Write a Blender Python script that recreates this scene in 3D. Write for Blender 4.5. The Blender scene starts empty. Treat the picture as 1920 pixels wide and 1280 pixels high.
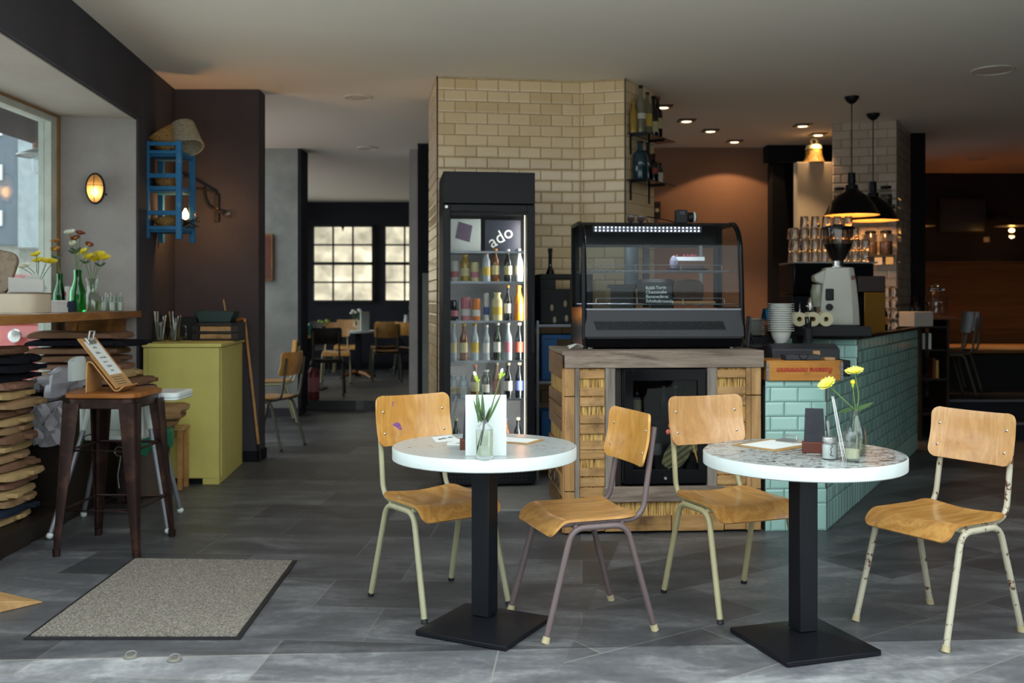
import bpy, math, random
from mathutils import Vector, Matrix
RN = random.Random(11)
SC = bpy.context.scene
COL = SC.collection
PI = math.pi
H, F, HY, CX = 1.34, 1867.0, 564.0, 960.0
CEIL = 3.11
ORD = ['first', 'second', 'third', 'fourth', 'fifth', 'sixth', 'seventh', 'eighth', 'ninth', 'tenth', 'eleventh', 'twelfth', 'thirteenth',
       'fourteenth', 'fifteenth', 'sixteenth', 'seventeenth', 'eighteenth', 'nineteenth', 'twentieth', 'twenty-first', 'twenty-second']
# ---- survey helpers: bearings read off the photograph turned into metres at a known distance
def X(px, D): return (px - CX) * D / F
def Z(py, D): return H + (HY - py) * D / F
def W(px, py, D): return Vector((X(px, D), D, Z(py, D)))
def FL(px, py, z=0.0):
    D = (H - z) * F / (py - HY)
    return Vector((X(px, D), D, z))

# ------------------------------------------------------------------ mesh builder
class MB:
    def __init__(s): s.v = []; s.f = []; s.m = []; s.u = []
    def add(s, vs, fs, m=0, uvs=None):
        b = len(s.v); s.v += [Vector(p) for p in vs]
        for i, f in enumerate(fs):
            s.f.append([b + k for k in f]); s.m.append(m); s.u.append(uvs[i] if uvs else None)
        return s
    def obox(s, c, d, rz=0, ry=0, rx=0, m=0):
        M = Matrix.Translation(c) @ Matrix.Rotation(rz, 4, 'Z') @ Matrix.Rotation(ry, 4, 'Y') @ Matrix.Rotation(rx, 4, 'X')
        x, y, z = d[0] / 2, d[1] / 2, d[2] / 2
        vs = [M @ Vector(p) for p in ((-x, -y, -z), (x, -y, -z), (x, y, -z), (-x, y, -z), (-x, -y, z), (x, -y, z), (x, y, z), (-x, y, z))]
        return s.add(vs, [(0, 3, 2, 1), (4, 5, 6, 7), (0, 1, 5, 4), (1, 2, 6, 5), (2, 3, 7, 6), (3, 0, 4, 7)], m)
    def box(s, x0, y0, z0, x1, y1, z1, m=0):
        return s.obox(((x0 + x1) / 2, (y0 + y1) / 2, (z0 + z1) / 2), (abs(x1 - x0), abs(y1 - y0), abs(z1 - z0)), m=m)
    def tube(s, pts, r, seg=10, m=0, caps=True):
        P = [Vector(p) for p in pts]; n = len(P)
        rs = r if isinstance(r, (list, tuple)) else [r] * n
        T = [(P[min(i + 1, n - 1)] - P[max(i - 1, 0)]).normalized() for i in range(n)]
        a = Vector((0, 0, 1)) if abs(T[0].z) < .9 else Vector((1, 0, 0))
        N = T[0].cross(a).normalized(); vs = []
        for i in range(n):
            if i: N = (N - T[i] * N.dot(T[i])).normalized()
            B = T[i].cross(N)
            for k in range(seg):
                t = 2 * PI * k / seg
                vs.append(P[i] + (N * math.cos(t) + B * math.sin(t)) * rs[i])
        fs = []
        for i in range(n - 1):
            for k in range(seg):
                k2 = (k + 1) % seg
                fs.append((i * seg + k, i * seg + k2, (i + 1) * seg + k2, (i + 1) * seg + k))
        if caps:
            fs.append(tuple(range(seg - 1, -1, -1))); fs.append(tuple((n - 1) * seg + k for k in range(seg)))
        return s.add(vs, fs, m)
    def lathe(s, prof, seg=24, c=(0, 0, 0), m=0, M=None):
        vs = []; fs = []; idx = []; c = Vector(c)
        for (r, z) in prof:
            if r < 1e-6: idx.append([len(vs)]); vs.append(Vector((0, 0, z)))
            else:
                idx.append(list(range(len(vs), len(vs) + seg)))
                for k in range(seg):
                    t = 2 * PI * k / seg; vs.append(Vector((r * math.cos(t), r * math.sin(t), z)))
        for a, b in zip(idx[:-1], idx[1:]):
            for k in range(seg):
                k2 = (k + 1) % seg
                if len(a) == 1 and len(b) == 1: break
                if len(a) == 1: fs.append((a[0], b[k2], b[k]))
                elif len(b) == 1: fs.append((a[k], a[k2], b[0]))
                else: fs.append((a[k], a[k2], b[k2], b[k]))
        if M: vs = [M @ v for v in vs]
        return s.add([v + c for v in vs], fs, m)
    def ball(s, c, r, sc=(1, 1, 1), seg=14, rings=8, m=0, M=None):
        prof = [(math.sin(PI * i / rings) * r, -math.cos(PI * i / rings) * r) for i in range(rings + 1)]
        prof[0] = (0, -r); prof[-1] = (0, r)
        S = Matrix.Diagonal((sc[0], sc[1], sc[2], 1))
        return s.lathe(prof, seg, c, m, (M @ S) if M else S)
    def prism(s, poly, z0, z1, m=0):
        n = len(poly)
        vs = [(p[0], p[1], z0) for p in poly] + [(p[0], p[1], z1) for p in poly]
        fs = [tuple(range(n - 1, -1, -1)), tuple(range(n, 2 * n))] + [(i, (i + 1) % n, n + (i + 1) % n, n + i) for i in range(n)]
        return s.add(vs, fs, m)
    def extr(s, poly, o, U, V, d, m=0):        # polygon in plane (U,V) at o pushed along d
        o, U, V, d = Vector(o), Vector(U), Vector(V), Vector(d); n = len(poly)
        a = [o + U * p[0] + V * p[1] for p in poly]
        vs = a + [p + d for p in a]
        fs = [tuple(range(n - 1, -1, -1)), tuple(range(n, 2 * n))] + [(i, (i + 1) % n, n + (i + 1) % n, n + i) for i in range(n)]
        return s.add(vs, fs, m)
    def sheet(s, g, th, m=0):                    # grid of points given thickness along its normals
        R, Cn = len(g), len(g[0]); g = [[Vector(p) for p in r] for r in g]; low = []
        for i in range(R):
            for j in range(Cn):
                a = g[min(i + 1, R - 1)][j] - g[max(i - 1, 0)][j]; b = g[i][min(j + 1, Cn - 1)] - g[i][max(j - 1, 0)]
                nn = a.cross(b)
                nn = nn.normalized() if nn.length > 1e-12 else Vector((0, 0, 1))
                low.append(g[i][j] - nn * th)
        vs = [p for r in g for p in r] + low; o = R * Cn; fs = []
        for i in range(R - 1):
            for j in range(Cn - 1):
                q = (i * Cn + j, (i + 1) * Cn + j, (i + 1) * Cn + j + 1, i * Cn + j + 1)
                fs.append(q); fs.append(tuple(o + k for k in reversed(q)))
        ring = [j for j in range(Cn)] + [i * Cn + Cn - 1 for i in range(1, R)] + [(R - 1) * Cn + j for j in range(Cn - 2, -1, -1)] + [i * Cn for i in range(R - 2, 0, -1)]
        for k in range(len(ring)):
            a, b = ring[k], ring[(k + 1) % len(ring)]
            fs.append((a, b, o + b, o + a))
        return s.add(vs, fs, m)
    def wall(s, p0, p1, z0, z1, m=0, u0=0.0):    # vertical quad with metre UVs
        L = math.hypot(p1[0] - p0[0], p1[1] - p0[1])
        return s.add([(p0[0], p0[1], z0), (p1[0], p1[1], z0), (p1[0], p1[1], z1), (p0[0], p0[1], z1)], [(0, 1, 2, 3)], m,
                     [((u0, z0), (u0 + L, z0), (u0 + L, z1), (u0, z1))])
    def xf(s, M):
        s.v = [M @ v for v in s.v]; return s

def tile_wall(mb, p0, p1, z0, z1, tw, th, u0=0.0, soldier=0.0):
    """bevelled tiles in running bond standing proud of a grout bed; slots 0-2 glaze tones, 3 grout"""
    L = math.hypot(p1[0] - p0[0], p1[1] - p0[1]); ux, uy = (p1[0] - p0[0]) / L, (p1[1] - p0[1]) / L; nx, ny = uy, -ux
    P = lambda u, z, n: (p0[0] + ux * u + nx * n, p0[1] + uy * u + ny * n, z)
    mb.add([P(0, z0, 0), P(L, z0, 0), P(L, z1, 0), P(0, z1, 0)], [(0, 1, 2, 3)], 3)
    j, dp, bv = .0016, .0065, .011
    def one(a, b, c, d):
        if b - a < .008 or d - c < .008: return
        k = min(bv, (b - a) * .3, (d - c) * .3); m = RN.choice((0, 0, 1, 2))
        vs = [P(a, c, .0005), P(b, c, .0005), P(b, d, .0005), P(a, d, .0005), P(a, c, .003), P(b, c, .003), P(b, d, .003), P(a, d, .003), P(a + k, c + k, dp), P(b - k, c + k, dp), P(b - k, d - k, dp), P(a + k, d - k, dp)]
        fs = [(8, 9, 10, 11)]
        for i in range(4): fs += [(i, (i + 1) % 4, 4 + (i + 1) % 4, 4 + i), (4 + i, 4 + (i + 1) % 4, 8 + (i + 1) % 4, 8 + i)]
        mb.add(vs, fs, m)
    zb = z0
    if soldier:
        n0 = -u0 % th
        u = n0 - th
        while u < L: one(max(0, u) + j, min(L, u + th) - j, z0 + j, z0 + soldier - j); u += th
        zb = z0 + soldier
    r = 0; z = zb
    while z < z1 - .004:
        u = -((u0 + (tw / 2 if r % 2 else 0)) % tw)
        while u < L: one(max(0, u) + j, min(L, u + tw) - j, z + j, min(z1, z + th) - j); u += tw
        z += th; r += 1
    return mb

def fillet(pts, rad, n=6):
    P = [Vector(p) for p in pts]; out = [P[0]]
    for i in range(1, len(P) - 1):
        a, b, c = P[i - 1], P[i], P[i + 1]
        d1 = (a - b); d2 = (c - b); r = min(rad, d1.length * .49, d2.length * .49)
        p, q = b + d1.normalized() * r, b + d2.normalized() * r
        for k in range(n + 1):
            t = k / n; out.append(p * (1 - t) ** 2 + b * 2 * t * (1 - t) + q * t * t)
    out.append(P[-1]); return out

def arc(c, r, a0, a1, n, ax='xz', off=0):
    o = []
    for i in range(n + 1):
        t = a0 + (a1 - a0) * i / n; p, q = r * math.cos(t), r * math.sin(t)
        o.append(Vector((c[0] + p, c[1] + off, c[2] + q)) if ax == 'xz' else (Vector((c[0] + p, c[1] + q, c[2])) if ax == 'xy' else Vector((c[0], c[1] + p, c[2] + q))))
    return o

def rrect(w, d, r, n=5):
    o = []
    for (cx, cy, a) in ((w / 2 - r, d / 2 - r, 0), (-w / 2 + r, d / 2 - r, PI / 2), (-w / 2 + r, -d / 2 + r, PI), (w / 2 - r, -d / 2 + r, 1.5 * PI)):
        for k in range(n + 1):
            t = a + PI / 2 * k / n; o.append((cx + r * math.cos(t), cy + r * math.sin(t)))
    return o

def mesh(name, mb, mats, parent=None, bevel=0, smooth=35, loc=None, rz=0):
    me = bpy.data.meshes.new(name)
    me.from_pydata([tuple(v) for v in mb.v], [], mb.f)
    if not isinstance(mats, (list, tuple)): mats = [mats]
    for m in mats: me.materials.append(m)
    if any(mb.m): me.polygons.foreach_set('material_index', mb.m)
    if any(u for u in mb.u):
        lay = me.uv_layers.new(name='UVMap')
        for p, u in zip(me.polygons, mb.u):
            if u:
                for li, c in zip(p.loop_indices, u): lay.data[li].uv = c
    me.update()
    if smooth:
        me.polygons.foreach_set('use_smooth', [True] * len(me.polygons))
        try: me.set_sharp_from_angle(angle=math.radians(smooth))
        except Exception: pass
    o = bpy.data.objects.new(name, me); COL.objects.link(o)
    if parent: o.parent = parent
    if loc is not None: o.location = loc
    if rz: o.rotation_euler = (0, 0, rz)
    if bevel:
        b = o.modifiers.new('b', 'BEVEL'); b.width = bevel; b.segments = 2; b.limit_method = 'ANGLE'; b.angle_limit = math.radians(40)
    return o

def tag(o, label, cat, group=None, kind=None):
    o['label'] = label; o['category'] = cat
    if group: o['group'] = group
    if kind: o['kind'] = kind
    return o
def thing(name, label, cat, loc=(0, 0, 0), rz=0, group=None):
    o = bpy.data.objects.new(name, None); COL.objects.link(o); o.empty_display_size = .05
    o.location = loc; o.rotation_euler = (0, 0, rz)
    return tag(o, label, cat, group)
def struct(name, mb, mats, **k):
    o = mesh(name, mb, mats, **k)
    if not k.get('parent'): o['kind'] = 'structure'
    return o
def dup(root, loc, rz=None, label=None, scale=None, group=None):
    r = root.copy(); COL.objects.link(r); r.location = loc
    if rz is not None: r.rotation_euler = (root.rotation_euler[0], root.rotation_euler[1], rz)
    if label: r['label'] = label
    if group: r['group'] = group
    if scale: r.scale = scale
    for ch in list(root.children):
        c = ch.copy(); COL.objects.link(c); c.parent = r
        for g in list(ch.children):
            d = g.copy(); COL.objects.link(d); d.parent = c
    return r
def text(s, size, mat, name, parent, M, ext=.0004, shear=0, align='CENTER', sx=1, bold=0):
    cu = bpy.data.curves.new(name, 'FONT'); cu.body = s; cu.size = size; cu.extrude = ext; cu.align_x = align; cu.shear = shear; cu.offset = bold; cu.resolution_u = 3
    t = bpy.data.objects.new(name, cu); COL.objects.link(t)
    dg = bpy.context.evaluated_depsgraph_get()
    me = bpy.data.meshes.new_from_object(t.evaluated_get(dg))
    bpy.data.objects.remove(t); bpy.data.curves.remove(cu)
    if sx != 1:
        for v in me.vertices: v.co.x *= sx
    me.transform(M); me.materials.clear(); me.materials.append(mat)
    o = bpy.data.objects.new(name, me); COL.objects.link(o)
    if parent: o.parent = parent
    return o
def frame(o, U, V):                              # text frame: U reading direction, V up
    U = Vector(U).normalized(); V = Vector(V).normalized(); N = U.cross(V)
    M = Matrix((U, V, N)).transposed().to_4x4(); M.translation = Vector(o); return M

# ------------------------------------------------------------------ materials
def srgb(h):
    if isinstance(h, str):
        c = [int(h[i:i + 2], 16) / 255 for i in (0, 2, 4)]
        return tuple(((x / 12.92) if x <= .04045 else ((x + .055) / 1.055) ** 2.4) for x in c)
    return tuple(h)
class NT:
    def __init__(s, name):
        s.mat = bpy.data.materials.new(name); s.mat.use_nodes = True; s.t = s.mat.node_tree
        s.t.nodes.clear(); s.out = s.n('ShaderNodeOutputMaterial')
    def n(s, ty, **k):
        nd = s.t.nodes.new(ty)
        for a, v in k.items():
            if a.startswith('i_'):
                nd.inputs[int(a[2:]) if a[2:].isdigit() else a[2:].replace('_', ' ')].default_value = v
            else: setattr(nd, a, v)
        return nd
    def l(s, a, b): s.t.links.new(a, b)
    def coord(s, scale=(1, 1, 1), kind='Object', rot=(0, 0, 0), loc=(0, 0, 0)):
        tc = s.n('ShaderNodeTexCoord'); mp = s.n('ShaderNodeMapping')
        mp.inputs['Scale'].default_value = scale; mp.inputs['Rotation'].default_value = rot; mp.inputs['Location'].default_value = loc
        s.l(tc.outputs[kind], mp.inputs[0]); return mp.outputs[0]
    def noise(s, vec, scale, detail=4, rough=.55, dist=0):
        n = s.n('ShaderNodeTexNoise'); n.inputs['Scale'].default_value = scale; n.inputs['Detail'].default_value = detail
        n.inputs['Roughness'].default_value = rough; n.inputs['Distortion'].default_value = dist
        s.l(vec, n.inputs['Vector']); return n.outputs['Fac']
    def ramp(s, fac, stops, interp='LINEAR'):
        r = s.n('ShaderNodeValToRGB'); r.color_ramp.interpolation = interp
        while len(r.color_ramp.elements) < len(stops): r.color_ramp.elements.new(.5)
        for e, (p, c) in zip(r.color_ramp.elements, stops):
            e.position = p; c = srgb(c); e.color = (c[0], c[1], c[2], 1)
        s.l(fac, r.inputs[0]); return r.outputs[0]
    def mix(s, fac, a, b, mode='MIX'):
        m = s.n('ShaderNodeMix', data_type='RGBA', blend_type=mode)
        for v, i in ((fac, 0), (a, 6), (b, 7)):
            if isinstance(v, bpy.types.NodeSocket): s.l(v, m.inputs[i])
            elif i == 0: m.inputs[0].default_value = v
            else: c = srgb(v); m.inputs[i].default_value = (c[0], c[1], c[2], 1)
        return m.outputs[2]
    def math(s, op, a, b=0.0):
        m = s.n('ShaderNodeMath', operation=op)
        for v, i in ((a, 0), (b, 1)):
            if isinstance(v, bpy.types.NodeSocket): s.l(v, m.inputs[i])
            else: m.inputs[i].default_value = v
        return m.outputs[0]
    def pbr(s, col, rough=.5, metal=0, bump=None, bstr=.3, bdist=.01, spec=.5, trans=0, emit=None, estr=0, sheen=0, alpha=1, coat=0):
        b = s.n('ShaderNodeBsdfPrincipled'); s.b = b
        def put(k, v):
            if isinstance(v, bpy.types.NodeSocket): s.l(v, b.inputs[k])
            elif isinstance(v, (str, tuple, list)): c = srgb(v); b.inputs[k].default_value = (c[0], c[1], c[2], 1)
            else: b.inputs[k].default_value = v
        put('Base Color', col); put('Roughness', rough); put('Metallic', metal); put('Specular IOR Level', spec)
        put('Transmission Weight', trans); put('Alpha', alpha); put('Coat Weight', coat)
        if emit is not None: put('Emission Color', emit); put('Emission Strength', estr)
        if bump is not None:
            bn = s.n('ShaderNodeBump'); bn.inputs['Strength'].default_value = bstr; bn.inputs['Distance'].default_value = bdist
            s.l(bump, bn.inputs['Height']); s.l(bn.outputs[0], b.inputs['Normal'])
        s.l(b.outputs[0], s.out.inputs[0]); return s.mat
MC = {}
def plain(name, col, rough=.5, metal=0, var=.12, vs=9, bs=0, bscale=60, **k):
    if name in MC: return MC[name]
    t = NT(name); c = srgb(col); v = t.coord()
    f = t.noise(v, vs, 5)
    colr = t.ramp(f, [(.3, tuple(x * (1 - var) for x in c)), (.7, tuple(min(1, x * (1 + var)) for x in c))])
    bump = t.noise(v, bscale, 5) if bs else None
    MC[name] = t.pbr(colr, rough, metal, bump, bs, .004, **k); return MC[name]
def wood(name, stops, axis='x', sc=9, stretch=.09, rough=.45, dist=1.2, bs=.15, spec=.4, coat=0, dirt=None):
    if name in MC: return MC[name]
    t = NT(name); S = {'x': (stretch, 1, 1), 'y': (1, stretch, 1), 'z': (1, 1, stretch)}[axis]
    v = t.coord(S); a = t.noise(v, sc, 7, .6, dist); b = t.noise(v, sc * 7, 3, .6, .3)
    f = t.math('ADD', t.math('MULTIPLY', a, .75), t.math('MULTIPLY', b, .25))
    c = t.ramp(f, stops)
    if dirt:
        d = t.noise(t.coord(), 3.5, 6, .65)
        c = t.mix(t.ramp(d, [(.52, (0, 0, 0)), (.72, (dirt[1],) * 3)]), c, dirt[0])
    MC[name] = t.pbr(c, rough, 0, b, bs, .002, spec=spec, coat=coat); return MC[name]
def glow(name, col, st):
    if name in MC: return MC[name]
    t = NT(name); e = t.n('ShaderNodeEmission'); c = srgb(col); e.inputs[0].default_value = (*c, 1); e.inputs[1].default_value = st
    t.l(e.outputs[0], t.out.inputs[0]); MC[name] = t.mat; return t.mat
def pane(name, tint=(1, 1, 1), refl=1.0, rough=.0, dirt=0):      # thin sheet of glass: lets light through, mirrors at its Fresnel share
    if name in MC: return MC[name]
    t = NT(name); tr = t.n('ShaderNodeBsdfTransparent'); tr.inputs[0].default_value = (*srgb(tint), 1)
    g = t.n('ShaderNodeBsdfGlossy'); g.inputs['Roughness'].default_value = rough
    ge = t.n('ShaderNodeNewGeometry'); dt = t.n('ShaderNodeVectorMath', operation='DOT_PRODUCT'); t.l(ge.outputs['Incoming'], dt.inputs[0]); t.l(ge.outputs['Normal'], dt.inputs[1])
    sch = t.math('POWER', t.math('SUBTRACT', 1.0, t.math('ABSOLUTE', dt.outputs['Value'])), 5.0)
    f = t.math('MINIMUM', t.math('ADD', t.math('MULTIPLY', sch, .93 * refl), .045 * refl), 1.0)
    mx = t.n('ShaderNodeMixShader'); t.l(f, mx.inputs[0]); t.l(tr.outputs[0], mx.inputs[1]); t.l(g.outputs[0], mx.inputs[2])
    last = mx
    if dirt:
        d = t.n('ShaderNodeBsdfDiffuse'); d.inputs[0].default_value = (.7, .75, .75, 1)
        nz = t.noise(t.coord(), 4, 6, .7)
        m2 = t.n('ShaderNodeMixShader'); t.l(t.ramp(nz, [(.45, (0, 0, 0)), (.8, (dirt,) * 3)]), m2.inputs[0])
        t.l(mx.outputs[0], m2.inputs[1]); t.l(d.outputs[0], m2.inputs[2]); last = m2
    t.l(last.outputs[0], t.out.inputs[0]); MC[name] = t.mat; return t.mat
def glass(name, tint=(1, 1, 1), rough=.02, ior=1.45):
    if name in MC: return MC[name]
    t = NT(name); MC[name] = t.pbr(tint, rough, 0, trans=1.0); t.b.inputs['IOR'].default_value = ior; return MC[name]
def tiles(name, c1, c2, grout, rough=.16):
    a, b = srgb(c1), srgb(c2)
    return [plain(name + t, tuple(x + (y - x) * k for x, y in zip(a, b)), rough, var=.03, vs=5) for t, k in (('', 0), ('_tone', .5), ('_dark_tone', 1))] + [plain(name + '_grout', grout, .9)]
def tiles_old(name, c1, c2, grout, tw, th, rough=.18, spec=.5, tone=.0):
    if name in MC: return MC[name]
    t = NT(name); tc = t.n('ShaderNodeTexCoord')
    def br(ms, smooth):
        b = t.n('ShaderNodeTexBrick'); b.offset = .5; b.squash = 1
        b.inputs['Scale'].default_value = 1; b.inputs['Brick Width'].default_value = tw; b.inputs['Row Height'].default_value = th
        b.inputs['Mortar Size'].default_value = ms; b.inputs['Mortar Smooth'].default_value = smooth; b.inputs['Bias'].default_value = 0
        t.l(tc.outputs['UV'], b.inputs['Vector']); return b
    a = br(.0022, .1); a.inputs[1].default_value = (*srgb(c1), 1); a.inputs[2].default_value = (*srgb(c2), 1); a.inputs[3].default_value = (*srgb(grout), 1)
    h = br(.013, 1.0)
    hh = t.math('SUBTRACT', 1.0, h.outputs['Fac'])
    r = t.math('ADD', t.math('MULTIPLY', a.outputs['Fac'], .6), rough)
    MC[name] = t.pbr(a.outputs['Color'], r, 0, hh, 1.0, .008, spec=spec); return MC[name]
# ------------------------------------------------------------------ palette
def plaster(name, c1, c2, sc=2.2, rough=.85, bs=.25):
    t = NT(name); v = t.coord(); a = t.noise(v, sc, 8, .65); b = t.noise(v, 45, 4, .6)
    c = t.ramp(a, [(.3, c1), (.7, c2)]); return t.pbr(c, rough, 0, b, bs, .004, spec=.25)
P_PIER = plaster('plaster_umber_grey', '3c3a3f', '48444a')
P_REVEAL = plaster('plaster_mid_grey', '958f8c', 'a8a19d', 3.5)
P_BEAM = plaster('plaster_slate', '3a393e', '434046')
P_LIGHT = plaster('plaster_pale_grey', '7a7c7a', '94958f', 3)
P_NAVY = plaster('plaster_blue_black', '22242b', '2a2c33')
P_CEIL = plaster('ceiling_paint', 'f0e8dc', 'f4ece0', .6, .9, .06)
P_BAR = plaster('plaster_warm_clay', '91705e', '9b7966')
P_BLACK = plaster('paint_black', '111216', '17181c')
P_WHITEWALL = plaster('paint_cream_white', 'b5ada0', 'c0b8aa')
T_CREAM = tiles('cream_metro_tile', 'e8cda4', 'dcbf94', '4a4038')
T_PILLAR = tiles('warm_grey_metro_tile', 'c4b2a1', 'b8a695', '544840')
T_MINT = tiles('mint_metro_tile', 'a6cec4', '9bc4b9', '4d5350', .1)

def floor_mat():
    t = NT('slate_floor_tile')
    def br(rot, tw, th, ms, off, loc=(0, 0, 0)):
        b = t.n('ShaderNodeTexBrick'); b.offset = off
        for k, v in (('Scale', 1), ('Brick Width', tw), ('Row Height', th), ('Mortar Size', ms), ('Mortar Smooth', .1), ('Bias', 0)): b.inputs[k].default_value = v
        b.inputs[1].default_value = (0, 0, 0, 1); b.inputs[2].default_value = (1, 1, 1, 1); b.inputs[3].default_value = (.5, .5, .5, 1)
        t.l(t.coord(rot=(0, 0, rot), loc=loc), b.inputs['Vector']); return b
    A = br(math.radians(4), .86, .43, .0035, .37); B = br(math.radians(-34), .9, .45, .0035, .42, (.3, .2, 0))
    sep = t.n('ShaderNodeSeparateXYZ'); t.l(t.coord(), sep.inputs[0])
    # the newer field of tile, laid on the skew, begins right of a line by the first table
    d = t.math('ADD', sep.outputs[0], t.math('MULTIPLY', sep.outputs[1], -.22))
    msk = t.math('MULTIPLY', t.math('GREATER_THAN', d, -.62), t.math('LESS_THAN', sep.outputs[1], 8.0))
    bc = t.mix(msk, A.outputs['Color'], B.outputs['Color'])
    mf = t.n('ShaderNodeMix'); t.l(msk, mf.inputs[0]); t.l(A.outputs['Fac'], mf.inputs[2]); t.l(B.outputs['Fac'], mf.inputs[3]); mort = mf.outputs[0]
    v = t.coord((1, 2.6, 1), rot=(0, 0, .1)); n1 = t.noise(v, 1.7, 9, .68, .6); n2 = t.noise(t.coord(), 26, 5, .6)
    base = t.ramp(t.math('ADD', t.math('MULTIPLY', n1, .8), t.math('MULTIPLY', n2, .2)), [(.28, '2a2b2f'), (.5, '494a4d'), (.72, '747476')])
    tone = t.ramp(bc, [(0, (.55, .55, .56)), (1, (1.5, 1.49, 1.47))])
    c = t.mix(1.0, base, tone, 'MULTIPLY')
    out = t.math('LESS_THAN', t.math('ADD', sep.outputs[1], t.math('MULTIPLY', sep.outputs[0], -.06)), 3.83)     # paler paving outside the threshold joint, lifted further to stand for front daylight
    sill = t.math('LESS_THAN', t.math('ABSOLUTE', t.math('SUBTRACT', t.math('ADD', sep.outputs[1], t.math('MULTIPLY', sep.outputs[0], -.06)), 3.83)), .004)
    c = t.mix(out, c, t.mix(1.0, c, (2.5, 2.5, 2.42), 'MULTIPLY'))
    sill = t.math('MULTIPLY', sill, t.math('LESS_THAN', sep.outputs[0], -.75))
    c = t.mix(t.math('MAXIMUM', t.math('MULTIPLY', mort, t.math('ADD', .28, t.math('MULTIPLY', out, .5))), sill), c, '8d8a82')
    h = t.math('ADD', t.math('MULTIPLY', n2, .4), t.math('MULTIPLY', mort, -.6))
    return t.pbr(c, t.math('ADD', t.math('MULTIPLY', n1, .25), .33), 0, h, .22, .004, spec=.45)
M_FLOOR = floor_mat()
M_STONE = plain('pale_stone', '8b8a86', .6, var=.1)

PLY = [(.25, 'a5692c'), (.5, 'bd8140'), (.75, 'cf9a58')]
def ply(name, stops, axis):
    t = NT(name); S = (1, 1, .16) if axis == 'z' else (1, .16, 1)
    v = t.coord(S); warp = t.noise(v, 5.5, 3, .5, 1.0)
    w = t.math('SINE', t.math('MULTIPLY', warp, 46)); fine = t.noise(v, 95, 3, .6)
    f = t.math('ADD', t.math('ADD', t.math('MULTIPLY', w, .10), t.math('MULTIPLY', fine, .5)), .25)
    c = t.ramp(f, stops)
    d = t.noise(t.coord(), 7, 6, .7); c = t.mix(t.ramp(d, [(.55, (0, 0, 0)), (.8, (.45, .45, .45))]), c, '7a4a20')
    return t.pbr(c, .3, 0, fine, .06, .001, spec=.5, coat=.25)
PLY_BACK = ply('golden_plywood', [(.25, 'b37a34'), (.5, 'c68f46'), (.75, 'd3a258')], 'z')
PLY_BACK2 = ply('pale_birch_plywood', [(.25, 'b3814c'), (.5, 'c69560'), (.75, 'd3a775')], 'z')
PLY_SEAT = ply('worn_plywood_seat', [(.25, 'a06d34'), (.5, 'be8947'), (.75, 'd3a35e')], 'y')
def chipped(name, col, chip, lo, hi, sc=30, rough=.35, metal=0):
    t = NT(name); v = t.coord(); n = t.noise(v, sc, 6, .7); m = t.ramp(n, [(lo, (0, 0, 0)), (hi, (1, 1, 1))])
    c2 = t.ramp(t.noise(v, 6, 3), [(.3, tuple(x * .9 for x in srgb(col))), (.7, col)])
    return t.pbr(t.mix(m, c2, chip), rough, metal, m, -.2, .002)
MT_SAGE = chipped('sage_enamel', 'a9a585', '5b5346', .70, .74)
MT_SAGE2 = chipped('pale_olive_enamel', 'b3aa82', '6b5f4a', .76, .8)
MT_BROWN = chipped('mauve_brown_enamel', '6a5a5a', '8a7d78', .70, .8, 40)
MT_WHITE = chipped('chipped_white_enamel', 'bdb69f', '5a3527', .575, .60, 26)
MT_DARKLEG = plain('dark_olive_metal', '4b473a', .4)
M_CAP = plain('cream_rubber', 'b7aa84', .6)
M_CAPB = plain('black_rubber', '17171a', .6)
M_CHROME = plain('chrome', 'c8c8c6', .18, 1.0, var=.03)
M_STEEL = plain('brushed_steel', 'b0b0ae', .32, .75, var=.06)
M_ALU = plain('grey_powder_metal', '85888e', .42, .6, var=.05)
M_BLK = plain('black_powder_coat', '121318', .42, var=.12, bs=.08, bscale=220, spec=.22)
M_BLKGLOSS = plain('gloss_black', '0a0b0e', .2, var=.1, spec=.16)
M_BLKMAT = plain('matt_black', '141518', .75, var=.1)
M_DKGREY = plain('dark_grey_plastic', '2a2b31', .5)
M_WHITE = plain('white_paint', 'd5dedb', .4, var=.03)
M_PAPER = plain('white_paper', 'dadcd8', .75, var=.03)
M_PAPERG = plain('grey_white_paper', 'b4b2ac', .8, var=.05)
M_KRAFT = plain('kraft_card', 'b08a5c', .8, var=.06)
M_MASONITE = plain('clipboard_hardboard', 'a5814f', .6, var=.08)
M_INK = plain('ink', '1c1c20', .8)
M_INKR = plain('red_stencil_ink', 'ab3222', .8, var=.15, vs=60)
M_CHALK = plain('chalk', 'c9ccc8', .9)
M_SLATE = plain('slate_board', '23242c', .8, var=.35, vs=18)
M_REDWOOD = plain('red_stained_wood', '5c2a1c', .5, var=.2)
M_GLASS = glass('clear_glass', (.97, .99, .98))
M_WATER = glass('water', (.86, .90, .72), .01, 1.33)
M_GREENG = glass('green_bottle_glass', (.04, .42, .10), .03)
M_PANE = pane('window_pane', (.95, .98, .98), 1.0, .0, .16)
M_PANEC = pane('cabinet_pane', (.95, .97, .97), .42)
M_PANECASE = pane('case_pane', (.86, .89, .90), .22)
M_PANED = pane('tinted_pane', (.55, .57, .58), .2)
M_STEM = plain('green_stem', '55713a', .6, var=.2)
M_LEAF = plain('leaf_green', '3f5c2c', .55, var=.25)
M_LEAFD = plain('dark_leaf', '26391f', .55, var=.25)
M_YELLOW = plain('yellow_petal', 'e0cc2a', .6, var=.1)
M_LEMON = plain('lemon_petal', 'e6e06a', .6, var=.1)
M_WPETAL = plain('white_petal', 'dfe2d4', .6, var=.05)
M_RUST = plain('rust_petal', '7c3826', .6, var=.2)
M_ORPETAL = plain('orange_petal', 'b8792e', .6, var=.2)
M_BUDG = plain('bud_green', '9bb43a', .5, var=.2)
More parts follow.
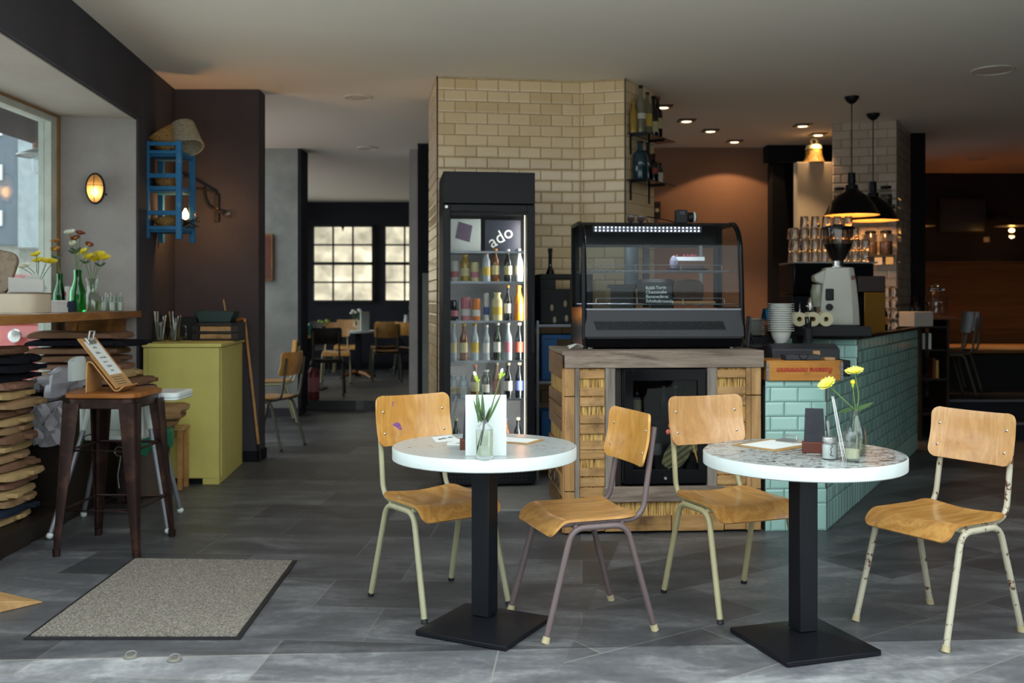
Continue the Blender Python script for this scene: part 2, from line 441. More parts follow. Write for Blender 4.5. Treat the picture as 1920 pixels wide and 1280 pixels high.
def cloth(name, c, sc=160):
    t = NT(name); v = t.coord(); a = t.noise(v, 7, 5); b = t.noise(v, sc, 3)
    cc = srgb(c); col = t.ramp(a, [(.3, tuple(x * .8 for x in cc)), (.7, tuple(x * 1.12 for x in cc))])
    return t.pbr(col, .95, 0, b, .4, .004, spec=.1)
FELT = [cloth('felt_tan', '9a7c5c'), cloth('felt_brown', '7b5c48'), cloth('felt_rosy_brown', '8a6656'), cloth('felt_sand', 'b09468'), cloth('felt_black', '1a1a20'), cloth('felt_navy', '242b38')]
def mat_rug():
    t = NT('grey_ribbed_pile'); v = t.coord(); a = t.noise(v, 140, 3, .8); b = t.noise(v, 3, 4)
    c = t.ramp(a, [(.3, '3e3933'), (.5, '7d766d'), (.7, 'b5ada1')])
    return t.pbr(c, .95, 0, a, .7, .006, spec=.1)
M_RUG = mat_rug()
W_OAK = wood('honey_oak', [(.3, '6e431f'), (.5, '8f5d2c'), (.72, 'ad7c42')], 'y')
W_OAKX = wood('honey_oak_board', [(.3, '6e431f'), (.5, '8f5d2c'), (.72, 'ad7c42')], 'x')
W_STOOL = wood('amber_stool_wood', [(.3, '6a3c18'), (.5, '8b5422'), (.72, 'a86d33')], 'x', rough=.35)
W_CRATE = wood('old_crate_wood', [(.3, '8a673f'), (.5, 'b88c58'), (.72, 'd6ae7a')], 'x', 12, dirt=('3d2a1a', .8))
W_CRATEZ = wood('old_crate_post_wood', [(.3, '86633c'), (.5, 'b38755'), (.72, 'd2aa77')], 'z', 12, dirt=('3d2a1a', .8))
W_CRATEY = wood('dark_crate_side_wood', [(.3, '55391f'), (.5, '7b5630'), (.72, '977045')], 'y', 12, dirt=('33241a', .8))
W_GREY = wood('weathered_grey_board', [(.3, '4a3c34'), (.45, '7d6c5f'), (.6, '9a897a'), (.75, 'ad9c8c')], 'x', 7, .10, .7, 3.5, .35)
W_GREYZ = wood('weathered_grey_post', [(.3, '554d46'), (.5, '867b71'), (.72, 'a1968b')], 'z', 6, .12, .7, 2.5, .35)
W_ORANGE = wood('orange_crate_wood', [(.3, '9c6224'), (.5, 'c08034'), (.72, 'd29748')], 'x', 8, dirt=('4a2a12', .6))
W_PLYL = wood('pale_bent_plywood', [(.3, '96683a'), (.5, 'b5854e'), (.72, 'c79a62')], 'x', 8)
W_DARK = wood('dark_stained_timber', [(.3, '181311'), (.5, '231b17'), (.72, '2e241e')], 'x')
W_PANEL = wood('bench_panel_wood', [(.3, '6b4526'), (.5, '83582f'), (.72, '966a3b')], 'x', 5, .06)
W_WEDGE = wood('raw_pine', [(.3, '9a744a'), (.5, 'b58d5c'), (.72, 'c9a473')], 'x', 8)
def reed():
    t = NT('reed_matting'); v = t.coord((1, 1, .05)); a = t.noise(v, 150, 2, .5); b = t.noise(t.coord(), 9, 4)
    c = t.ramp(a, [(.34, '4a3216'), (.46, 'b58a48'), (.68, 'dcb970')])
    return t.pbr(c, .75, 0, a, .8, .006)
M_REED = reed()
def wicker(name, c1, c2):
    t = NT(name); v = t.coord((1, 1, 1)); n = t.noise(v, 90, 3); 
    c = t.ramp(n, [(.35, c1), (.65, c2)]); return t.pbr(c, .7, 0, n, .8, .006)
M_WICK = wicker('tan_wicker', '6a4a22', 'b08848')
M_WICKW = wicker('pale_wicker', '857a66', 'b9ae98')
M_BLUE = chipped('worn_blue_paint', '1f6ea0', '5d8f9a', .62, .72, 9, .55)
M_CABY = chipped('mustard_green_paint', 'd2c66e', '4a4020', .70, .73, 18, .5)
M_BRASS = plain('brass_side_panel', '8f6526', .35, .8, var=.08)
M_WGREY = plain('light_grey_enamel', 'a8a79c', .25, var=.03)
M_GREENP = plain('green_plastic', '0e6a4c', .4, var=.3, vs=30)
M_DKGREEN = plain('dark_green_metal', '0d2a26', .4)
M_BIN = plain('brown_bin', '4a3c30', .7)
M_CREAMTIN = chipped('cream_tin', 'c6b8a0', '6b4e38', .68, .74, 16, .45)
M_TINLID = chipped('aged_tin_lid', '84705a', '5b4634', .45, .65, 9, .6)
M_NAVYB = plain('navy_cover', '2a3450', .6)
M_PORC = plain('white_porcelain', 'c4c6c0', .2, var=.02)
M_ROLL = plain('cream_tissue', 'c5bd9c', .9, var=.05)
M_BLUEP = plain('teal_blue_plastic', '16506a', .25, var=.35, vs=25)
M_BLUEC = plain('blue_crate_plastic', '134a78', .4, var=.1)
M_RED = plain('extinguisher_red', '6f1f22', .35)
M_CAR = plain('car_red', 'b03a34', .25, var=.05, coat=.5)
M_GOLD = plain('amber_liquid', 'b5741c', .3, var=.1)
def plasticbag():
    t = NT('clear_plastic_bag'); v = t.coord(); n = t.noise(v, 22, 5)
    a = t.n('ShaderNodeBsdfTransparent'); g = t.n('ShaderNodeBsdfPrincipled'); g.inputs['Base Color'].default_value = (.42, .40, .44, 1); g.inputs['Roughness'].default_value = .25
    m = t.n('ShaderNodeMixShader'); m.inputs[0].default_value = .72; t.l(a.outputs[0], m.inputs[1]); t.l(g.outputs[0], m.inputs[2]); t.l(m.outputs[0], t.out.inputs[0]); return t.mat
M_BAG = plasticbag()
E_WARM = glow('warm_bulb', (1.0, .55, .18), 14)
E_WARMLO = glow('warm_lamp_glow', (1.0, .62, .28), 5)
E_LED = glow('led_white', (.80, .85, 1.0), 7)
E_STRIP = glow('fridge_strip_light', (1.0, .90, .72), .42)
# ------------------------------------------------------------------ camera
cam = bpy.data.cameras.new('camera'); co = bpy.data.objects.new('camera', cam); COL.objects.link(co)
co.location = (0, 0, H); co.rotation_euler = (PI / 2, 0, 0)
cam.sensor_width = 36; cam.lens = F * 36 / 1920; cam.shift_y = -(640 - HY) / 1920
cam.dof.use_dof = True; cam.dof.focus_distance = 4.3; cam.dof.aperture_fstop = 2.9; cam.clip_end = 200
SC.camera = co

# ------------------------------------------------------------------ shell
def lw(D): return -2.589 - .0937 * (D - 5.859)          # the left wall leans away a little
FRONT = 2.2
m = MB().box(-3.45, 2.3, -.12, 12, 19, 0).box(-4.5, 11.5, -.12, -3.45, 19, 0)
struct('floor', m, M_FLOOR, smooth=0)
m = MB().box(-9, -14, -.12, 12, 2.3, -.005)
struct('street_pavement', m, plain('pavement', 'dcdad4', .8), smooth=0)
m = MB().box(-3.45, 3.65, CEIL, 12, 19, CEIL + .15).box(-4.6, 11.4, CEIL, -3.45, 19, CEIL + .15)
struct('ceiling', m, P_CEIL, smooth=0)
m = MB().box(-3.9, 12.2, 0, -.95, 18, .12)
struct('floor_back_room', m, M_FLOOR, smooth=0)
m = MB().prism([(-.45, 6.35), (.27, 6.35), (1.5, 8.0), (1.3, 11), (-.5, 8.0)], 0, .015)
struct('floor_bar', m, M_STONE, smooth=0)
# left wall: beam over the window, pier with the lamp, wall below the window
m = MB().prism([(-3.33, 3.3), (lw(3.3), 3.3), (lw(7.3), 7.3), (-3.33, 7.3)], 2.669, CEIL)
struct('wall_left_beam', m, [P_BEAM], smooth=0)
m = MB().prism([(-3.34, 3.3), (lw(3.3) - .03, 3.3), (lw(7.25) - .03, 7.25), (-3.34, 7.15)], 2.660, 2.669)
struct('trim_1', m, plaster('soffit_paint', 'b4aba1', 'c0b7ad'), smooth=0)                     # pale soffit of the window reveal
m = MB().prism([(-3.34, 7.11), (-2.722, 7.255), (lw(8.45), 8.45), (-3.34, 8.45)], 0, CEIL)
struct('wall_left', m, P_PIER, smooth=0)
m = MB().prism([(-3.34, 7.10), (-2.735, 7.243), (-2.735, 7.262), (-3.34, 7.12)], .0, 2.66)
struct('wall_left_reveal', m, P_REVEAL, smooth=0)
m = MB().box(-3.36, 1.0, 0, -3.25, 7.2, .78)
struct('wall_left_sill', m, P_BEAM, smooth=0)
m = MB().box(-3.36, 8.33, 0, -2.12, 8.55, CEIL)
struct('wall_left_pier', m, P_PIER, smooth=0)
m = MB().box(-2.815, 8.29, 0, -2.113, 8.33, .085).box(-2.12, 8.29, 0, -2.105, 8.55, .085)
struct('baseboard_left', m, P_BLACK, smooth=0)
m = MB().box(-3.9, 11.55, 0, -2.485, 11.95, CEIL)
struct('wall_corridor_pier', m, P_LIGHT, smooth=0)
m = MB().box(-3.9, 11.53, 0, -2.47, 11.97, .10)
struct('baseboard_corridor', m, P_BEAM, smooth=0)
m = MB().box(-2.485, 11.56, .1, -2.45, 11.95, CEIL)
struct('trim_2', m, P_NAVY, smooth=0)
m = MB().box(-4.5, 17.8, 0, .2, 18.0, CEIL)
struct('wall_back', m, P_NAVY, smooth=0)
m = MB().box(-4.5, 17.74, .12, .2, 17.8, .24)
struct('baseboard_back', m, P_BLACK, smooth=0)
m = MB().box(-4.5, 12.0, 0, -4.3, 12.6, CEIL).box(-4.5, 16.9, 0, -4.3, 17.9, CEIL).box(-4.5, 12.6, 0, -4.3, 16.9, .95).box(-4.5, 12.6, 2.85, -4.3, 16.9, CEIL)
struct('wall_back_left', m, P_NAVY, smooth=0)
# corridor right: dark pillar, pale return, low pale wainscot end
m = MB().box(-1.062, 11.2, 0, .4, 11.6, CEIL)
struct('wall_corridor_right', m, P_BLACK, smooth=0)
m = MB().box(-1.20, 11.62, .0, -.9, 12.1, CEIL)
struct('wall_corridor_return', m, P_REVEAL, smooth=0)
m = MB().box(-.90, 10.0, 0, -.6, 10.9, 1.62)
struct('wall_corridor_low', m, P_LIGHT, smooth=0)
m = MB().box(-1.05, 12.1, 0, .3, 17.9, CEIL)
struct('wall_back_right', m, P_NAVY, smooth=0)

# tiled column
A, B, Cc, Dd, E = (-.724, 8.72), (-.589, 7.85), (.55, 8.02), (.899, 7.92), (1.197, 8.40)
m = MB()
for p, q, u in ((A, B, 0), (B, Cc, .03), (Cc, Dd, .06), (Dd, E, .02)): tile_wall(m, p, q, 0, CEIL, .172, .0885, u)
m.wall(E, (1.0, 9.3), 0, CEIL, 3).wall((1.0, 9.3), (-.7, 9.3), 0, CEIL, 3).wall((-.7, 9.3), A, 0, CEIL, 3)
struct('wall_tiled_column', m, T_CREAM, smooth=0)
m = MB()
for p in (B, Dd): m.tube([(p[0], p[1] - .002, 0), (p[0], p[1] - .002, CEIL)], .007, 6)
struct('trim_3', m, plain('trim_metal', '5c544b', .4, .5), smooth=0)
# bar back wall and dark doorway
m = MB().box(1.0, 11.5, 0, 2.96, 11.7, CEIL)
struct('wall_bar', m, P_BAR, smooth=0)
m = MB().box(2.9, 12.3, 0, 4.25, 12.5, CEIL)
struct('wall_bar_recess', m, P_NAVY, smooth=0)
m = MB().extr([(0, 0), (.42, 0), (.12, 2.88), (0, 2.88)], (2.94, 11.25, 0), (1, 0, 0), (0, 0, 1), (0, .2, 0))
struct('door_1', m, P_BLACK, smooth=0)
m = MB().box(2.9, 11.3, 2.93, 4.3, 11.5, CEIL)
struct('wall_bar_lintel', m, P_BLACK, smooth=0)
# tiled pillar on the right
p0, p1, p2 = (3.20, 9.95), (3.77, 9.75), (4.20, 10.5)
m = MB(); tile_wall(m, p0, p1, 0, CEIL, .172, .0866); tile_wall(m, p1, p2, 0, CEIL, .172, .0866, .05); m.wall(p2, (3.5, 10.8), 0, CEIL, 3).wall((3.5, 10.8), p0, 0, CEIL, 3)
struct('wall_tiled_pillar', m, T_PILLAR, smooth=0)
m = MB().tube([(p1[0], p1[1] - .002, 0), (p1[0], p1[1] - .002, CEIL)], .008, 6)
struct('trim_4', m, plain('trim_metal', '5c544b', .4, .5), smooth=0)
m = MB().box(4.22, 10.5, 0, 4.36, 10.75, CEIL)
struct('wall_pillar_back', m, P_BLACK, smooth=0)
# right-hand room: raised floor on two steps, panelled bench, dark wall
m = MB().box(4.25, 10.04, 0, 12, 14, .34).box(4.1, 9.54, 0, 12, 10.04, .17)
struct('floor_right_room', m, P_NAVY, smooth=0)
m = MB().box(4.25, 10.02, .325, 12, 10.06, .345).box(4.1, 9.52, .155, 12, 9.56, .175)
struct('trim_5', m, M_ALU, smooth=0)
m = MB().box(4.2, 13.8, 0, 12, 14, CEIL)
struct('wall_right_back', m, P_NAVY, smooth=0)
m = MB().box(11.8, 2.9, 0, 12, 14, CEIL)
struct('wall_right', m, P_BEAM, smooth=0)
m = MB().box(3.0, 2.9, 0, 12, 3.1, CEIL)  # unseen front wall, added to keep daylight off the right side
struct('wall_front_light_block', m, P_BEAM, smooth=0)
o = thing('house', 'unseen row of plain houses added across the street to cut glass reflections', 'building', (0, -13, -.1))
mesh('wall', MB().box(-18, -4, 0, 18, 0, 4.7), plain('house_front_grey', '625e5a', .8), o, smooth=0)  # houses added behind the camera to dim reflections and low sky
for k in range(9): mesh('window', MB().box(-14 + k * 3.3, -.02, 1.2, -12.6 + k * 3.3, .04, 2.9), plain('house_window', '2c3034', .2), o, smooth=0)
# cracked plaster seam, ceiling discs
def disc(name, label, x, y, r, mat, grp):
    o = thing(name, label, 'ceiling vent', (x, y, CEIL), 0, grp)
    mesh('rim', MB().lathe([(r, 0), (r, -.008), (r * .9, -.012), (r * .86, -.004), (r * .86, 0)], 28), mat, o)
    mesh('plate', MB().lathe([(0, -.006), (r * .84, -.006), (r * .84, 0)], 28), mat, o)
M_VENT = plain('vent_white', 'd8cfc2', .6)
for px, py, r, lb in ((672, 182, .125, 'round white ceiling vent between the tiled column and the dark pier'), (689, 277, .12, 'round ceiling vent deeper along the corridor ceiling'),
                  (1862, 131, .16, 'round ceiling vent above the rightmost chipped chair'), (1835, 297, .13, 'small round ceiling vent before the dark wall of the right-hand room')):
    D = 3304.6 / (HY - py); disc('ceiling_vent', lb, X(px, D), D, r, M_VENT, 'round ceiling vents')

# ------------------------------------------------------------------ window on the left with the street outside
wf = MB()
wf.box(-3.33, 7.0, .78, -3.24, 7.10, 2.66, 0).box(-3.33, 1.0, 2.60, -3.24, 7.0, 2.66, 0).box(-3.33, 1.0, .74, -3.22, 7.1, .80, 0).box(-3.33, 3.9, .78, -3.24, 3.98, 2.6, 0)
wf.box(-3.245, 7.085, .78, -3.225, 7.112, 2.67, 1).box(-3.245, 1.0, 2.645, -3.225, 7.1, 2.668, 1)
w1 = struct('window_1', wf, [plain('window_frame_white', 'b9bdb2', .5), plain('window_frame_edge', '8a6a42', .6)], smooth=0)
mesh('pane', MB().box(-3.292, 1.0, .8, -3.286, 7.0, 2.6), M_PANE, w1, smooth=0)
st = MB().box(-30, -14, -.13, -3.4, 40, -.1)
struct('street_outside', st, plain('asphalt', 'cbccc8', .8), smooth=0)
# opposite houses
b = thing('house', 'grey clad house with small white windows across the street', 'building', (-8.69, 17, 0))
mesh('cladding', MB().box(-4.5, 0, 2.3, .28, 4, 9), wood('grey_cladding', [(.3, '4a545e'), (.5, '545e68'), (.72, '5e6872')], 'z', 20), b, smooth=0)
mesh('side_wall', MB().box(.28, -.05, 2.25, .72, 4, 9), plain('house_grey', '8e979a', .8), b, smooth=0)
mesh('ground_floor', MB().box(-4.5, .25, -.1, .15, 4, 2.3), plain('house_beige', 'aaa9a0', .8), b, smooth=0)
for k, z in enumerate((2.62, 3.40, 4.16)): mesh('window', MB().box(-.62, -.05, z, .0, .05, z + .26), M_PAPER, b, smooth=0)
b = thing('house', 'white house far down the street behind the enamel lamp', 'building', (-10.6, 24, 0))
mesh('wall', MB().box(-1.5, 0, -.1, 1.2, 5, 5.6), plain('house_white', 'e2e4e0', .8), b, smooth=0)
for z in (1.6, 2.8, 4.0): 
    f = mesh('window', MB().box(-.86, -.06, z, -.62, .04, z + .7), M_PAPER, b, smooth=0)
    mesh('pane', MB().box(-.82, -.08, z + .06, -.66, -.05, z + .64), plain('pane_blue_grey', '6b7680', .3), f, smooth=0)
o = mesh('awning', MB().extr([(-3.36, 2.98), (-4.42, 2.79), (-4.42, 2.83), (-3.36, 3.05)], (0, 2.2, 0), (1, 0, 0), (0, 0, 1), (0, 7.6, 0)), M_BLKMAT, smooth=0)
tag(o, 'dark fabric awning over the street window', 'awning')
o = mesh('drainpipe', MB().tube([(-3.42, 7.5, -.1), (-3.42, 7.5, 3.0)], .03, 8), plain('pipe_rust', '5c4038', .6)); tag(o, 'brown drainpipe outside beside the window frame', 'drainpipe')
# enamel street lamp
L = W(77, 291, 8.2)
o = thing('street_lamp', 'white enamel shade lamp with clear jar glass hanging outside the window', 'lamp', L)
mesh('shade', MB().lathe([(.19, -.012), (.185, 0), (.07, .045), (.065, .05), (.065, .052), (.0, .055)], 28), M_WHITE, o)
mesh('collar', MB().lathe([(.065, .05), (.066, .095), (.05, .1), (.02, .12), (.015, .18), (0, .18)], 20), plain('rust_collar', '7c4a36', .6), o)
mesh('glass_jar', MB().lathe([(.068, -.005), (.07, -.10), (.055, -.15), (0, -.165)], 20), pane('jar_pane', (.9, .92, .92), 1.2), o)
mesh('hanger', MB().tube([(0, 0, .17), (0, 0, .335)], .010, 8), M_BLK, o)
# car
ca = thing('car', 'red hatchback parked outside with a round silver badge on its tail', 'car', (-4.75, 9.1, -.1))
ca.scale = (1.15, 1.15, 1.15)
g = []
prof = [(0, .32), (-.06, .5), (-.05, .72), (.02, .98), (.10, 1.08), (.42, 1.42), (1.2, 1.50), (2.2, 1.45), (2.95, 1.0), (3.7, .86), (3.95, .6), (3.9, .3)]
for i in range(13):
    u = -1 + i / 6; w = .86 * u; k = 1 - abs(u) ** 5 * .25
    g.append([Vector((w * (1 - .16 * max(0, (z - .9) / .6)), y + (1 - k) * .35, .3 + (z - .3) * (1 - abs(u) ** 6 * .10))) for y, z in prof])
mesh('body', MB().sheet(g, .02), M_CAR, ca, smooth=50)
mesh('rear_window', MB().extr([(-.58, 0), (.58, 0), (.48, .36), (-.48, .36)], (0, .10, 1.06), (1, 0, 0), Vector((0, .32, .36)).normalized(), (0, -.03, .02)), plain('car_glass', 'c2c8c8', .1), ca, smooth=0)
mesh('wiper', MB().tube([(.1, .07, 1.12), (-.45, .06, 1.17)], .012, 6), M_BLK, ca)
mesh('badge', MB().lathe([(0, .016), (.05, .012), (.055, 0)], 24, M=Matrix.Translation((.20, -.04, .975)) @ Matrix.Rotation(PI / 2, 4, 'X')), M_CHROME, ca)
for s in (-1, 1):
    mesh('tail_light', MB().box(.60 * s - .1, -.01, .68, .60 * s + .1, .09, .98), plain('tail_light', 'c06a2a', .2), ca, bevel=.02)
    for y in (.75, 3.15): mesh('wheel', MB().lathe([(0, -.1), (.28, -.1), (.31, -.06), (.31, .06), (.28, .1), (0, .1)], 24, M=Matrix.Translation((.8 * s, y, .31)) @ Matrix.Rotation(PI / 2, 4, 'Y')), M_BLKMAT, ca)
mesh('bumper', MB().box(-.8, -.12, .32, .8, .1, .56), plain('bumper_grey', '8c9094', .5), ca, bevel=.05)

# back-room windows: frosted light boxes behind dark bars
def frosted():
    t = NT('frosted_lit_glass'); v = t.coord((1, 1, 1.2)); a = t.noise(v, 2.2, 4, .5, .3)
    c = t.ramp(a, [(.3, '7d796a'), (.5, 'aaa48e'), (.7, 'd0c9b0')])
    e = t.n('ShaderNodeEmission'); t.l(c, e.inputs[0]); e.inputs[1].default_value = .62; t.l(e.outputs[0], t.out.inputs[0]); return t.mat
M_FROST = frosted(); M_BAR = plain('window_bar_dark', '1d1a1a', .6)
D = 17.72
for n, (a, bb, cols) in enumerate(((588, 699, 3), (722, 833, 3))):
    x0, x1, z0, z1 = X(a, D), X(bb, D), Z(564, D), Z(424, D)
    fr = MB(); t = .03
    for k in range(cols + 1):
        x = x0 + (x1 - x0) * k / cols; fr.box(x - t / 2, D - .03, z0, x + t / 2, D + .03, z1)
    for k in range(5):
        z = z0 + (z1 - z0) * k / 4; fr.box(x0 - t / 2, D - .03, z - t * (.9 if k == 2 else .5), x1 + t / 2, D + .03, z + t * (.9 if k == 2 else .5))
    w = struct('window_%d' % (n + 2), fr, M_BAR, smooth=0)
    for r in range(4):
        for c in range(cols):
            pw, ph = (x1 - x0) / cols, (z1 - z0) / 4
            mesh('pane', MB().box(x0 + pw * c + .012, D, z0 + ph * r + .012, x0 + pw * (c + 1) - .012, D + .015, z0 + ph * (r + 1) - .012), M_FROST, w, smooth=0)
    mesh('latch', MB().extr([(-.06, 0), (.06, 0), (.02, -.05), (0, -.12), (-.02, -.05)], ((x0 + x1) / 2, D - .05, z1 + .02), (1, 0, 0), (0, 0, 1), (0, .03, 0)), M_BLKMAT, w, smooth=0)
# ------------------------------------------------------------------ school chairs
def rounded_rows(w, z0, z1, r, nr, nc, fn):
    ks = [0, .02, .06, .12, .2, .3] ; h = z1 - z0
    zs = sorted(set([r * t for t in (0, .04, .15, .35, .65, 1)] + [r + (h - 2 * r) * k / nr for k in range(nr + 1)] + [h - r * t for t in (0, .04, .15, .35, .65, 1)]))
    g = []
    for z in zs:
        e = min(z, h - z); hw = w / 2 - (r - math.sqrt(max(0, r * r - (r - e) ** 2)) if e < r else 0)
        g.append([fn(-hw + 2 * hw * j / nc, z0 + z) for j in range(nc + 1)])
    return g
def chair(label, metal, back, seatm, cap, group, paint=None, bz=(.665, .875)):
    t = thing('school_chair', label, 'chair', (0, 0, 0), 0, group)
    L = .235
    for sx in (-1, 1):
        for sy in (-1, 1):
            foot = (sx * .215, sy * L, .012); top = (sx * .198, sy * .118, .436); mid = (sx * .198, sy * -.001, .436)
            lg = mesh('leg', MB().tube(fillet([foot, top, mid], .055, 7), .0128, 12), metal, t)
            d = (Vector(foot) - Vector(top)).normalized()
            mesh('foot_cap', MB().tube([Vector(foot) - d * (.006 if cap is M_CAPB else .014), Vector(foot) + d * .012], [.0138, .0145] if cap is M_CAPB else [.0145, .0165], 12), cap, lg)
    for sx in (-1, 1):
        mesh('back_post', MB().tube(fillet([(sx * .168, -.15, .448), (sx * .168, .205, .448), (sx * .160, .262, bz[1] - .05)], .075, 8), .0118, 12), metal, t)
    mesh('cross_bar', MB().tube([(-.195, -.10, .440), (.195, -.10, .440)], .010, 10).tube([(-.195, .10, .440), (.195, .10, .440)], .010, 10), metal, t)
    def sp(x, y):
        u = (y + .235)
        z = .466 - (.058 * max(0, (.11 - u) / .11) ** 2.0) - .006 * math.cos(PI * min(1, abs(x) / .2)) * (1 if u > .1 else u * 10)
        z += .010 * max(0, (y - .08) / .1) ** 2
        yy = y + .022 * max(0, (.085 - u) / .085)
        return Vector((x * (1 + .04 * max(0, (.2 - u) / .2)), yy, z))
    g = rounded_rows(.392, -.235, .175, .036, 22, 14, sp)
    mesh('seat', MB().sheet(g, -.0115), seatm, t, smooth=50)
    def bp(x, z):
        k = (z - bz[0]) / (bz[1] - bz[0])
        return Vector((x, .247 - .030 * (abs(x) / .2) ** 2 + .036 * (k - .5) - .004 * math.cos(k * PI * 2), z + .006 * (abs(x) / .2) ** 2))
    g = rounded_rows(.394, bz[0], bz[1], .034, 8, 18, bp)
    bk = mesh('backrest', MB().sheet(g, .0105), back, t, smooth=50)
    for sx in (-1, 1):
        for k in (.25, .68):
            z = bz[0] + (bz[1] - bz[0]) * k; p = bp(sx * .158, z)
            mesh('rivet', MB().ball(p + Vector((0, -.0112, 0)), .0062, (1, .5, 1), 10, 6), M_CHROME, bk)
    if paint:
        for (x, kz, r) in ((-.085, .37, .020), (-.072, .32, .012), (-.1, .40, .010), (-.10, .86, .006), (-.104, .81, .004)):
            z = bz[0] + (bz[1] - bz[0]) * kz; p = bp(x, z)
            mesh('paint_splash', MB().ball(p + Vector((0, -.0108, 0)), r, (1, .06, 1.1), 14, 6), paint, bk)
    return t
def pose(t, feet, scale=1.0):
    A = Vector((0, 0)); 
    ps = [FL(*p) for p in feet]                      # front-one, rear-one, front-other, rear-other
    c = sum(ps, Vector()) / 4; f = ((ps[0] - ps[1]) + (ps[2] - ps[3]))
    t.location = (c.x, c.y, 0); t.rotation_euler = (0, 0, math.atan2(f.x, -f.y)); t.scale = (scale,) * 3
G = 'plywood school chairs at the white tables'
VIO = plain('violet_paint', '7d4b86', .5)
c1 = chair('golden plywood school chair with a violet paint splash on its backrest', MT_SAGE, PLY_BACK, PLY_SEAT, M_CAPB, G, VIO, (.675, .90))
pose(c1, ((800, 1168), (684, 1118), (944, 1132), (862, 1090)))
c2 = chair('plywood chair with mauve-brown tube legs between the two white tables', MT_BROWN, PLY_BACK, PLY_SEAT, M_CAP, G, None, (.655, .87))
pose(c2, ((1030, 1208), (1232, 1178), (950, 1143), (1142, 1128)))
c3 = chair('pale olive legged plywood chair behind the chipped table, before the crate counter', MT_SAGE2, PLY_BACK2, PLY_SEAT, M_CAPB, G, None, (.675, .895))
pose(c3, ((1344, 1168), (1243, 1112), (1512, 1146), (1402, 1095)))
c4 = chair('plywood chair with rusty chipped white legs, beside the tiled bar wall', MT_WHITE, PLY_BACK2, PLY_SEAT, M_CAP, G, None, (.66, .872))
pose(c4, ((1597, 1163), (1735, 1128), (1783, 1222), (1925, 1188)))

# ------------------------------------------------------------------ pedestal tables
def ttop(name, chipc, lo, hi, sc, dist, stretch):
    t = NT(name); v = t.coord(stretch); n = t.noise(v, sc, 7, .72, dist); big = t.noise(t.coord(), 3.2, 3)
    f = t.math('ADD', t.math('MULTIPLY', n, .8), t.math('MULTIPLY', big, .2))
    m = t.ramp(f, [(lo, (0, 0, 0)), (hi, (1, 1, 1))])
    return t.pbr(t.mix(m, 'aab1af', chipc), .22, 0, m, -.3, .002, spec=.5)
TOP_L = ttop('white_top_red_scratches', 'a2402c', .59, .615, 26, .6, (1, 2, 1))
TOP_R = ttop('white_top_dark_chips', '3a2622', .525, .55, 30, 1.0, (1, 1.7, 1))
SIDE_T = chipped('white_table_edge', 'c9d1cf', '3a2f2a', .80, .83, 40, .35)
def table(label, x, y, r, rz, top):
    t = thing('pedestal_table', label, 'table', (x, y, 0))
    n = 96
    mesh('tabletop', MB().lathe([(0, .698), (r - .006, .698), (r, .702), (r, .746), (r - .003, .7495)], n, m=1).lathe([(r - .003, .7495), (r * .5, .75), (0, .75)], n, m=0), [top, SIDE_T], t, smooth=50)
    mesh('column', MB().obox((0, 0, .38), (.08, .08, .64), rz), M_BLK, t, bevel=.003)
    s, q = .205, .045
    M = Matrix.Rotation(rz, 4, 'Z')
    pl = MB().obox((0, 0, .012), (.41, .41, .02)); 
    pl.add([(-s, -s, .022), (s, -s, .022), (s, s, .022), (-s, s, .022), (-q, -q, .058), (q, -q, .058), (q, q, .058), (-q, q, .058)], [(0, 1, 5, 4), (1, 2, 6, 5), (2, 3, 7, 6), (3, 0, 4, 7), (4, 5, 6, 7)])
    mesh('base_plate', pl.xf(M), M_BLK, t, bevel=.004, smooth=20)
    mesh('top_bracket', MB().obox((0, 0, .69), (.3, .3, .012), rz), M_BLK, t, smooth=0)
    return t
table('round white pedestal table with red scratches and a carafe of buds', -.112, 4.075, .376, math.radians(-27), TOP_L)
table('round white pedestal table with dark chipped top and yellow daisies', 1.137, 3.89, .384, math.radians(17.7), TOP_R)
TZ = .75

# ------------------------------------------------------------------ on the first table
def TP(px, py): return FL(px, py, TZ)
p = TP(911, 855); 
o = thing('menu_card', 'blank white upright menu block behind the glass carafe', 'menu card', (p.x, p.y + .012, TZ))
mesh('panel', MB().box(-.078, -.009, 0, .078, .009, .232), M_WHITE, o, bevel=.0015)
mesh('panel_back', MB().box(-.078, .009, 0, .078, .012, .23), M_PAPER, o, smooth=0)
p = TP(909, 858); vx, vy = p.x, p.y - .022
o = thing('carafe', 'waisted clear glass carafe of water holding two carnation stems', 'vase', (vx, vy, TZ))
outer = [(0, .0), (.030, 0), (.033, .003), (.0335, .02), (.0335, .112), (.030, .122), (.019, .131), (.0125, .142), (.0125, .150), (.018, .166), (.0225, .180)]
inner = [(.0205, .180), (.016, .166), (.0105, .150), (.0105, .142), (.017, .129), (.028, .120), (.0315, .112), (.0315, .014), (0, .012)]
mesh('glass_body', MB().lathe(outer + inner, 32), M_GLASS, o, smooth=60)
mesh('water', MB().lathe([(0, .0125), (.0312, .0145), (.0312, .108), (0, .108)], 32), M_WATER, o, smooth=60)
def stem_thing(name, label, cat, pts, r, group=None, mat=None):
    b0 = Vector(pts[0]); o = thing(name, label, cat, b0, 0, group)
    mesh('stem', MB().tube(fillet([Vector(q) - b0 for q in pts], .05, 5), r, 7), mat or M_STEM, o); return o, b0
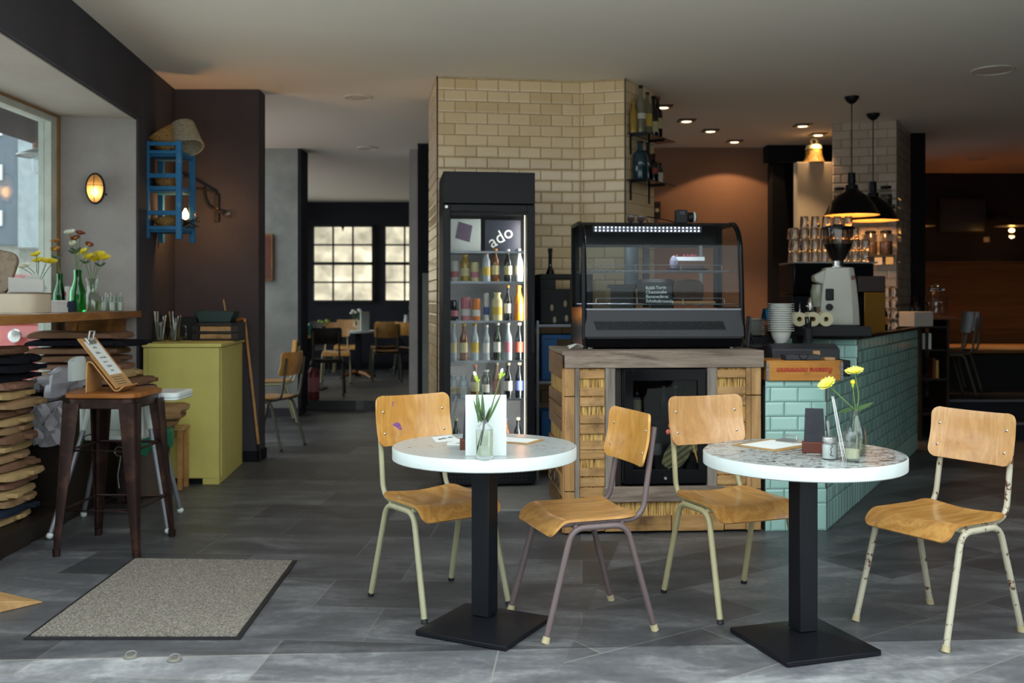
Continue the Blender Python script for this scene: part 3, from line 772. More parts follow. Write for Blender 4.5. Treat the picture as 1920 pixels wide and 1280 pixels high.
def bud(o, b0, p, d, s, tip):
    d = Vector(d).normalized(); q = d.to_track_quat('Z', 'Y').to_matrix().to_4x4(); M = Matrix.Translation(Vector(p) - b0) @ q
    mesh('bud', MB().lathe([(0, 0), (.0035 * s, .002 * s), (.0058 * s, .012 * s), (.0062 * s, .021 * s), (.005 * s, .026 * s)], 10, M=M), M_BUDG, o)
    if tip: mesh('petal_tip', MB().lathe([(.0048 * s, .024 * s), (.0055 * s, .031 * s), (.003 * s, .038 * s), (0, .039 * s)], 10, M=M), M_WPETAL, o)
def blade(a, c, w, th=.0008):
    a, c = Vector(a), Vector(c); d = c - a; side = d.cross(Vector((0, 1, .2))).normalized(); g = []
    for i in range(9):
        k = i / 8; q = a + d * k + Vector((0, -.004, 0)) * math.sin(PI * k); ww = w * (math.sin(PI * min(.98, .12 + .88 * k)) ** .8)
        g.append([q - side * ww, q + side * ww])
    return MB().sheet(g, th)
D0 = vy
o, b0 = stem_thing('carnation', 'budding carnation leaning towards the violet-splashed chair, in the carafe', 'flower', [(vx - .026, D0, TZ + .016), (vx - .010, D0, TZ + .09), (vx - .002, D0 - .002, TZ + .145), W(894, 760, D0), W(895, 714, D0)], .0022)
bud(o, b0, W(896, 717, D0), (-.35, 0, 1), 1.15, True); bud(o, b0, W(897, 716, D0), (.5, 0, 1), .45, False)
for a, c in (((897, 792), (893, 736)), ((902, 790), (896, 738)), ((903, 792), (905, 727)), ((900, 790), (888, 750))): mesh('leaf', blade(W(*a, D0) - b0, W(*c, D0) - b0, .0042), M_LEAF, o)
o, b0 = stem_thing('carnation', 'budding carnation with a side bud leaning towards the brown-legged chair, in the carafe', 'flower', [(vx - .012, D0 + .003, TZ + .05), (vx + .001, D0, TZ + .14), W(918, 775, D0), W(938, 708, D0)], .0021)
bud(o, b0, W(937, 711, D0), (.25, 0, 1), 1.1, True); bud(o, b0, W(942, 706, D0), (.7, 0, .9), .6, False)
for a, c in (((908, 795), (906, 744)), ((910, 795), (926, 752)), ((914, 792), (941, 735)), ((907, 798), (919, 762))): mesh('leaf', blade(W(*a, D0) - b0, W(*c, D0) - b0, .0042), M_LEAF, o)
def slate_stand(label, x, y, rz, w=.13):
    o = thing('slate_stand', label, 'table sign', (x, y, TZ), rz)
    mesh('block', MB().box(-w * .5, -.022, 0, w * .5, .022, .042), M_REDWOOD, o, bevel=.003)
    mesh('slate', MB().extr([(-w * .44, 0), (w * .44, 0), (w * .36, .155), (-w * .36, .155)], (0, -.006, .018), (1, 0, 0), Vector((0, .26, 1)).normalized(), (0, .006, 0)), M_SLATE, o, smooth=0)
    return o
p = TP(893, 842); slate_stand('slate sign in a red-brown block, half hidden behind the white menu block', p.x + .012, p.y, math.radians(4), .155)
def flat_card(name, label, a, bq, c, d, mat, cat='card', z=TZ, th=.0012):
    ps = [FL(*q, z) for q in (a, bq, c, d)]; ce = sum(ps, Vector()) / 4
    o = thing(name, label, cat, ce); mesh('sheet', MB().prism([(q.x - ce.x, q.y - ce.y) for q in ps], 0, th), mat, o, smooth=0); return o, ce
o, ce = flat_card('leaflet', 'larger white leaflet with black swirls lying near the slate sign', (818, 829), (862, 825), (846, 815), (809, 820), M_PAPER)
for (q, r) in (((834, 822.5), .012), ((845, 820.5), .011), ((826, 824), .009)):
    c = FL(*q, TZ) - ce; mesh('swirl', MB().tube(arc((c.x, c.y, .0016), r, .4, 5.2, 12, 'xy'), .0014, 5), M_INK, o)
o, ce = flat_card('leaflet', 'smaller folded white leaflet printed V2 lying in front of the other', (838, 834), (868, 834), (868, 824), (840, 826), M_PAPER, th=.004)
text('V2', .02, M_INK, 'lettering', o, frame(FL(857, 833, TZ) - ce + Vector((0, 0, .0045)), (1, .05, 0), (0, 1, 0)), shear=.3)
mesh('print_block', MB().box(-.035, -.012, .0041, -.015, .012, .0046), M_PAPERG, o, smooth=0)
def clipboard(label, c, rz, w, l, mats=(M_MASONITE, M_PAPER), tilt=None, ext=()):
    o = thing('clipboard', label, 'clipboard', c, rz)
    if tilt: o.rotation_euler = tilt
    mesh('board', MB().prism(rrect(w, l, .012), 0, .004), mats[0], o, bevel=.0008)
    mesh('paper_sheet', MB().prism([(-w * .36, -l * .42), (w * .36, -l * .42), (w * .36, l * .40), (-w * .36, l * .40)], .0042, .0056), mats[1], o, smooth=0)
    cl = mesh('clip', MB().extr([(-.045, 0), (.045, 0), (.05, .012), (.028, .035), (-.028, .035), (-.05, .012)], (0, l * .5 - .05, .0057), (1, 0, 0), Vector((0, 1, .35)).normalized(), (0, -.001, .0025)), M_STEEL, o, bevel=.001)
    mesh('clip_lever', MB().tube([(-.03, l * .5 - .012, .013), (-.026, l * .5 - .004, .030), (.026, l * .5 - .004, .030), (.03, l * .5 - .012, .013)], .003, 8).box(-.036, l * .5 - .026, .005, .036, l * .5 - .012, .016), M_STEEL, cl)
    return o
p = TP(962, 826); clipboard('clipboard with a silver clip lying beside the white menu block', (p.x, p.y, TZ), math.radians(62), .16, .225)

# ------------------------------------------------------------------ on the second table
p = TP(1450, 835); o = clipboard('clipboard with clear plastic clip lying on the chipped white table', (p.x, p.y, TZ), math.radians(-50), .225, .26)
p = TP(1530, 848); slate_stand('slate sign leaning back from a red-brown block beside the sugar jar', p.x - .005, p.y, math.radians(-14), .095)
p = TP(1560.5, 863); q = Vector((p.x, p.y + .03, TZ))
o = thing('sugar_jar', 'small glass sugar jar with silver lid beside the leaning cards', 'jar', q)
mesh('glass_body', MB().lathe([(0, 0), (.026, 0), (.0285, .004), (.0285, .062), (.025, .070), (.024, .076), (.0225, .076), (.0228, .068), (.0265, .06), (.0265, .004), (0, .003)], 28), pane('jar_pane', (.9, .92, .92), 1.2), o)
mesh('sugar', MB().lathe([(0, .0035), (.0262, .0045), (.0262, .055), (.012, .058), (0, .057)], 24), M_PAPER, o)
mesh('lid', MB().lathe([(.026, .066), (.0265, .078), (.025, .083), (.0, .084)], 28), M_STEEL, o)
mesh('clasp', MB().tube([(-.008, -.0295, .02), (-.003, -.031, .03), (-.006, -.031, .045), (.002, -.031, .05), (-.004, -.0305, .058)], .0014, 6).tube([(-.008, -.0295, .02), (.004, -.031, .016)], .0014, 6), M_BLK, o)
o = thing('teaspoon', 'teaspoon handle standing up behind the sugar jar lid', 'spoon', q + Vector((.002, .012, .083)))
mesh('handle', MB().extr([(-.0022, 0), (.0022, 0), (.0055, .05), (.0045, .058), (0, .061), (-.0045, .058), (-.0055, .05)], (0, .0, 0), (1, 0, 0), Vector((-.10, 0, 1)).normalized(), (0, .0012, 0)), M_STEEL, o, bevel=.0003)
pb = TP(1584, 866)
for k in range(3):
    o = mesh('menu_card', MB().box(-.0011, -.0, 0, .0011, .11, .232), [M_PAPER, M_PAPERG][k == 1], smooth=0)
    o.location = (pb.x - .006 + .006 * k, pb.y, TZ + .001); o.rotation_euler = (0, math.radians(-9.5 - .6 * k), math.radians(-17))
    tag(o, ['white menu card leaning on the jar, nearest to the sugar jar', 'grey-white menu card in the middle of the three leaning cards', 'white menu card of the leaning three, nearest to the tumbler'][k], 'menu card', 'leaning menu cards')
p = TP(1603, 868); 
o = thing('tumbler', 'clear glass tumbler with a candle end in front of the daisy bottle', 'glass', (p.x, p.y + .034, TZ))
mesh('glass_body', MB().lathe([(0, 0), (.025, 0), (.028, .004), (.031, .10), (.028, .108), (.026, .112), (.024, .112), (.026, .106), (.0288, .10), (.0262, .014), (0, .011)], 28), pane('jar_pane', (.9, .92, .92), 1.2), o)
mesh('wax', MB().lathe([(0, .012), (.0258, .014), (.027, .045), (0, .043)], 24), plain('wax', 'c9c3a2', .5), o)
p = TP(1604, 855); bx, by = p.x + .012, p.y + .03
o = thing('bottle_vase', 'clear glass bottle of water holding yellow daisies', 'vase', (bx, by, TZ))
mesh('glass_body', MB().lathe([(0, 0), (.034, 0), (.037, .004), (.038, .07), (.036, .095), (.022, .13), (.014, .148), (.0125, .165), (.0145, .168), (.0145, .176), (.011, .176), (.0105, .150), (.019, .130), (.0335, .095), (.0355, .07), (.0345, .010), (0, .008)], 32), pane('jar_pane', (.9, .92, .92), 1.2), o, smooth=60)
mesh('water', MB().lathe([(0, .0085), (.034, .0105), (.0352, .06), (0, .06)], 28), pane('water_tint', (.75, .8, .6), .6), o, smooth=60)
def bloom(o, b0, p, d, r, pm, cm, n=22, cup=.35, layers=2):
    d = Vector(d).normalized(); q = d.to_track_quat('Z', 'Y').to_matrix().to_4x4(); M = Matrix.Translation(Vector(p) - b0) @ q
    mb = MB()
    for l in range(layers):
        rr = r * (1 - .25 * l); el = cup + .28 * l
        for k in range(n):
            a = 2 * PI * (k + .5 * l) / n + RN.uniform(-.06, .06); e = el + RN.uniform(-.1, .1); g = []
            for i in range(5):
                t = i / 4; rad = r * .12 + rr * .88 * t; w = rr * .145 * math.sin(PI * (.18 + .74 * t))
                z = rad * math.tan(e) * .6 * t
                c = Vector((rad * math.cos(a), rad * math.sin(a), z)); sd = Vector((-math.sin(a), math.cos(a), 0)) * w
                g.append([c - sd, c + Vector((0, 0, -w * .25)), c + sd])
            mb.sheet(g, .0006)
    mesh('petals', mb.xf(M), pm, o, smooth=60)['kind'] = 'thing'
    mesh('flower_centre', MB().ball((0, 0, r * .05), r * .28, (1, 1, .5), 12, 6).xf(M), cm, o)
    mesh('sepal', MB().lathe([(0, -r * .22), (r * .12, -r * .2), (r * .26, -.001), (0, .0)], 10).xf(M), M_STEM, o)
D0 = by
neck = Vector((bx, by, TZ + .17))
o, b0 = stem_thing('daisy', 'yellow daisy on a long stem leaning towards the red-lettered crate', 'flower', [(bx + .01, by, TZ + .03), neck, W(1596, 762, D0), W(1553, 722, D0)], .0026)
bloom(o, b0, W(1551, 720, D0), (-.55, -.35, .75), .036, M_LEMON, M_YELLOW)
o, b0 = stem_thing('daisy', 'tallest yellow daisy standing over the bottle vase', 'flower', [(bx - .012, by, TZ + .03), neck + Vector((.002, 0, 0)), W(1611, 745, D0), W(1603, 699, D0)], .0026)
bloom(o, b0, W(1602, 697, D0), (-.2, -.25, .9), .036, M_LEMON, M_YELLOW)
for a, c in (((1606, 768), (1638, 754)), ((1604, 772), (1622, 757)), ((1598, 766), (1572, 772))): mesh('leaf', blade(W(*a, D0) - b0, W(*c, D0) - b0, .008), M_LEAF, o)
o, b0 = stem_thing('daisy', 'closed yellow daisy bud between the two open daisies', 'flower', [(bx, by + .008, TZ + .04), neck + Vector((.001, .002, 0)), W(1602, 750, D0), W(1599, 725, D0)], .0022)
bud(o, b0, W(1599, 727, D0), (0, 0, 1), .9, False)
mesh('petals', MB().ball(W(1599, 716, D0) - b0, .009, (1, 1, 1.1), 12, 8), M_YELLOW, o)
# ------------------------------------------------------------------ crate-clad counter (own frame: x along the front, y into the bar)
CA = math.atan2(5.80 - 5.71, 1.457 - .30)
ct = thing('crate_counter', 'bar counter clad in old wooden crates and reed matting', 'counter', (.30, 5.71, 0), CA)
CW, CD, CH = 1.165, .66, 1.05
CR = lambda x, y, z: Vector((.30, 5.71, 0)) + Matrix.Rotation(CA, 3, 'Z') @ Vector((x, y, z))
mesh('carcass', MB().box(.03, .03, .05, .335, CD, .955).box(.83, .03, .05, CW - .02, CD, .955).box(.3, .03, .05, .85, CD, .27).box(.3, .6, .25, .85, CD, .955), W_DARK, ct, smooth=0)
mesh('countertop', MB().box(-.01, -.005, 1.028, CW + .005, CD + .03, 1.052), W_GREY, ct, bevel=.003)
mesh('top_rail', MB().box(0, -.022, .955, CW, .0, 1.03), W_GREY, ct, bevel=.003)
for x0, x1, w in ((.0, .058, W_CRATEZ), (1.062, 1.09, W_CRATEZ), (1.092, 1.15, W_CRATEZ)):
    for z0, z1 in ((.01, .245), (.25, .52), (.525, .79), (.795, .955)): mesh('post', MB().box(x0, -.012, z0, x1, .03, z1), w, ct, bevel=.002)
for x0, x1 in ((.060, .086), (.235, .292), (.832, .888)): mesh('grey_post', MB().box(x0, -.016, .02 if x0 < .2 else .19, x1, .03, .955), W_GREYZ, ct, bevel=.002)
mesh('lower_rail', MB().box(.225, -.024, .185, .93, .01, .272), W_GREY, ct, bevel=.003)
z = .945; flip = 0
sl = []
def slat(x0, x1, z0, z1, m=None): mesh('slat', MB().box(x0, -.010 + RN.uniform(-.003, .003), z0, x1, .02, z1), m or W_CRATE, ct, bevel=.002)
mesh('reed_panel', MB().box(.086, .002, .10, .236, .03, .95), M_REED, ct, smooth=0)
mesh('reed_panel', MB().box(.888, .002, .10, 1.062, .03, .95), M_REED, ct, smooth=0)
mesh('reed_panel', MB().box(.235, .002, .10, .93, .03, .19), M_REED, ct, smooth=0)
for (z0, z1) in ((.895, .940), (.795, .843), (.735, .786), (.637, .685), (.578, .632), (.487, .538), (.432, .482), (.335, .383), (.275, .325), (.215, .268), (.02, .105)):
    slat(.088, .232, z0, z1)
    if z0 > .1: slat(.890, 1.060, z0, z1)
slat(.236, .62, .015, .10); slat(.625, .93, .012, .104); slat(.935, 1.06, .015, .10); slat(.935, 1.06, .105, .2)
# left return
rp = mesh('reed_panel', MB().box(.002, .03, .02, .03, CD, .95), M_REED, ct, smooth=0)
for (z0, z1) in ((.89, 1.026), (.735, .80), (.66, .728), (.59, .655), (.42, .50), (.35, .415), (.10, .20)):
    mesh('side_slat', MB().obox((-.006, CD / 2 + .02, (z0 + z1) / 2), (.014, CD - .05 + RN.uniform(-.02, .02), z1 - z0), 0, 0, RN.uniform(-.01, .01)), W_CRATEY, ct, bevel=.002)
lb = mesh('side_slat', MB().box(-.014, .03, .215, .0, CD, .34), W_CRATE, ct, bevel=.002)
text('CABCARA', .135, M_INK, 'lettering', lb, frame((-.0150, .36, .232), (0, -1, 0), (0, 0, 1)), sx=.86, bold=.004)
mesh('side_post', MB().box(-.010, .0, .01, .0, .035, .95), W_CRATEZ, ct, smooth=0)
# ------------------------------------------------------------------ wine cooler in the counter
wc = thing('wine_cooler', 'black glass-door wine cooler built into the crate counter', 'wine cooler', CR(.34, 0, .285), CA)
cw, chh = .485, .67
mesh('cabinet', MB().box(.01, .33, .01, cw - .01, .53, chh - .005).box(.0, .02, .005, .02, .5, chh - .006).box(cw - .02, .02, .005, cw, .5, chh - .006).box(.01, .02, 0, cw - .01, .5, .02).box(.01, .02, chh - .025, cw - .01, .5, chh - .005), M_BLKMAT, wc, smooth=0)
dr = mesh('door_frame', MB().box(.005, -.018, .002, .058, .012, chh - .008).box(cw - .05, -.018, .002, cw - .003, .012, chh - .008).box(.055, -.018, .002, cw - .045, .012, .085).box(.055, -.018, chh - .075, cw - .045, .012, chh - .008), M_BLKGLOSS, wc, bevel=.003)
mesh('pane', MB().box(.055, -.004, .08, cw - .045, .0, chh - .07), M_PANED, dr, smooth=0)
mesh('lock', MB().lathe([(0, .012), (.008, .012), (.011, .0)], 16, M=Matrix.Translation((cw * .5, -.018, .035)) @ Matrix.Rotation(PI / 2, 4, 'X')), M_CHROME, dr)
for z in (.34, .09): mesh('shelf', MB().box(.02, .05, z, cw - .02, .34, z + .008), M_BLKGLOSS, wc, smooth=0)
# printed sprig on the door: berries and leaves, standing proud of the glass
sp = mesh('berry_sprig', MB().tube([(.33, -.008, .43), (.305, -.010, .35), (.29, -.009, .28)], .005, 6).tube([(.41, -.008, .22), (.43, -.008, .15), (.445, -.008, .10)], .005, 6), plain('twig', 'a8803e', .6), wc)
M_BERRY = plain('coral_berry', 'c2604a', .35, var=.12, vs=30)
for (x, z) in ((.285, .405), (.315, .42), (.283, .378), (.335, .385), (.328, .362), (.34, .41), (.276, .335), (.30, .327), (.312, .315), (.262, .30), (.306, .292), (.345, .345)):
    mesh('berry', MB().ball((x, -.009, z), .0135, (1, .42, 1.15), 12, 8), M_BERRY, sp)
def leafmat():
    t = NT('printed_leaf'); v = t.coord((1, 1, 1), rot=(0, .6, 0)); sep = t.n('ShaderNodeSeparateXYZ'); t.l(v, sep.inputs[0])
    w = t.math('SINE', t.math('MULTIPLY', sep.outputs[2], 210)); n = t.noise(v, 20, 4)
    return t.pbr(t.ramp(t.math('ADD', t.math('MULTIPLY', w, .22), n), [(.3, '2c2a20'), (.55, '4e4c30'), (.75, '5f5e38')]), .5)
LFM = leafmat()
for a, c, w in (((.245, .10), (.385, .285), .058), ((.30, .095), (.40, .24), .036), ((.40, .25), (.475, .165), .04)):
    mesh('leaf', blade(Vector((a[0], -.0075, a[1])), Vector((c[0], -.0075, c[1])), w, .0015), LFM, sp)

# ------------------------------------------------------------------ bottles
def bprof(kind, r, h):
    if kind == 'beer': return [(0, 0), (r * .92, 0), (r, .006), (r, h * .56), (r * .92, h * .64), (r * .5, h * .78), (r * .40, h * .84), (r * .40, h)]
    if kind == 'wine': return [(0, 0), (r * .92, 0), (r, .006), (r, h * .60), (r * .9, h * .68), (r * .42, h * .76), (r * .38, h * .80), (r * .38, h)]
    if kind == 'spirit': return [(0, 0), (r * .95, 0), (r, .006), (r, h * .63), (r * .93, h * .69), (r * .55, h * .75), (r * .36, h * .80), (r * .34, h)]
    if kind == 'can': return [(0, 0), (r * .85, 0), (r, .008), (r, h * .92), (r * .85, h), (0, h)]
    return [(0, 0), (r * .95, 0), (r, .006), (r, h * .72), (r * .8, h * .80), (r * .6, h * .84), (r * .6, h)]
def bottle(label, loc, kind, r, h, gm, cm=None, lm=None, group=None, band=(.22, .5), neck=None, rz=0):
    o = thing('can' if kind == 'can' else 'bottle', label, 'can' if kind == 'can' else 'bottle', loc, rz, group)
    pf = bprof(kind, r, h); mesh('body', MB().lathe(pf + [(0, h)], 18), gm, o, smooth=50)
    if cm and kind != 'can': rr = pf[-1][0]; mesh('cap', MB().lathe([(rr * 1.02, h * .955), (rr * 1.25, h * .96), (rr * 1.25, h * 1.02), (0, h * 1.025)], 14), cm, o)
    if lm: mesh('paper_label', MB().lathe([(r * 1.005, h * band[0]), (r * 1.012, h * band[0] + .001), (r * 1.012, h * band[1]), (r * 1.005, h * band[1])], 18), lm, o)
    if neck: mesh('neck_label', MB().lathe([(r * .47, h * .80), (r * .45, h * .82), (r * .44, h * .93)], 14), neck, o)
    return o
BG_AMB = plain('amber_glass', '6b3a12', .12, var=.1); BG_GRN = plain('dark_green_glass', '1c2b18', .1); BG_DRK = plain('black_glass', '0c1014', .1); BG_BLU = plain('blue_glass', '12303c', .1)
BG_CLR = plain('pale_liquor_glass', '8f8a72', .08, trans=.5); BG_YEL = plain('yellow_liquor_glass', 'a8862e', .1, trans=.3); BG_ORG = plain('orange_soda_glass', 'c2791c', .15); BG_PAL = plain('frosted_bottle_glass', '8d949a', .2)
LB = [plain('label_cream', 'b9ad82', .7), plain('label_white', 'bdb9b0', .7), plain('label_red', '8c3b2a', .7), plain('label_yellow', 'b79a3c', .7), plain('label_blue', '3a4680', .7), plain('label_pink', 'b06a72', .7), plain('label_orange', 'bd6a2c', .7)]
def cooler_b(label, x, y, z, kind, r, h, gm, cm, lm): bottle(label, CR(.34 + x, y, .285 + z), kind, r, h, gm, cm, lm, 'bottles in the wine cooler')
cooler_b('dark bottle with cream leaf-print label in the wine cooler', .10, .10, .349, 'wine', .030, .255, BG_DRK, M_BLK, LB[0])
cooler_b('dark capped bottle behind the berry sprig in the wine cooler', .27, .14, .349, 'beer', .028, .20, BG_DRK, M_STEEL, None)
cooler_b('dark bottle with white label near the cooler hinge', .34, .14, .349, 'beer', .028, .20, BG_DRK, M_STEEL, LB[1])
cooler_b('dark bottle with white label on the lower cooler shelf', .22, .10, .099, 'wine', .030, .245, BG_DRK, M_BLK, LB[1])
cooler_b('dark bottle below the printed leaf tips in the cooler', .40, .12, .099, 'wine', .030, .245, BG_GRN, M_BLK, LB[0])

# ------------------------------------------------------------------ cake display case on the counter (own frame)
cp = CR(.135, .20, CH + .002)
dc = thing('display_case', 'black countertop cake display case with curved glass and LED strip', 'display case', cp, CA)
w, d = .985, .50; dh = .765
def side_prof():      # y (front negative), z
    return [(0.0, .02), (-.035, .05), (-.02, .205), (.0, .21)]
base = [(.0, .022), (.02, .0), (d - .02, 0), (d, .03), (d, .245), (.015, .245), (.0, .235), (-.022, .06)]
mesh('base', MB().extr([(0, .012), (d, .012), (d, .24), (.03, .24), (.012, .23), (-.02, .065)], (.02, 0, 0), (0, 1, 0), (0, 0, 1), (w - .04, 0, 0)), M_BLKGLOSS, dc, bevel=.004, smooth=20)
fp = MB().extr([(-.026, .075), (-.018, .075), (.014, .232), (.006, .236)], (.012, 0, 0), (0, 1, 0), (0, 0, 1), (w - .024, 0, 0))
fpan = mesh('front_panel', fp, plain('dark_steel_panel', '222226', .32, .2, var=.05, spec=.3), dc, smooth=20)
vg = MB()
for k in range(58):
    x = .085 + k * (w - .20) / 58
    vg.add([(x, -.0225 - .0028, .118), (x + .008, -.0225 - .0028, .118), (x - .018 + .008, -.012 - .0036, .168), (x - .018, -.012 - .0036, .168)], [(0, 1, 2, 3)])
mesh('vent_slot', vg, M_BLKMAT, fpan, smooth=0)
mesh('front_trim', MB().box(.012, -.0, .233, w - .012, .022, .243), M_ALU, dc, smooth=0)
# side cheeks with rounded front top
def cheek(y0, y1, inset):
    pts = [(y0 + inset, .235 + inset)]
    R_ = .17 - inset
    for k in range(9):
        a = PI - PI / 2 * k / 8; pts.append((.065 + .17 + R_ * math.cos(a) - .0, dh - .17 - inset * 0 + R_ * math.sin(a)))
    pts += [(y1 - inset, dh - inset), (y1 - inset, .235 + inset)]; return pts
def arch(y0=.0):
    o = [(.012, .235), (.022, .40), (.040, .56)]
    for k in range(8):
        a = PI * .96 - PI * .46 * k / 7; o.append((.222 + .18 * math.cos(a), dh - .18 + .18 * math.sin(a)))
    return o
AR = arch()
for x in (.0, w - .026):
    outer = AR + [(d, dh), (d, .02), (.0, .02)]
    # frame: outer arch minus inner arch as a swept bar
    mesh('side_frame', MB().tube([(x + .013, p[0], p[1]) for p in [(-.005, .06)] + AR + [(d - .01, dh - .002)]], .016, 8).box(x, d - .03, .02, x + .026, d, dh).box(x, .01, .02, x + .026, d, .25), M_BLKGLOSS, dc, smooth=50)
    mesh('side_pane', MB().extr([(.03, .245)] + [(p[0] + .01, p[1] - .008) for p in AR[1:]] + [(d - .03, dh - .012), (d - .03, .245)], (x + .011, 0, 0), (0, 1, 0), (0, 0, 1), (.004, 0, 0)), M_PANECASE, dc, smooth=0)
mesh('front_pane', MB().sheet([[(.026 + (w - .052) * j / 2, p[0] + .004, p[1]) for j in range(3)] for p in AR], .004), M_PANECASE, dc, smooth=60)
mesh('roof', MB().box(.0, .20, dh - .012, w, d, dh + .006), M_BLKGLOSS, dc, bevel=.003)
mesh('back_frame', MB().box(.026, d - .02, .245, .05, d, dh - .02).box(w * .475, d - .024, .245, w * .515, d, dh - .02).box(w - .05, d - .02, .245, w - .026, d, dh - .02).box(.026, d - .02, dh - .13, w - .026, d, dh - .012), M_BLKMAT, dc, smooth=0)
mesh('back_pane', MB().box(.04, d - .012, .245, w - .04, d - .008, dh - .03), M_PANECASE, dc, smooth=0)
l = bpy.data.lights.new('case_led_light', 'AREA'); l.shape = 'RECTANGLE'; l.size = .65; l.size_y = .02; l.energy = .8; l.color = (.82, .88, 1); q = bpy.data.objects.new('case_led_light', l); COL.objects.link(q); q.location = Vector(cp) + Matrix.Rotation(CA, 3, 'Z') @ Vector((.43, .18, dh - .07)); q.rotation_euler = (0, 0, CA)
led_and_reflection = mesh('led_bar', MB().box(.09, .16, dh - .055, w - .22, .20, dh - .018), M_DKGREY, dc, smooth=0)
for k in range(27):
    x = .105 + k * (w - .345) / 26
    for dz in (.028, .047): mesh('led_and_reflection', MB().ball((x, .152, dh - dz), .0030, (1, 1, 1.3), 8, 6), E_LED, led_and_reflection)  # second row of glowing dots stands in for the strip's reflection
M_WIRE = plain('chromed_wire', 'b4b6ba', .25, .9)
for zz, y0 in ((.47, .10), (.268, .045)):
    sh = MB()
    for k in range(24): sh.tube([(.04 + (w - .08) * k / 23, y0, zz), (.04 + (w - .08) * k / 23, d - .05, zz)], .0018, 5)
    sh.tube([(.03, y0, zz), (w - .03, y0, zz)], .004, 6).tube([(.03, d - .05, zz), (w - .03, d - .05, zz)], .004, 6)
    s_ = mesh('wire_shelf', sh, M_WIRE, dc)
    mesh('shelf_rail', MB().tube(fillet([(.09, y0 + .004, zz), (.09, y0 + .004, zz + .036), (w - .11, y0 + .004, zz + .036), (w - .11, y0 + .004, zz)], .012, 4), .0026, 6).tube([(.34, y0 + .004, zz), (.34, y0 + .004, zz + .036)], .0022, 5).tube([(.62, y0 + .004, zz), (.62, y0 + .004, zz + .036)], .0022, 5), M_WIRE, s_)
mesh('upright', MB().box(w - .155, d - .045, .25, w - .135, d - .03, dh - .12), M_ALU, dc, smooth=0)
for x in (.06, w - .06): mesh('foot', MB().lathe([(.018, -.002), (.018, .02), (0, .02)], 12).xf(Matrix.Translation((x, .06, 0))), M_STEEL, dc)
DC = lambda x, y, z: Vector(cp) + Matrix.Rotation(CA, 3, 'Z') @ Vector((x, y, z))
# things inside and on top
o = thing('price_board', 'small chalk board listing four cakes inside the display case', 'sign', DC(.385, .038, .274), CA)
mesh('board', MB().extr([(0, 0), (.165, 0), (.165, .105), (0, .105)], (0, 0, 0), (1, 0, 0), Vector((0, .12, 1)).normalized(), (0, .004, 0)), M_SLATE, o, smooth=0)
for k, s in enumerate(('R\u00fcbli-Torte', 'Cheesecake', 'Bananenbrot', 'Schokobrownie')):
    text(s, .027, M_CHALK, 'chalk_line', o, frame((.006, -.0015 + .0105 - .0028 * k, .083 - .0255 * k), (1, 0, .04 - .02 * k), (0, .12, 1)), align='LEFT', ext=.0002, sx=.98, bold=.0005)
M_CAKE = plain('brown_cake', '4a2c1c', .8, var=.3, vs=40, bs=.5, bscale=90); M_LOAF = plain('dark_loaf', '3a2418', .85, var=.4, vs=50, bs=.7, bscale=80)
o = thing('cake', 'half a layered cake with cream and red berries on the upper case shelf', 'cake', DC(.70, .26, .476), CA)
mesh('plate', MB().lathe([(0, 0), (.12, 0), (.135, .012), (.13, .014), (0, .006)], 28), plain('dark_blue_plate', '20253a', .2), o)
half = [(-.10, 0)] + [(.10 * math.cos(a), .10 * math.sin(a)) for a in [PI - PI * k / 16 for k in range(17)]]
mesh('sponge', MB().prism([(x, y - .04) for x, y in half][::-1], .012, .062), M_CAKE, o, smooth=30)
mesh('cream', MB().prism([(x, y - .04) for x, y in half][::-1], .062, .086), M_PAPER, o, smooth=30)
for k in range(9): mesh('berry', MB().ball((RN.uniform(-.085, .085), RN.uniform(-.03, .03), .093), .009, seg=8, rings=6), plain('red_berry', '6e1e28', .3), o)
o = thing('cake_wrap', 'crumpled clear wrap standing beside the cream cake', 'wrapping', DC(.605, .22, .474), CA)
mesh('film', MB().ball((0, 0, .05), .040, (.7, .5, 1.15), 7, 5), plain('clear_wrap', 'b9b4c6', .15, trans=.5), o, smooth=10)
o = thing('cake', 'dark round cake behind the chalk board in the case', 'cake', DC(.52, .33, .274), CA)
mesh('sponge', MB().lathe([(0, 0), (.115, 0), (.12, .012), (.12, .13), (.105, .15), (0, .15)], 30), plain('black_cake', '1d1614', .6), o)
o = thing('loaf', 'brown loaf cake on a wooden board in the display case', 'cake', DC(.70, .27, .288), CA)
mesh('crumb', MB().extr([(-.085, 0), (.085, 0), (.095, .09), (.07, .125), (0, .135), (-.07, .125), (-.095, .09)], (0, -.07, 0), (1, 0, 0), (0, 0, 1), (0, .16, 0)), M_LOAF, o, bevel=.01)
o = mesh('cake_board', MB().box(-.15, -.10, 0, .15, .14, .012), W_PLYL, bevel=.002); o.location = DC(.72, .26, .274); o.rotation_euler = (0, 0, CA - .25); tag(o, 'wooden board under the loaf cake in the display case', 'board')
o = thing('sunglasses', 'dark sunglasses lying on top of the display case', 'sunglasses', DC(.37, .24, dh + .008), CA)
for s in (-1, 1):
    mesh('lens', MB().lathe([(0, .004), (.022, .003), (.024, 0), (.022, -.003), (0, -.004)], 18, M=Matrix.Translation((.031 * s, 0, .024)) @ Matrix.Rotation(PI / 2, 4, 'X')), plain('lens_brown', '2a1716', .08), o)
    mesh('temple', MB().tube([(.05 * s, .005, .036), (.055 * s + .03, .08, .030), (.06 * s + .05, .14, .004)], .0028, 6), M_BLKGLOSS, o)
mesh('bridge', MB().tube([(-.01, 0, .032), (.01, 0, .032)], .003, 6), M_STEEL, o)
o = thing('cable', 'thin black cable lying across the display case roof', 'cable', DC(.45, .30, dh + .007), CA)
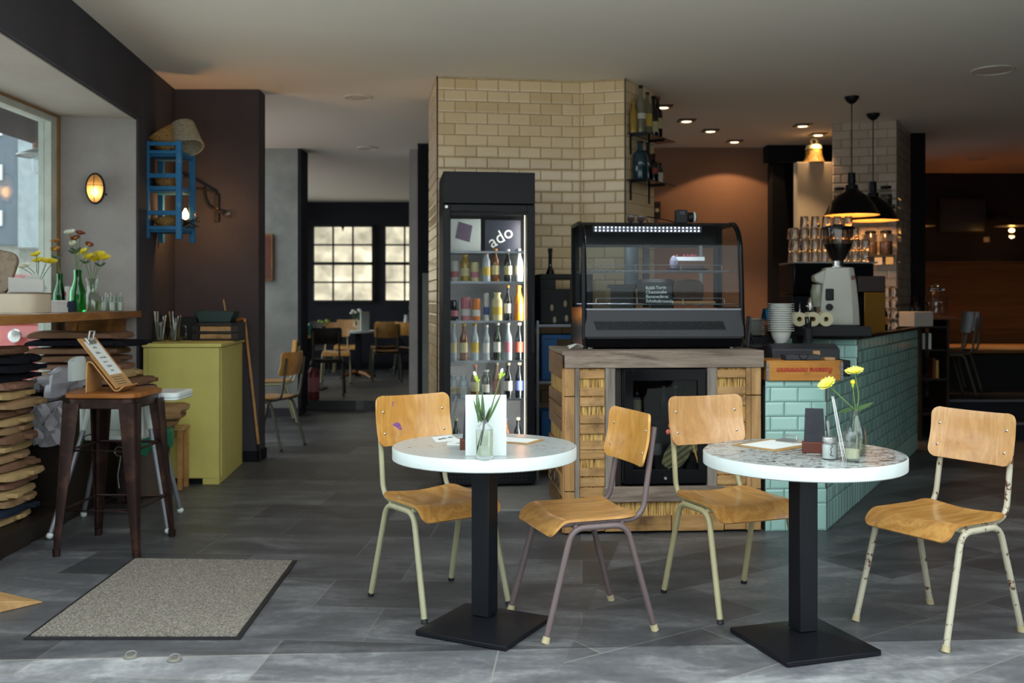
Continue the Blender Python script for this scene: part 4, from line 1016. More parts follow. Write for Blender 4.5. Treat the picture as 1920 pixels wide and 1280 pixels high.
mesh('wire', MB().tube([(0, 0, .045), (.06, 0, .038), (.14, -.01, .02), (.19, -.01, .006), (.21, -.01, .006)], .0035, 6), M_BLK, o); mesh('plug', MB().box(.205, -.018, 0, .235, -.002, .014), M_ALU, o, bevel=.002)
o = thing('camera', 'black camera with a pale lens ring on the display case roof', 'camera', DC(.66, .26, dh + .006), CA)
mesh('body', MB().box(-.035, -.03, 0, .035, .03, .085), M_BLKMAT, o, bevel=.006)
mesh('screen', MB().box(-.014, -.033, .055, .018, -.029, .075), M_DKGREY, o, smooth=0)
mesh('lens', MB().lathe([(0, 0), (.03, 0), (.032, .02), (.028, .05), (0, .05)], 20, M=Matrix.Translation((.045, 0, .04)) @ Matrix.Rotation(PI / 2, 4, 'Y')), M_BLK, o)
mesh('lens_ring', MB().lathe([(.033, .03), (.034, .032), (.034, .042), (.033, .044)], 20, M=Matrix.Translation((.045, 0, .04)) @ Matrix.Rotation(PI / 2, 4, 'Y')), M_PAPERG, o)
o = mesh('cloth', MB().sheet([[(x * .09, y * .06, .004 + .03 * max(0, math.sin(x * 2.1 + y * 3)) * (1 - abs(x - .5) * .8)) for x in [k / 6 for k in range(7)]] for y in [k / 6 for k in range(7)]], .002), M_PAPERG)
o.location = CR(.045, .12, CH + .004); o.rotation_euler = (0, 0, .3); tag(o, 'crumpled grey napkin on the crate counter beside the display case', 'napkin')

# ------------------------------------------------------------------ tall drinks fridge
FA = math.radians(7)
fl = W(831, 564, 7.03); FW, FD, FH = .655, .60, 2.24
fr = thing('drinks_fridge', 'tall black glass-door drinks fridge in front of the tiled column', 'fridge', (fl.x, fl.y, .016), FA)
FR = lambda x, y, z: Vector((fl.x, fl.y, .016)) + Matrix.Rotation(FA, 3, 'Z') @ Vector((x, y, z))
mesh('housing', MB().box(0, .05, .02, .03, FD, FH).box(FW - .03, .05, .02, FW, FD, FH).box(0, FD - .03, .02, FW, FD, FH).box(0, .05, FH - .3, FW, FD, FH).box(0, .05, .02, FW, FD, .22), M_BLK, fr, smooth=0, bevel=.004)
mesh('header_panel', MB().box(0, .0, FH - .225, FW, .05, FH), M_BLK, fr, bevel=.004)
lo = mesh('kick_grille', MB().box(0, .0, .02, FW, .05, .17), M_BLK, fr, bevel=.004)
gr = MB()
for r in range(4):
    for c in range(20): gr.box(.05 + c * .028, -.003, .04 + r * .03, .066 + c * .028, .002, .055 + r * .03)
mesh('grille', gr, M_BLKMAT, lo, smooth=0)
fd = mesh('door', MB().box(0, -.005, .175, .052, .045, FH - .232).box(FW - .058, -.005, .175, FW, .045, FH - .232).box(.05, -.005, .175, FW - .055, .045, .24).box(.05, -.005, FH - .282, FW - .055, .045, FH - .232), M_BLK, fr, bevel=.004)
mesh('pane', MB().box(.05, .012, .235, FW - .055, .018, FH - .275), M_PANEC, fd, smooth=0)
mesh('handle', MB().box(FW - .028, -.03, .95, FW - .006, -.005, 1.35), M_BLKMAT, fd, bevel=.004)
mesh('lock', MB().lathe([(0, .012), (.011, .012), (.014, 0)], 16, M=Matrix.Translation((.022, -.005, FH - .252)) @ Matrix.Rotation(PI / 2, 4, 'X')), M_CHROME, fd)
l = bpy.data.lights.new('fridge_strip_lamp', 'AREA'); l.shape = 'RECTANGLE'; l.size = .02; l.size_y = 1.6; l.energy = 2.2; l.color = (1, .95, .86); q = bpy.data.objects.new('fridge_strip_lamp', l); COL.objects.link(q); q.location = FR(FW - .075, .07, 1.1); q.rotation_euler = (PI / 2, 0, FA + math.radians(58))
mesh('strip_light', MB().box(FW - .070, .055, .24, FW - .063, .062, FH - .29), E_STRIP, fr, smooth=0)
mesh('liner', MB().box(.032, FD - .05, .22, FW - .032, FD - .031, FH - .3).box(.030, .07, .22, .034, FD - .04, FH - .3).box(FW - .034, .07, .22, FW - .03, FD - .04, FH - .3), plain('fridge_liner', 'a9aaae', .4), fr, smooth=0)
shz = [Z(y, 7.1) - .016 for y in (471, 528, 602, 677, 749)]
for z in shz:
    s_ = mesh('shelf', MB().box(.034, .07, z - .006, FW - .034, FD - .06, z), pane('shelf_pane', (.85, .88, .9), .8), fr, smooth=0)
    mesh('shelf_edge', MB().box(.034, .06, z - .012, FW - .034, .07, z + .004), M_ALU, s_, smooth=0)
# bottles row by row; the ordinal counts from the lit edge of the door
rowspec = [
  (1, 'second', [(.56, 'beer', .030, .235, BG_PAL, M_STEEL, LB[1]), (.475, 'beer', .028, .23, BG_DRK, M_STEEL, LB[0]), (.385, 'beer', .032, .235, BG_AMB, M_GOLD, LB[0]), (.315, 'jug', .030, .21, BG_PAL, LB[2], LB[3]), (.235, 'can', .03, .14, LB[0], None, LB[5]), (.165, 'jug', .032, .19, BG_YEL, LB[3], LB[0]), (.09, 'can', .030, .15, LB[1], None, LB[5])]),
  (2, 'third', [(.555, 'beer', .036, .25, BG_ORG, M_GOLD, LB[6]), (.475, 'beer', .027, .25, BG_DRK, M_GOLD, LB[1]), (.395, 'jug', .037, .20, LB[0], LB[0], LB[3]), (.32, 'can', .020, .20, LB[1], None, LB[4]), (.245, 'can', .029, .16, LB[6], None, LB[1]), (.17, 'can', .036, .17, LB[5], None, LB[1]), (.085, 'can', .032, .15, BG_DRK, None, LB[5])]),
  (3, 'fourth', [(.56, 'beer', .030, .265, BG_DRK, LB[1], LB[2]), (.475, 'beer', .030, .265, BG_PAL, LB[1], LB[5]), (.40, 'beer', .030, .265, BG_GRN, LB[1], LB[1]), (.32, 'beer', .030, .25, BG_PAL, M_STEEL, LB[1]), (.235, 'beer', .031, .26, BG_PAL, LB[3], LB[3]), (.155, 'beer', .031, .26, BG_AMB, LB[3], LB[0]), (.08, 'beer', .030, .26, BG_PAL, LB[0], LB[0])]),
  (4, 'lowest full', [(.56, 'beer', .030, .25, BG_DRK, LB[0], LB[4]), (.475, 'beer', .030, .25, BG_DRK, LB[0], LB[1]), (.395, 'beer', .030, .25, BG_AMB, LB[0], LB[2]), (.315, 'jug', .032, .20, BG_GRN, LB[1], LB[1]), (.235, 'beer', .030, .24, BG_AMB, LB[6], LB[0]), (.155, 'jug', .034, .17, BG_PAL, LB[1], LB[1]), (.08, 'jug', .033, .17, BG_PAL, LB[1], LB[0])])]
KN = {'beer': 'bottle', 'jug': 'stubby bottle', 'can': 'can'}
for si, sn, items in rowspec:
    for k, (x, kd, r, h, gm, cm, lm) in enumerate(items):
        y = .12 + RN.uniform(-.01, .02)
        bottle('%s with a %s, %s fridge shelf, %s from the light strip' % (KN[kd], lm.name.replace('_', ' ').replace('label ', '') + ' band', sn, ORD[k]), FR(x, y, shz[si] + .001), kd, r, h, gm, cm, lm, 'drinks in the tall fridge')
for k in range(6):
    bottle('brown bottle on the fridge floor, %s from the light strip' % ORD[k], FR(.55 - k * .09, .14, .222), 'beer', .03, .25, [BG_DRK, BG_AMB, BG_GRN][k % 3], LB[4] if k == 1 else LB[0], LB[[1, 4, 2, 1, 0, 3][k]], 'drinks in the tall fridge')
o = thing('carton', 'dark beer carton with slanted white lettering on the top fridge shelf', 'carton', FR(.37, .16, shz[0] + .001), FA)
mesh('box_body', MB().box(-.06, 0, 0, .205, .26, .235), plain('carton_navy', '1c1e30', .5), o, bevel=.003)
text('ado', .13, M_PAPER, 'lettering', o, frame((.075, -.002, .075), (.86, 0, .5), (-.5, 0, .86)), sx=1.0)
o = thing('carton', 'tall pale carton standing by the hinge on the top fridge shelf', 'carton', FR(.17, .16, shz[0] + .001), FA)
mesh('box_body', MB().box(-.11, 0, 0, .11, .2, .24), M_PAPER, o, bevel=.003)
mesh('print', MB().extr([(-.075, .10), (.03, .07), (.05, .19), (-.05, .22)], (0, -.002, 0), (1, 0, 0), (0, 0, 1), (0, .001, 0)), plain('print_mauve', '6c5a70', .6), o, smooth=0)

# ------------------------------------------------------------------ steel rack with crates
rk = thing('steel_rack', 'light steel tube rack between the fridge and the crate counter', 'rack', (X(1008, 7.35), 7.35, .016), FA)
rw = .46
for x in (0, rw):
    for y in (0, .4): mesh('post', MB().box(x - .009, y - .009, 0, x + .009, y + .009, 1.18), M_ALU, rk, smooth=0)
for z in (.14, .71, 1.13): mesh('shelf', MB().box(0, -.01, z, rw, .41, z + .022), M_ALU, rk, bevel=.003)
RK = lambda x, y, z: Vector((X(1008, 7.35), 7.35, .016)) + Matrix.Rotation(FA, 3, 'Z') @ Vector((x, y, z))
def crate(label, loc, mat, w=.36, d=.28, h=.30, rz=0):
    o = thing('drinks_crate', label, 'crate', loc, rz)
    t = .014; mb = MB().box(0, 0, 0, w, d, .012)
    for (x0, x1, y0, y1) in ((0, t, 0, d), (w - t, w, 0, d)): mb.box(x0, y0, 0, x1, y1, h)
    for y0, y1 in ((0, t), (d - t, d)):
        mb.box(0, y0, 0, w, y1, h * .70).box(0, y0, h * .90, w, y1, h).box(0, y0, h * .7, w * .3, y1, h * .9).box(w * .7, y0, h * .7, w, y1, h * .9)
    mesh('shell', mb, mat, o, bevel=.003)
    ins = MB()
    for k in range(1, 4): ins.box(w * k / 4 - .003, t, .012, w * k / 4 + .003, d - t, h * .6)
    mesh('divider', ins, mat, o, smooth=0); return o
o = crate('black bottle crate on the top shelf of the steel rack', RK(.02, .02, 1.154), M_BLKMAT, .40, .3, .37, FA)
for k, (x, z) in enumerate(((.09, .12), (.19, .15), (.30, .12), (.11, .03), (.2, .04))): mesh('crate_print', MB().ball((x, -.001, z), .016, (.8, .08, 1.6), 10, 6), plain('print_cream', '8f8468', .7), o)
bottle('dark bottle neck sticking out of the black crate', RK(.12, .16, 1.17), 'wine', .036, .54, BG_DRK, M_BLK, None)
crate('blue plastic bottle crate on the middle shelf of the steel rack', RK(.03, .02, .733), M_BLUEC, .40, .3, .34, FA)
crate('blue plastic bottle crate on the bottom shelf of the rack', RK(.03, .02, .163), M_BLUEC, .40, .3, .34, FA)

# ------------------------------------------------------------------ glass shelves with spirits on the column's return face
ex, ey = E[0] - Dd[0], E[1] - Dd[1]; el = math.hypot(ex, ey); UX = (ex / el, ey / el); NX = (UX[1], -UX[0])
SH = lambda u, n, z: Vector((Dd[0] + UX[0] * u + NX[0] * n, Dd[1] + UX[1] * u + NX[1] * n, z))
sa = math.atan2(UX[1], UX[0])
for z, lb in ((Z(256, 8.1), 'upper glass bottle shelf on the side of the tiled column'), (Z(341, 8.1), 'lower glass bottle shelf on the side of the tiled column')):
    o = thing('glass_shelf', lb, 'shelf', SH(.02, .002, z), sa)
    mesh('board', MB().box(0, -.17, -.008, .60, 0, 0), plain('shelf_smoked', '2e2c2a', .1, trans=.3), o, smooth=0)
    for u in (.06, .42): mesh('bracket', MB().box(u - .008, -.15, -.02, u + .008, 0, -.008).box(u - .008, -.015, -.16, u + .008, 0, -.008), M_BLK, o, smooth=0)
zu, zl = Z(256, 8.1) + .001, Z(341, 8.1) + .001
G = 'spirits on the column shelves'
bottle('clear gin bottle with black cap and white label on the upper shelf', SH(.10, .09, zu), 'spirit', .043, .375, BG_CLR, M_BLK, LB[1], G, (.3, .42))
bottle('yellow-labelled liquor bottle on the upper shelf', SH(.21, .10, zu), 'spirit', .040, .34, BG_CLR, M_BLK, LB[3], G, (.2, .5))
bottle('small clear bottle at the tile corner of the upper shelf', SH(.035, .06, zu), 'spirit', .03, .25, BG_YEL, None, None, G)
bottle('dark wine bottle with cream label on the upper shelf', SH(.33, .10, zu), 'wine', .040, .33, BG_DRK, M_BLK, LB[0], G, (.12, .38))
bottle('dark wine bottle at the far end of the upper shelf', SH(.46, .08, zu), 'wine', .040, .35, BG_DRK, M_REDWOOD, LB[0], G, (.25, .5))
bottle('small dark bottle between label and wine on the upper shelf', SH(.28, .05, zu), 'wine', .032, .26, BG_GRN, M_BLK, None, G)
bottle('broad blue bottle with long cap on the lower shelf', SH(.09, .09, zl), 'spirit', .060, .30, BG_BLU, M_BLK, None, G)
bottle('dark bottle with a tall white strip label on the lower shelf', SH(.185, .08, zl), 'jug', .026, .24, BG_DRK, M_BLK, LB[1], G, (.1, .75))
bottle('tall black-necked bottle on the lower shelf', SH(.24, .09, zl), 'wine', .036, .31, BG_DRK, M_BLK, None, G)
bottle('black bottle with round red and cream label on the lower shelf', SH(.33, .10, zl), 'spirit', .040, .23, BG_DRK, M_BLK, LB[2], G, (.3, .5))
bottle('short white-labelled bottle at the far end of the lower shelf', SH(.46, .09, zl), 'jug', .036, .17, BG_DRK, M_BLK, LB[1], G, (.05, .55))
bottle('frosted jug bottle on the bar behind the sunglasses', Vector((X(1184, 7.2), 7.2, 1.46)), 'beer', .05, .5, BG_PAL, None, None)
bk_ = thing('back_shelf', 'narrow bar shelf behind the cake display case', 'shelf', (X(1184, 7.2), 7.2, 0), sa)
mesh('board', MB().box(-.15, -.1, 1.43, .6, .12, 1.458), W_DARK, bk_, bevel=.002); mesh('leg', MB().box(-.14, -.08, .016, -.1, .1, 1.43), W_DARK, bk_, smooth=0); mesh('leg', MB().box(.55, -.08, .016, .59, .1, 1.43), W_DARK, bk_, smooth=0)
o = thing('wall_switch', 'black switch block on the clay wall beside the column edge', 'switch', (X(1231, 11.45), 11.49, Z(410, 11.45)))
mesh('block', MB().box(-.03, -.02, 0, .05, 0, .2), M_BLKMAT, o, bevel=.004); mesh('rocker', MB().box(-.01, -.026, .08, .03, -.018, .12), M_PAPERG, o, smooth=0)
# ------------------------------------------------------------------ mint tiled bar
def mint_line(D): return 1.839 + (D - 5.82) * .5746
f0, f1 = (1.474, 5.80), (1.839, 5.82); r1 = (mint_line(6.62), 6.62); r2 = (mint_line(8.97), 8.97)
bt = thing('tiled_bar', 'mint tiled bar with a low front end and a raised back run', 'bar', (0, 0, 0))
zl_, zh_ = .876, 1.085
m = MB(); LS = math.hypot(r1[0] - f1[0], r1[1] - f1[1])
tile_wall(m, f0, f1, 0, zl_, .163, .0845, .05, .16); tile_wall(m, f1, r1, 0, zl_, .163, .0845, .08, .16); tile_wall(m, r1, r2, 0, zh_, .163, .0845, .08 + LS, .16)
back = (r2[0] - .5, r2[1] + .3)
rl = (r1[0] - .42, r1[1] + .22)
tile_wall(m, rl, r1, zl_, zh_, .163, .0845, .02); m.wall(rl, r1, 0, zl_, 3).wall(r2, back, 0, zh_, 3).wall((f0[0], 6.5), f0, 0, zl_, 3)
mesh('tiling', m, T_MINT, bt, smooth=0)
mesh('low_top', MB().prism([f0, f1, r1, rl, (1.40, 6.75)], zl_ - .03, zl_), W_DARK, bt, smooth=0)
mesh('raised_top', MB().prism([(rl[0] + .02, rl[1] + .035), rl, (r1[0] + .01, r1[1] - .01), (r2[0] + .02, r2[1]), (r2[0] - .03, r2[1] + .025), (r1[0] - .035, r1[1] + .03)], zh_, zh_ + .02), W_DARK, bt, bevel=.002)
mesh('corner_trim', MB().tube([(f1[0], f1[1] - .002, 0), (f1[0], f1[1] - .002, zl_)], .004, 6).tube([(r1[0], r1[1] - .004, zl_), (r1[0], r1[1] - .004, zh_)], .004, 6), plain('trim_metal', '5c544b', .4, .5), bt)
mesh('service_deck', MB().prism([(1.3, 6.8), rl, back, (2.6, 9.3)], .86, .885), W_DARK, bt, smooth=0)
# upside-down crate with red lettering
o = thing('wooden_crate', 'orange wooden crate with upside-down red lettering on the low mint bar', 'crate', (1.478, 5.775, zl_ + .001), math.radians(2))
cw_ = .445
mesh('front_board', MB().box(.012, 0, 0, cw_ - .012, .014, .108), W_ORANGE, o, bevel=.002)
mesh('back_board', MB().box(.012, .30, 0, cw_ - .012, .314, .108), W_ORANGE, o, bevel=.002)
for x in (0.0, cw_ - .012): mesh('end_board', MB().box(x, .0, .0, x + .012, .314, .108), W_ORANGE, o, bevel=.002)
mesh('top_board', MB().box(0, 0, .1085, cw_, .314, .116), W_ORANGE, o, smooth=0)
for x in (-.001, cw_ - .011):
    mp = mesh('metal_strip', MB().box(x - .001, -.003, .002, x + .013, .004, .106), M_ALU, o, smooth=0)
    for z in (.01, .03, .05, .078): mesh('nail', MB().ball((x + .006, -.0035, z), .003, (1, .4, 1), 8, 5), M_INK, mp)
text('Rosanna mmmmmm', .047, M_INKR, 'lettering', o, frame((cw_ * .50, -.0012, .074), (-1, 0, 0), (0, 0, -1)), shear=.25, sx=.84, bold=.0016)
# ---- on the low end
def boxthing(name, label, cat, loc, dims, mat, rz=0, bv=.004, part='body'):
    o = thing(name, label, cat, loc, rz); mesh(part, MB().box(-dims[0] / 2, -dims[1] / 2, 0, dims[0] / 2, dims[1] / 2, dims[2]), mat, o, bevel=bv); return o
zc = zl_ + .118
o = boxthing('card_terminal', 'flat dark card reader lying on the orange crate', 'card reader', (X(1503, 5.84), 5.86, zc), (.205, .11, .032), M_DKGREY, .02)
mesh('handle', MB().tube(arc((0.0, -.056, .03), .026, PI, 2 * PI, 8, 'xz'), .003, 6), M_BLK, o)
o = mesh('notepad', MB().box(-.03, -.03, 0, .03, .03, .014), M_KRAFT, smooth=0); o.location = (X(1555, 5.85), 5.87, zc); tag(o, 'small stack of tan paper slips on the orange crate', 'notepad')
o = mesh('receipt', MB().box(-.022, -.002, 0, .022, .002, .05), M_KRAFT, smooth=0); o.location = (X(1536, 5.88), 5.92, zc); o.rotation_euler = (-.2, 0, .2); tag(o, 'brown paper tag standing up behind the card reader', 'tag')
o = thing('till', 'black cash till behind the orange crate', 'till', (X(1508, 6.2), 6.28, zl_ + .001), .03)
mesh('drawer', MB().box(-.24, -.2, 0, .245, .2, .10), M_BLKMAT, o, bevel=.006)
mesh('housing', MB().extr([(-.2, .10), (.2, .10), (.2, .16), (-.12, .20), (-.2, .17)], (-.24, 0, 0), (0, 1, 0), (0, 0, 1), (.42, 0, 0)), M_DKGREY, o, bevel=.008)
mesh('drawer_front', MB().box(-.2, -.205, .02, .2, -.199, .085), M_DKGREY, o, bevel=.003)
o = thing('tablet', 'dark tablet screen standing between display case and bowls', 'tablet', (X(1404, 6.15), 6.25, 1.055), -.15)
mesh('screen', MB().extr([(0, 0), (.012, 0), (.012, .19), (0, .19)], (0, -.13, 0), (1, 0, 0), Vector((.1, 0, 1)).normalized(), (0, .26, 0)), M_DKGREY, o, bevel=.003)
mesh('stand', MB().box(-.02, -.06, 0, .10, .06, .012).tube([(.06, 0, .01), (.02, 0, .1)], .008, 8), M_BLK, o)
# bowl stack
bx0, by0, bz0 = X(1462, 6.25), 6.22, Z(652, 6.2)
bz0 = zl_ + .20 + .003
bowlp = [(0, 0), (.034, 0), (.036, .006), (.050, .024), (.059, .052), (.065, .0735), (.081, .0748), (.082, .0775), (.080, .079), (.063, .077), (.056, .054), (.05, .028), (.03, .012), (0, .010)]
first = None
for k in range(13):
    lb = 'white bowl, %s from the bottom of the bowl stack on the till' % ORD[k]
    z = bz0 + .0138 * k
    if not first:
        first = thing('bowl', lb, 'bowl', (bx0, by0, z), 0, 'stacked white bowls'); mesh('shell', MB().lathe(bowlp, 30), M_PORC, first, smooth=60)
    else: dup(first, (bx0 + RN.uniform(-.001, .001), by0, z), None, lb)
ps = None
for k in range(8):
    lb = 'white saucer, %s from the bottom of the pile behind the bowls' % ORD[k]; z = 1.20 - .015 * (7 - k)
    if not ps:
        ps = thing('saucer', lb, 'saucer', (X(1416, 6.9), 6.9, z), 0, 'piled white saucers'); mesh('dish', MB().lathe([(0, 0), (.04, 0), (.05, .004), (.082, .014), (.083, .0165), (.05, .008), (0, .006)], 30), M_PORC, ps, smooth=60)
    else: dup(ps, (X(1416, 6.9), 6.9, z), None, lb)
boxthing('coffee_tray', 'black steel box carrying the pile of saucers', 'box', (X(1410, 6.9), 6.92, .886), (.26, .24, 1.095 - .886 - .002), M_BLKMAT)
# black tray with rolls
o = thing('serving_tray', 'long black tray board carrying tissue rolls and grinder', 'tray', (0, 0, 0))
tx0, tx1 = X(1487, 6.75), X(1612, 6.75)
mesh('board', MB().box(tx0, 6.52, 1.107, tx1, 7.15, Z(612, 6.55)), M_BLKMAT, o, bevel=.006)
for x in (tx0 + .03, tx1 - .03): mesh('leg', MB().box(x - .02, 6.70, .887, x + .02, 7.1, 1.107), M_BLKMAT, o, smooth=0)
tz = Z(612, 6.55)
fr_ = None
for k, (px, lb) in enumerate(((1500, 'cream tissue roll beside the bowl stack'), (1526, 'cream tissue roll in the middle of three on the tray'), (1550, 'cream tissue roll next to the coffee grinder'))):
    r = .047
    if not fr_:
        fr_ = thing('tissue_roll', lb, 'paper roll', (X(px, 6.55), 6.56, tz + r + .001), .06, 'tissue rolls on the tray')
        prof = [(.017, 0), (r, 0), (r, .1), (.017, .1), (.017, 0)]
        mesh('paper', MB().lathe(prof, 28, M=Matrix.Rotation(-PI / 2, 4, 'X')), M_ROLL, fr_, smooth=40)
        mesh('core', MB().lathe([(.017, .002), (.0155, .002), (.0155, .098), (.017, .098)], 20, M=Matrix.Rotation(-PI / 2, 4, 'X')), M_KRAFT, fr_)
    else: dup(fr_, (X(px, 6.55), 6.56, tz + r + .001), .06 if k == 1 else -.05, lb)
o = thing('straw_cup', 'black straw holder in front of the tissue rolls', 'straw holder', (X(1511, 6.35), 6.30, bz0 - .003 + .0))
mesh('cup', MB().lathe([(0, 0), (.026, 0), (.028, .09), (.026, .09), (.024, .004), (0, .004)], 16), M_BLKMAT, o)
for k in range(7): mesh('straw', MB().tube([(.012 * math.cos(k), .012 * math.sin(k), .01), (.02 * math.cos(k * 1.3), .016 * math.sin(k * 1.3), .165)], .0035, 6), M_BLK, o)
g = []
for i in range(9):
    g.append([Vector((.36 * (j / 14 - .5), .16 * (i / 8 - .5), .035 + .045 * RN.random() * math.sin(PI * i / 8) + (.06 if j < 4 else 0) * math.sin(PI * i / 8))) for j in range(15)])
o = mesh('plastic_wrap', MB().sheet(g, .004), M_BLUEP, smooth=60); o.location = (X(1470, 6.95), 6.80, 1.17); tag(o, 'teal blue plastic wrap lying behind bowls and tissue rolls', 'packaging')
boxthing('storage_box', 'black storage box under the blue plastic wrap', 'box', (1.848, 7.02, .886), (.09, .2, 1.172 - .886), M_BLKMAT)
o = boxthing('paper_bag', 'small beige paper packet standing behind the bowls', 'packet', (X(1447, 6.85), 6.66, .886), (.05, .05, Z(572, 6.7) - .886), M_PAPERG)
# coffee grinder
gx, gy, gz = X(1572, 6.85), 6.86, tz + .002
o = thing('coffee_grinder', 'light grey coffee grinder with a clear bean hopper', 'coffee grinder', (gx, gy, gz), math.radians(-8))
gs = 6.85 / F
def hexsec(z, w, d, y=0): return [(-w, y - d, z), (-w * .45, y - d * 1.15, z), (w * .6, y - d * 1.15, z), (w, y - d * .7, z), (w, y + d, z), (-w, y + d, z)]
secs = [hexsec(0, .135, .09), hexsec(.13, .128, .088), hexsec(.27, .115, .086), hexsec(.395, .095, .08)]
vs = [p for s in secs for p in s]; fs = [(5, 4, 3, 2, 1, 0), tuple(18 + k for k in range(6))]
for i in range(3):
    for k in range(6): fs.append((i * 6 + k, i * 6 + (k + 1) % 6, i * 6 + 6 + (k + 1) % 6, i * 6 + 6 + k))
mesh('body', MB().add(vs, fs), M_WGREY, o, bevel=.008, smooth=25)
mesh('nose', MB().extr([(-.17, .34), (-.06, .40), (-.06, .26), (-.165, .30)], (0, -.075, 0), (1, 0, 0), (0, 0, 1), (0, .14, 0)), M_WGREY, o, bevel=.008)
mesh('dosing_chamber', MB().lathe([(0, 0), (.045, 0), (.052, .1), (.04, .15), (0, .15)], 18).xf(Matrix.Translation((-.135, -.02, .13))), plain('chamber_clear', '8f9078', .2, trans=.3), o)
mesh('portafilter_fork', MB().box(-.215, -.03, .128, -.11, .01, .135), M_STEEL, o, smooth=0)
mesh('switch_plate', MB().box(-.10, -.112, .17, -.045, -.095, .25), M_BLKMAT, o, bevel=.008)
mesh('dial', MB().lathe([(0, .02), (.022, .018), (.024, 0)], 20, M=Matrix.Translation((-.075, -.103, .125)) @ Matrix.Rotation(PI / 2, 4, 'X')), M_BLK, o)
mesh('badge', MB().lathe([(0, .004), (.014, .003), (.016, 0)], 16, M=Matrix.Translation((.083, -.088, .325)) @ Matrix.Rotation(PI / 2, 4, 'X')), M_REDWOOD, o)
mesh('collar', MB().lathe([(0, .395), (.055, .395), (.055, .402), (.036, .405), (.036, .44), (0, .44)], 24), M_CHROME, o)
hp = mesh('hopper', MB().lathe([(.036, .44), (.05, .455), (.085, .53), (.096, .56), (.103, .665), (.100, .665), (.093, .56), (.082, .532), (.047, .458), (.033, .442)], 30), pane('hopper_pane', (.75, .72, .70), 1.2), o, smooth=50)
mesh('coffee_bean', MB().lathe([(0, .443), (.034, .445), (.048, .46), (.081, .53), (.091, .556), (0, .565)], 28), plain('coffee_beans', '120d0b', .5, var=.5, vs=80), hp)['kind'] = 'stuff'
mesh('lid', MB().lathe([(.108, .664), (.109, .672), (.09, .678), (.03, .684), (.03, .694), (0, .695)], 28), M_BLK, o)
# espresso machine
ex0, ey0 = X(1492, 7.6), 7.66
o = thing('espresso_machine', 'black espresso machine with brass side panel, glasses on top', 'espresso machine', (ex0, ey0, .886), 0)
ew = X(1650, 7.7) - ex0; eh = Z(490, 7.6) - .886; ed = .42
mesh('body', MB().box(0, .05, .24, ew - .02, ed, .50), M_BLK, o, bevel=.01)
mesh('top_housing', MB().box(0, 0, .50, ew - .06, ed, eh - .012), M_BLKGLOSS, o, bevel=.012)
mesh('side_head', MB().box(ew - .2, -.05, .52, ew + .01, ed - .05, .645), plain('dark_brown_panel', '30231f', .4), o, bevel=.008)
mesh('side_panel', MB().box(ew - .16, -.07, .18, ew, -.05, .52), M_BRASS, o, bevel=.004)
mesh('cup_rail', MB().box(0, 0, eh - .012, ew - .03, ed, eh), M_STEEL, o, bevel=.003)
mesh('drip_tray', MB().box(.02, -.05, .14, ew - .2, ed, .2), M_STEEL, o, bevel=.004)
for x in (.08, ew - .1): mesh('foot', MB().box(x - .02, .1, 0, x + .02, .3, .15), M_BLK, o, smooth=0)
for x in (.14, .34):
    gh = mesh('group_head', MB().lathe([(0, 0), (.04, 0), (.042, .05), (.03, .1), (0, .1)], 18).xf(Matrix.Translation((x, -.01, .38))), M_CHROME, o)
    mesh('portafilter_handle', MB().tube([(x, -.03, .37), (x - .01, -.16, .35)], [.012, .016], 10), M_BLK, gh)
mesh('steam_wand', MB().tube(fillet([(.05, .0, .45), (.03, -.06, .4), (.03, -.07, .22)], .03), .005, 8), M_CHROME, o)
MT_ = lambda x, y, z: Vector((ex0 + x, ey0 + y, .886 + eh + .001 + z))
# glasses stacked upside down on the machine
GLS = glass('tumbler_glass', (.93, .93, .92), .05)
tg = None
def add_glass(loc, label, group):
    global tg
    if tg is None:
        tg = thing('drinking_glass', label, 'glass', loc, 0, group)
        mesh('glass_body', MB().lathe([(.034, 0), (.0345, .004), (.029, .085), (.027, .088), (0, .088), (0, .078), (.025, .078), (.031, .004), (.032, 0), (.034, 0)], 16), GLS, tg, smooth=40)
    else: dup(tg, loc, 0, label, None, group)
names = {0: 'bottom', 1: 'second', 2: 'third', 3: 'top'}
for tier in range(4):
    cols = (8, 8, 7, 5)[tier]; x0 = (.035, .04, .035, .115)[tier]; st_ = (.078, .078, .078, .086)[tier]
    for c in range(cols):
        for r_ in range(2 if tier < 3 else 1):
            lb = 'upturned glass, %s tier%s on the espresso machine, %s from the doorway' % (names[tier], (' front row' if r_ == 0 else ' back row') if tier < 3 else '', ORD[c])
            add_glass(MT_(x0 + c * st_, .08 + r_ * .085 + .01 * tier, .0895 * tier), lb, 'upturned glasses on the espresso machine')
# glass tower on the bar end
for c, px in enumerate((1663, 1676)):
    for t_ in range(4):
        D = 8.35; add_glass(Vector((X(px, D), D - .02 * c, 1.106 + .0895 * t_)), 'upturned glass in the %s bar-end tower, %s from the bottom' % (('inner', 'outer')[c], ORD[t_]), 'glass towers on the bar end')
bottle('dark bottle with amber liquid beside the glass towers', Vector((X(1656, 7.9), 7.9, 1.106)), 'beer', .035, .22, BG_DRK, M_GOLD, LB[6])
boxthing('bar_box', 'pale printed cardboard box at the far end of the bar', 'box', (X(1722, 9.3), 9.38, 1.10), (.26, .2, .14), M_PAPERG, .5)
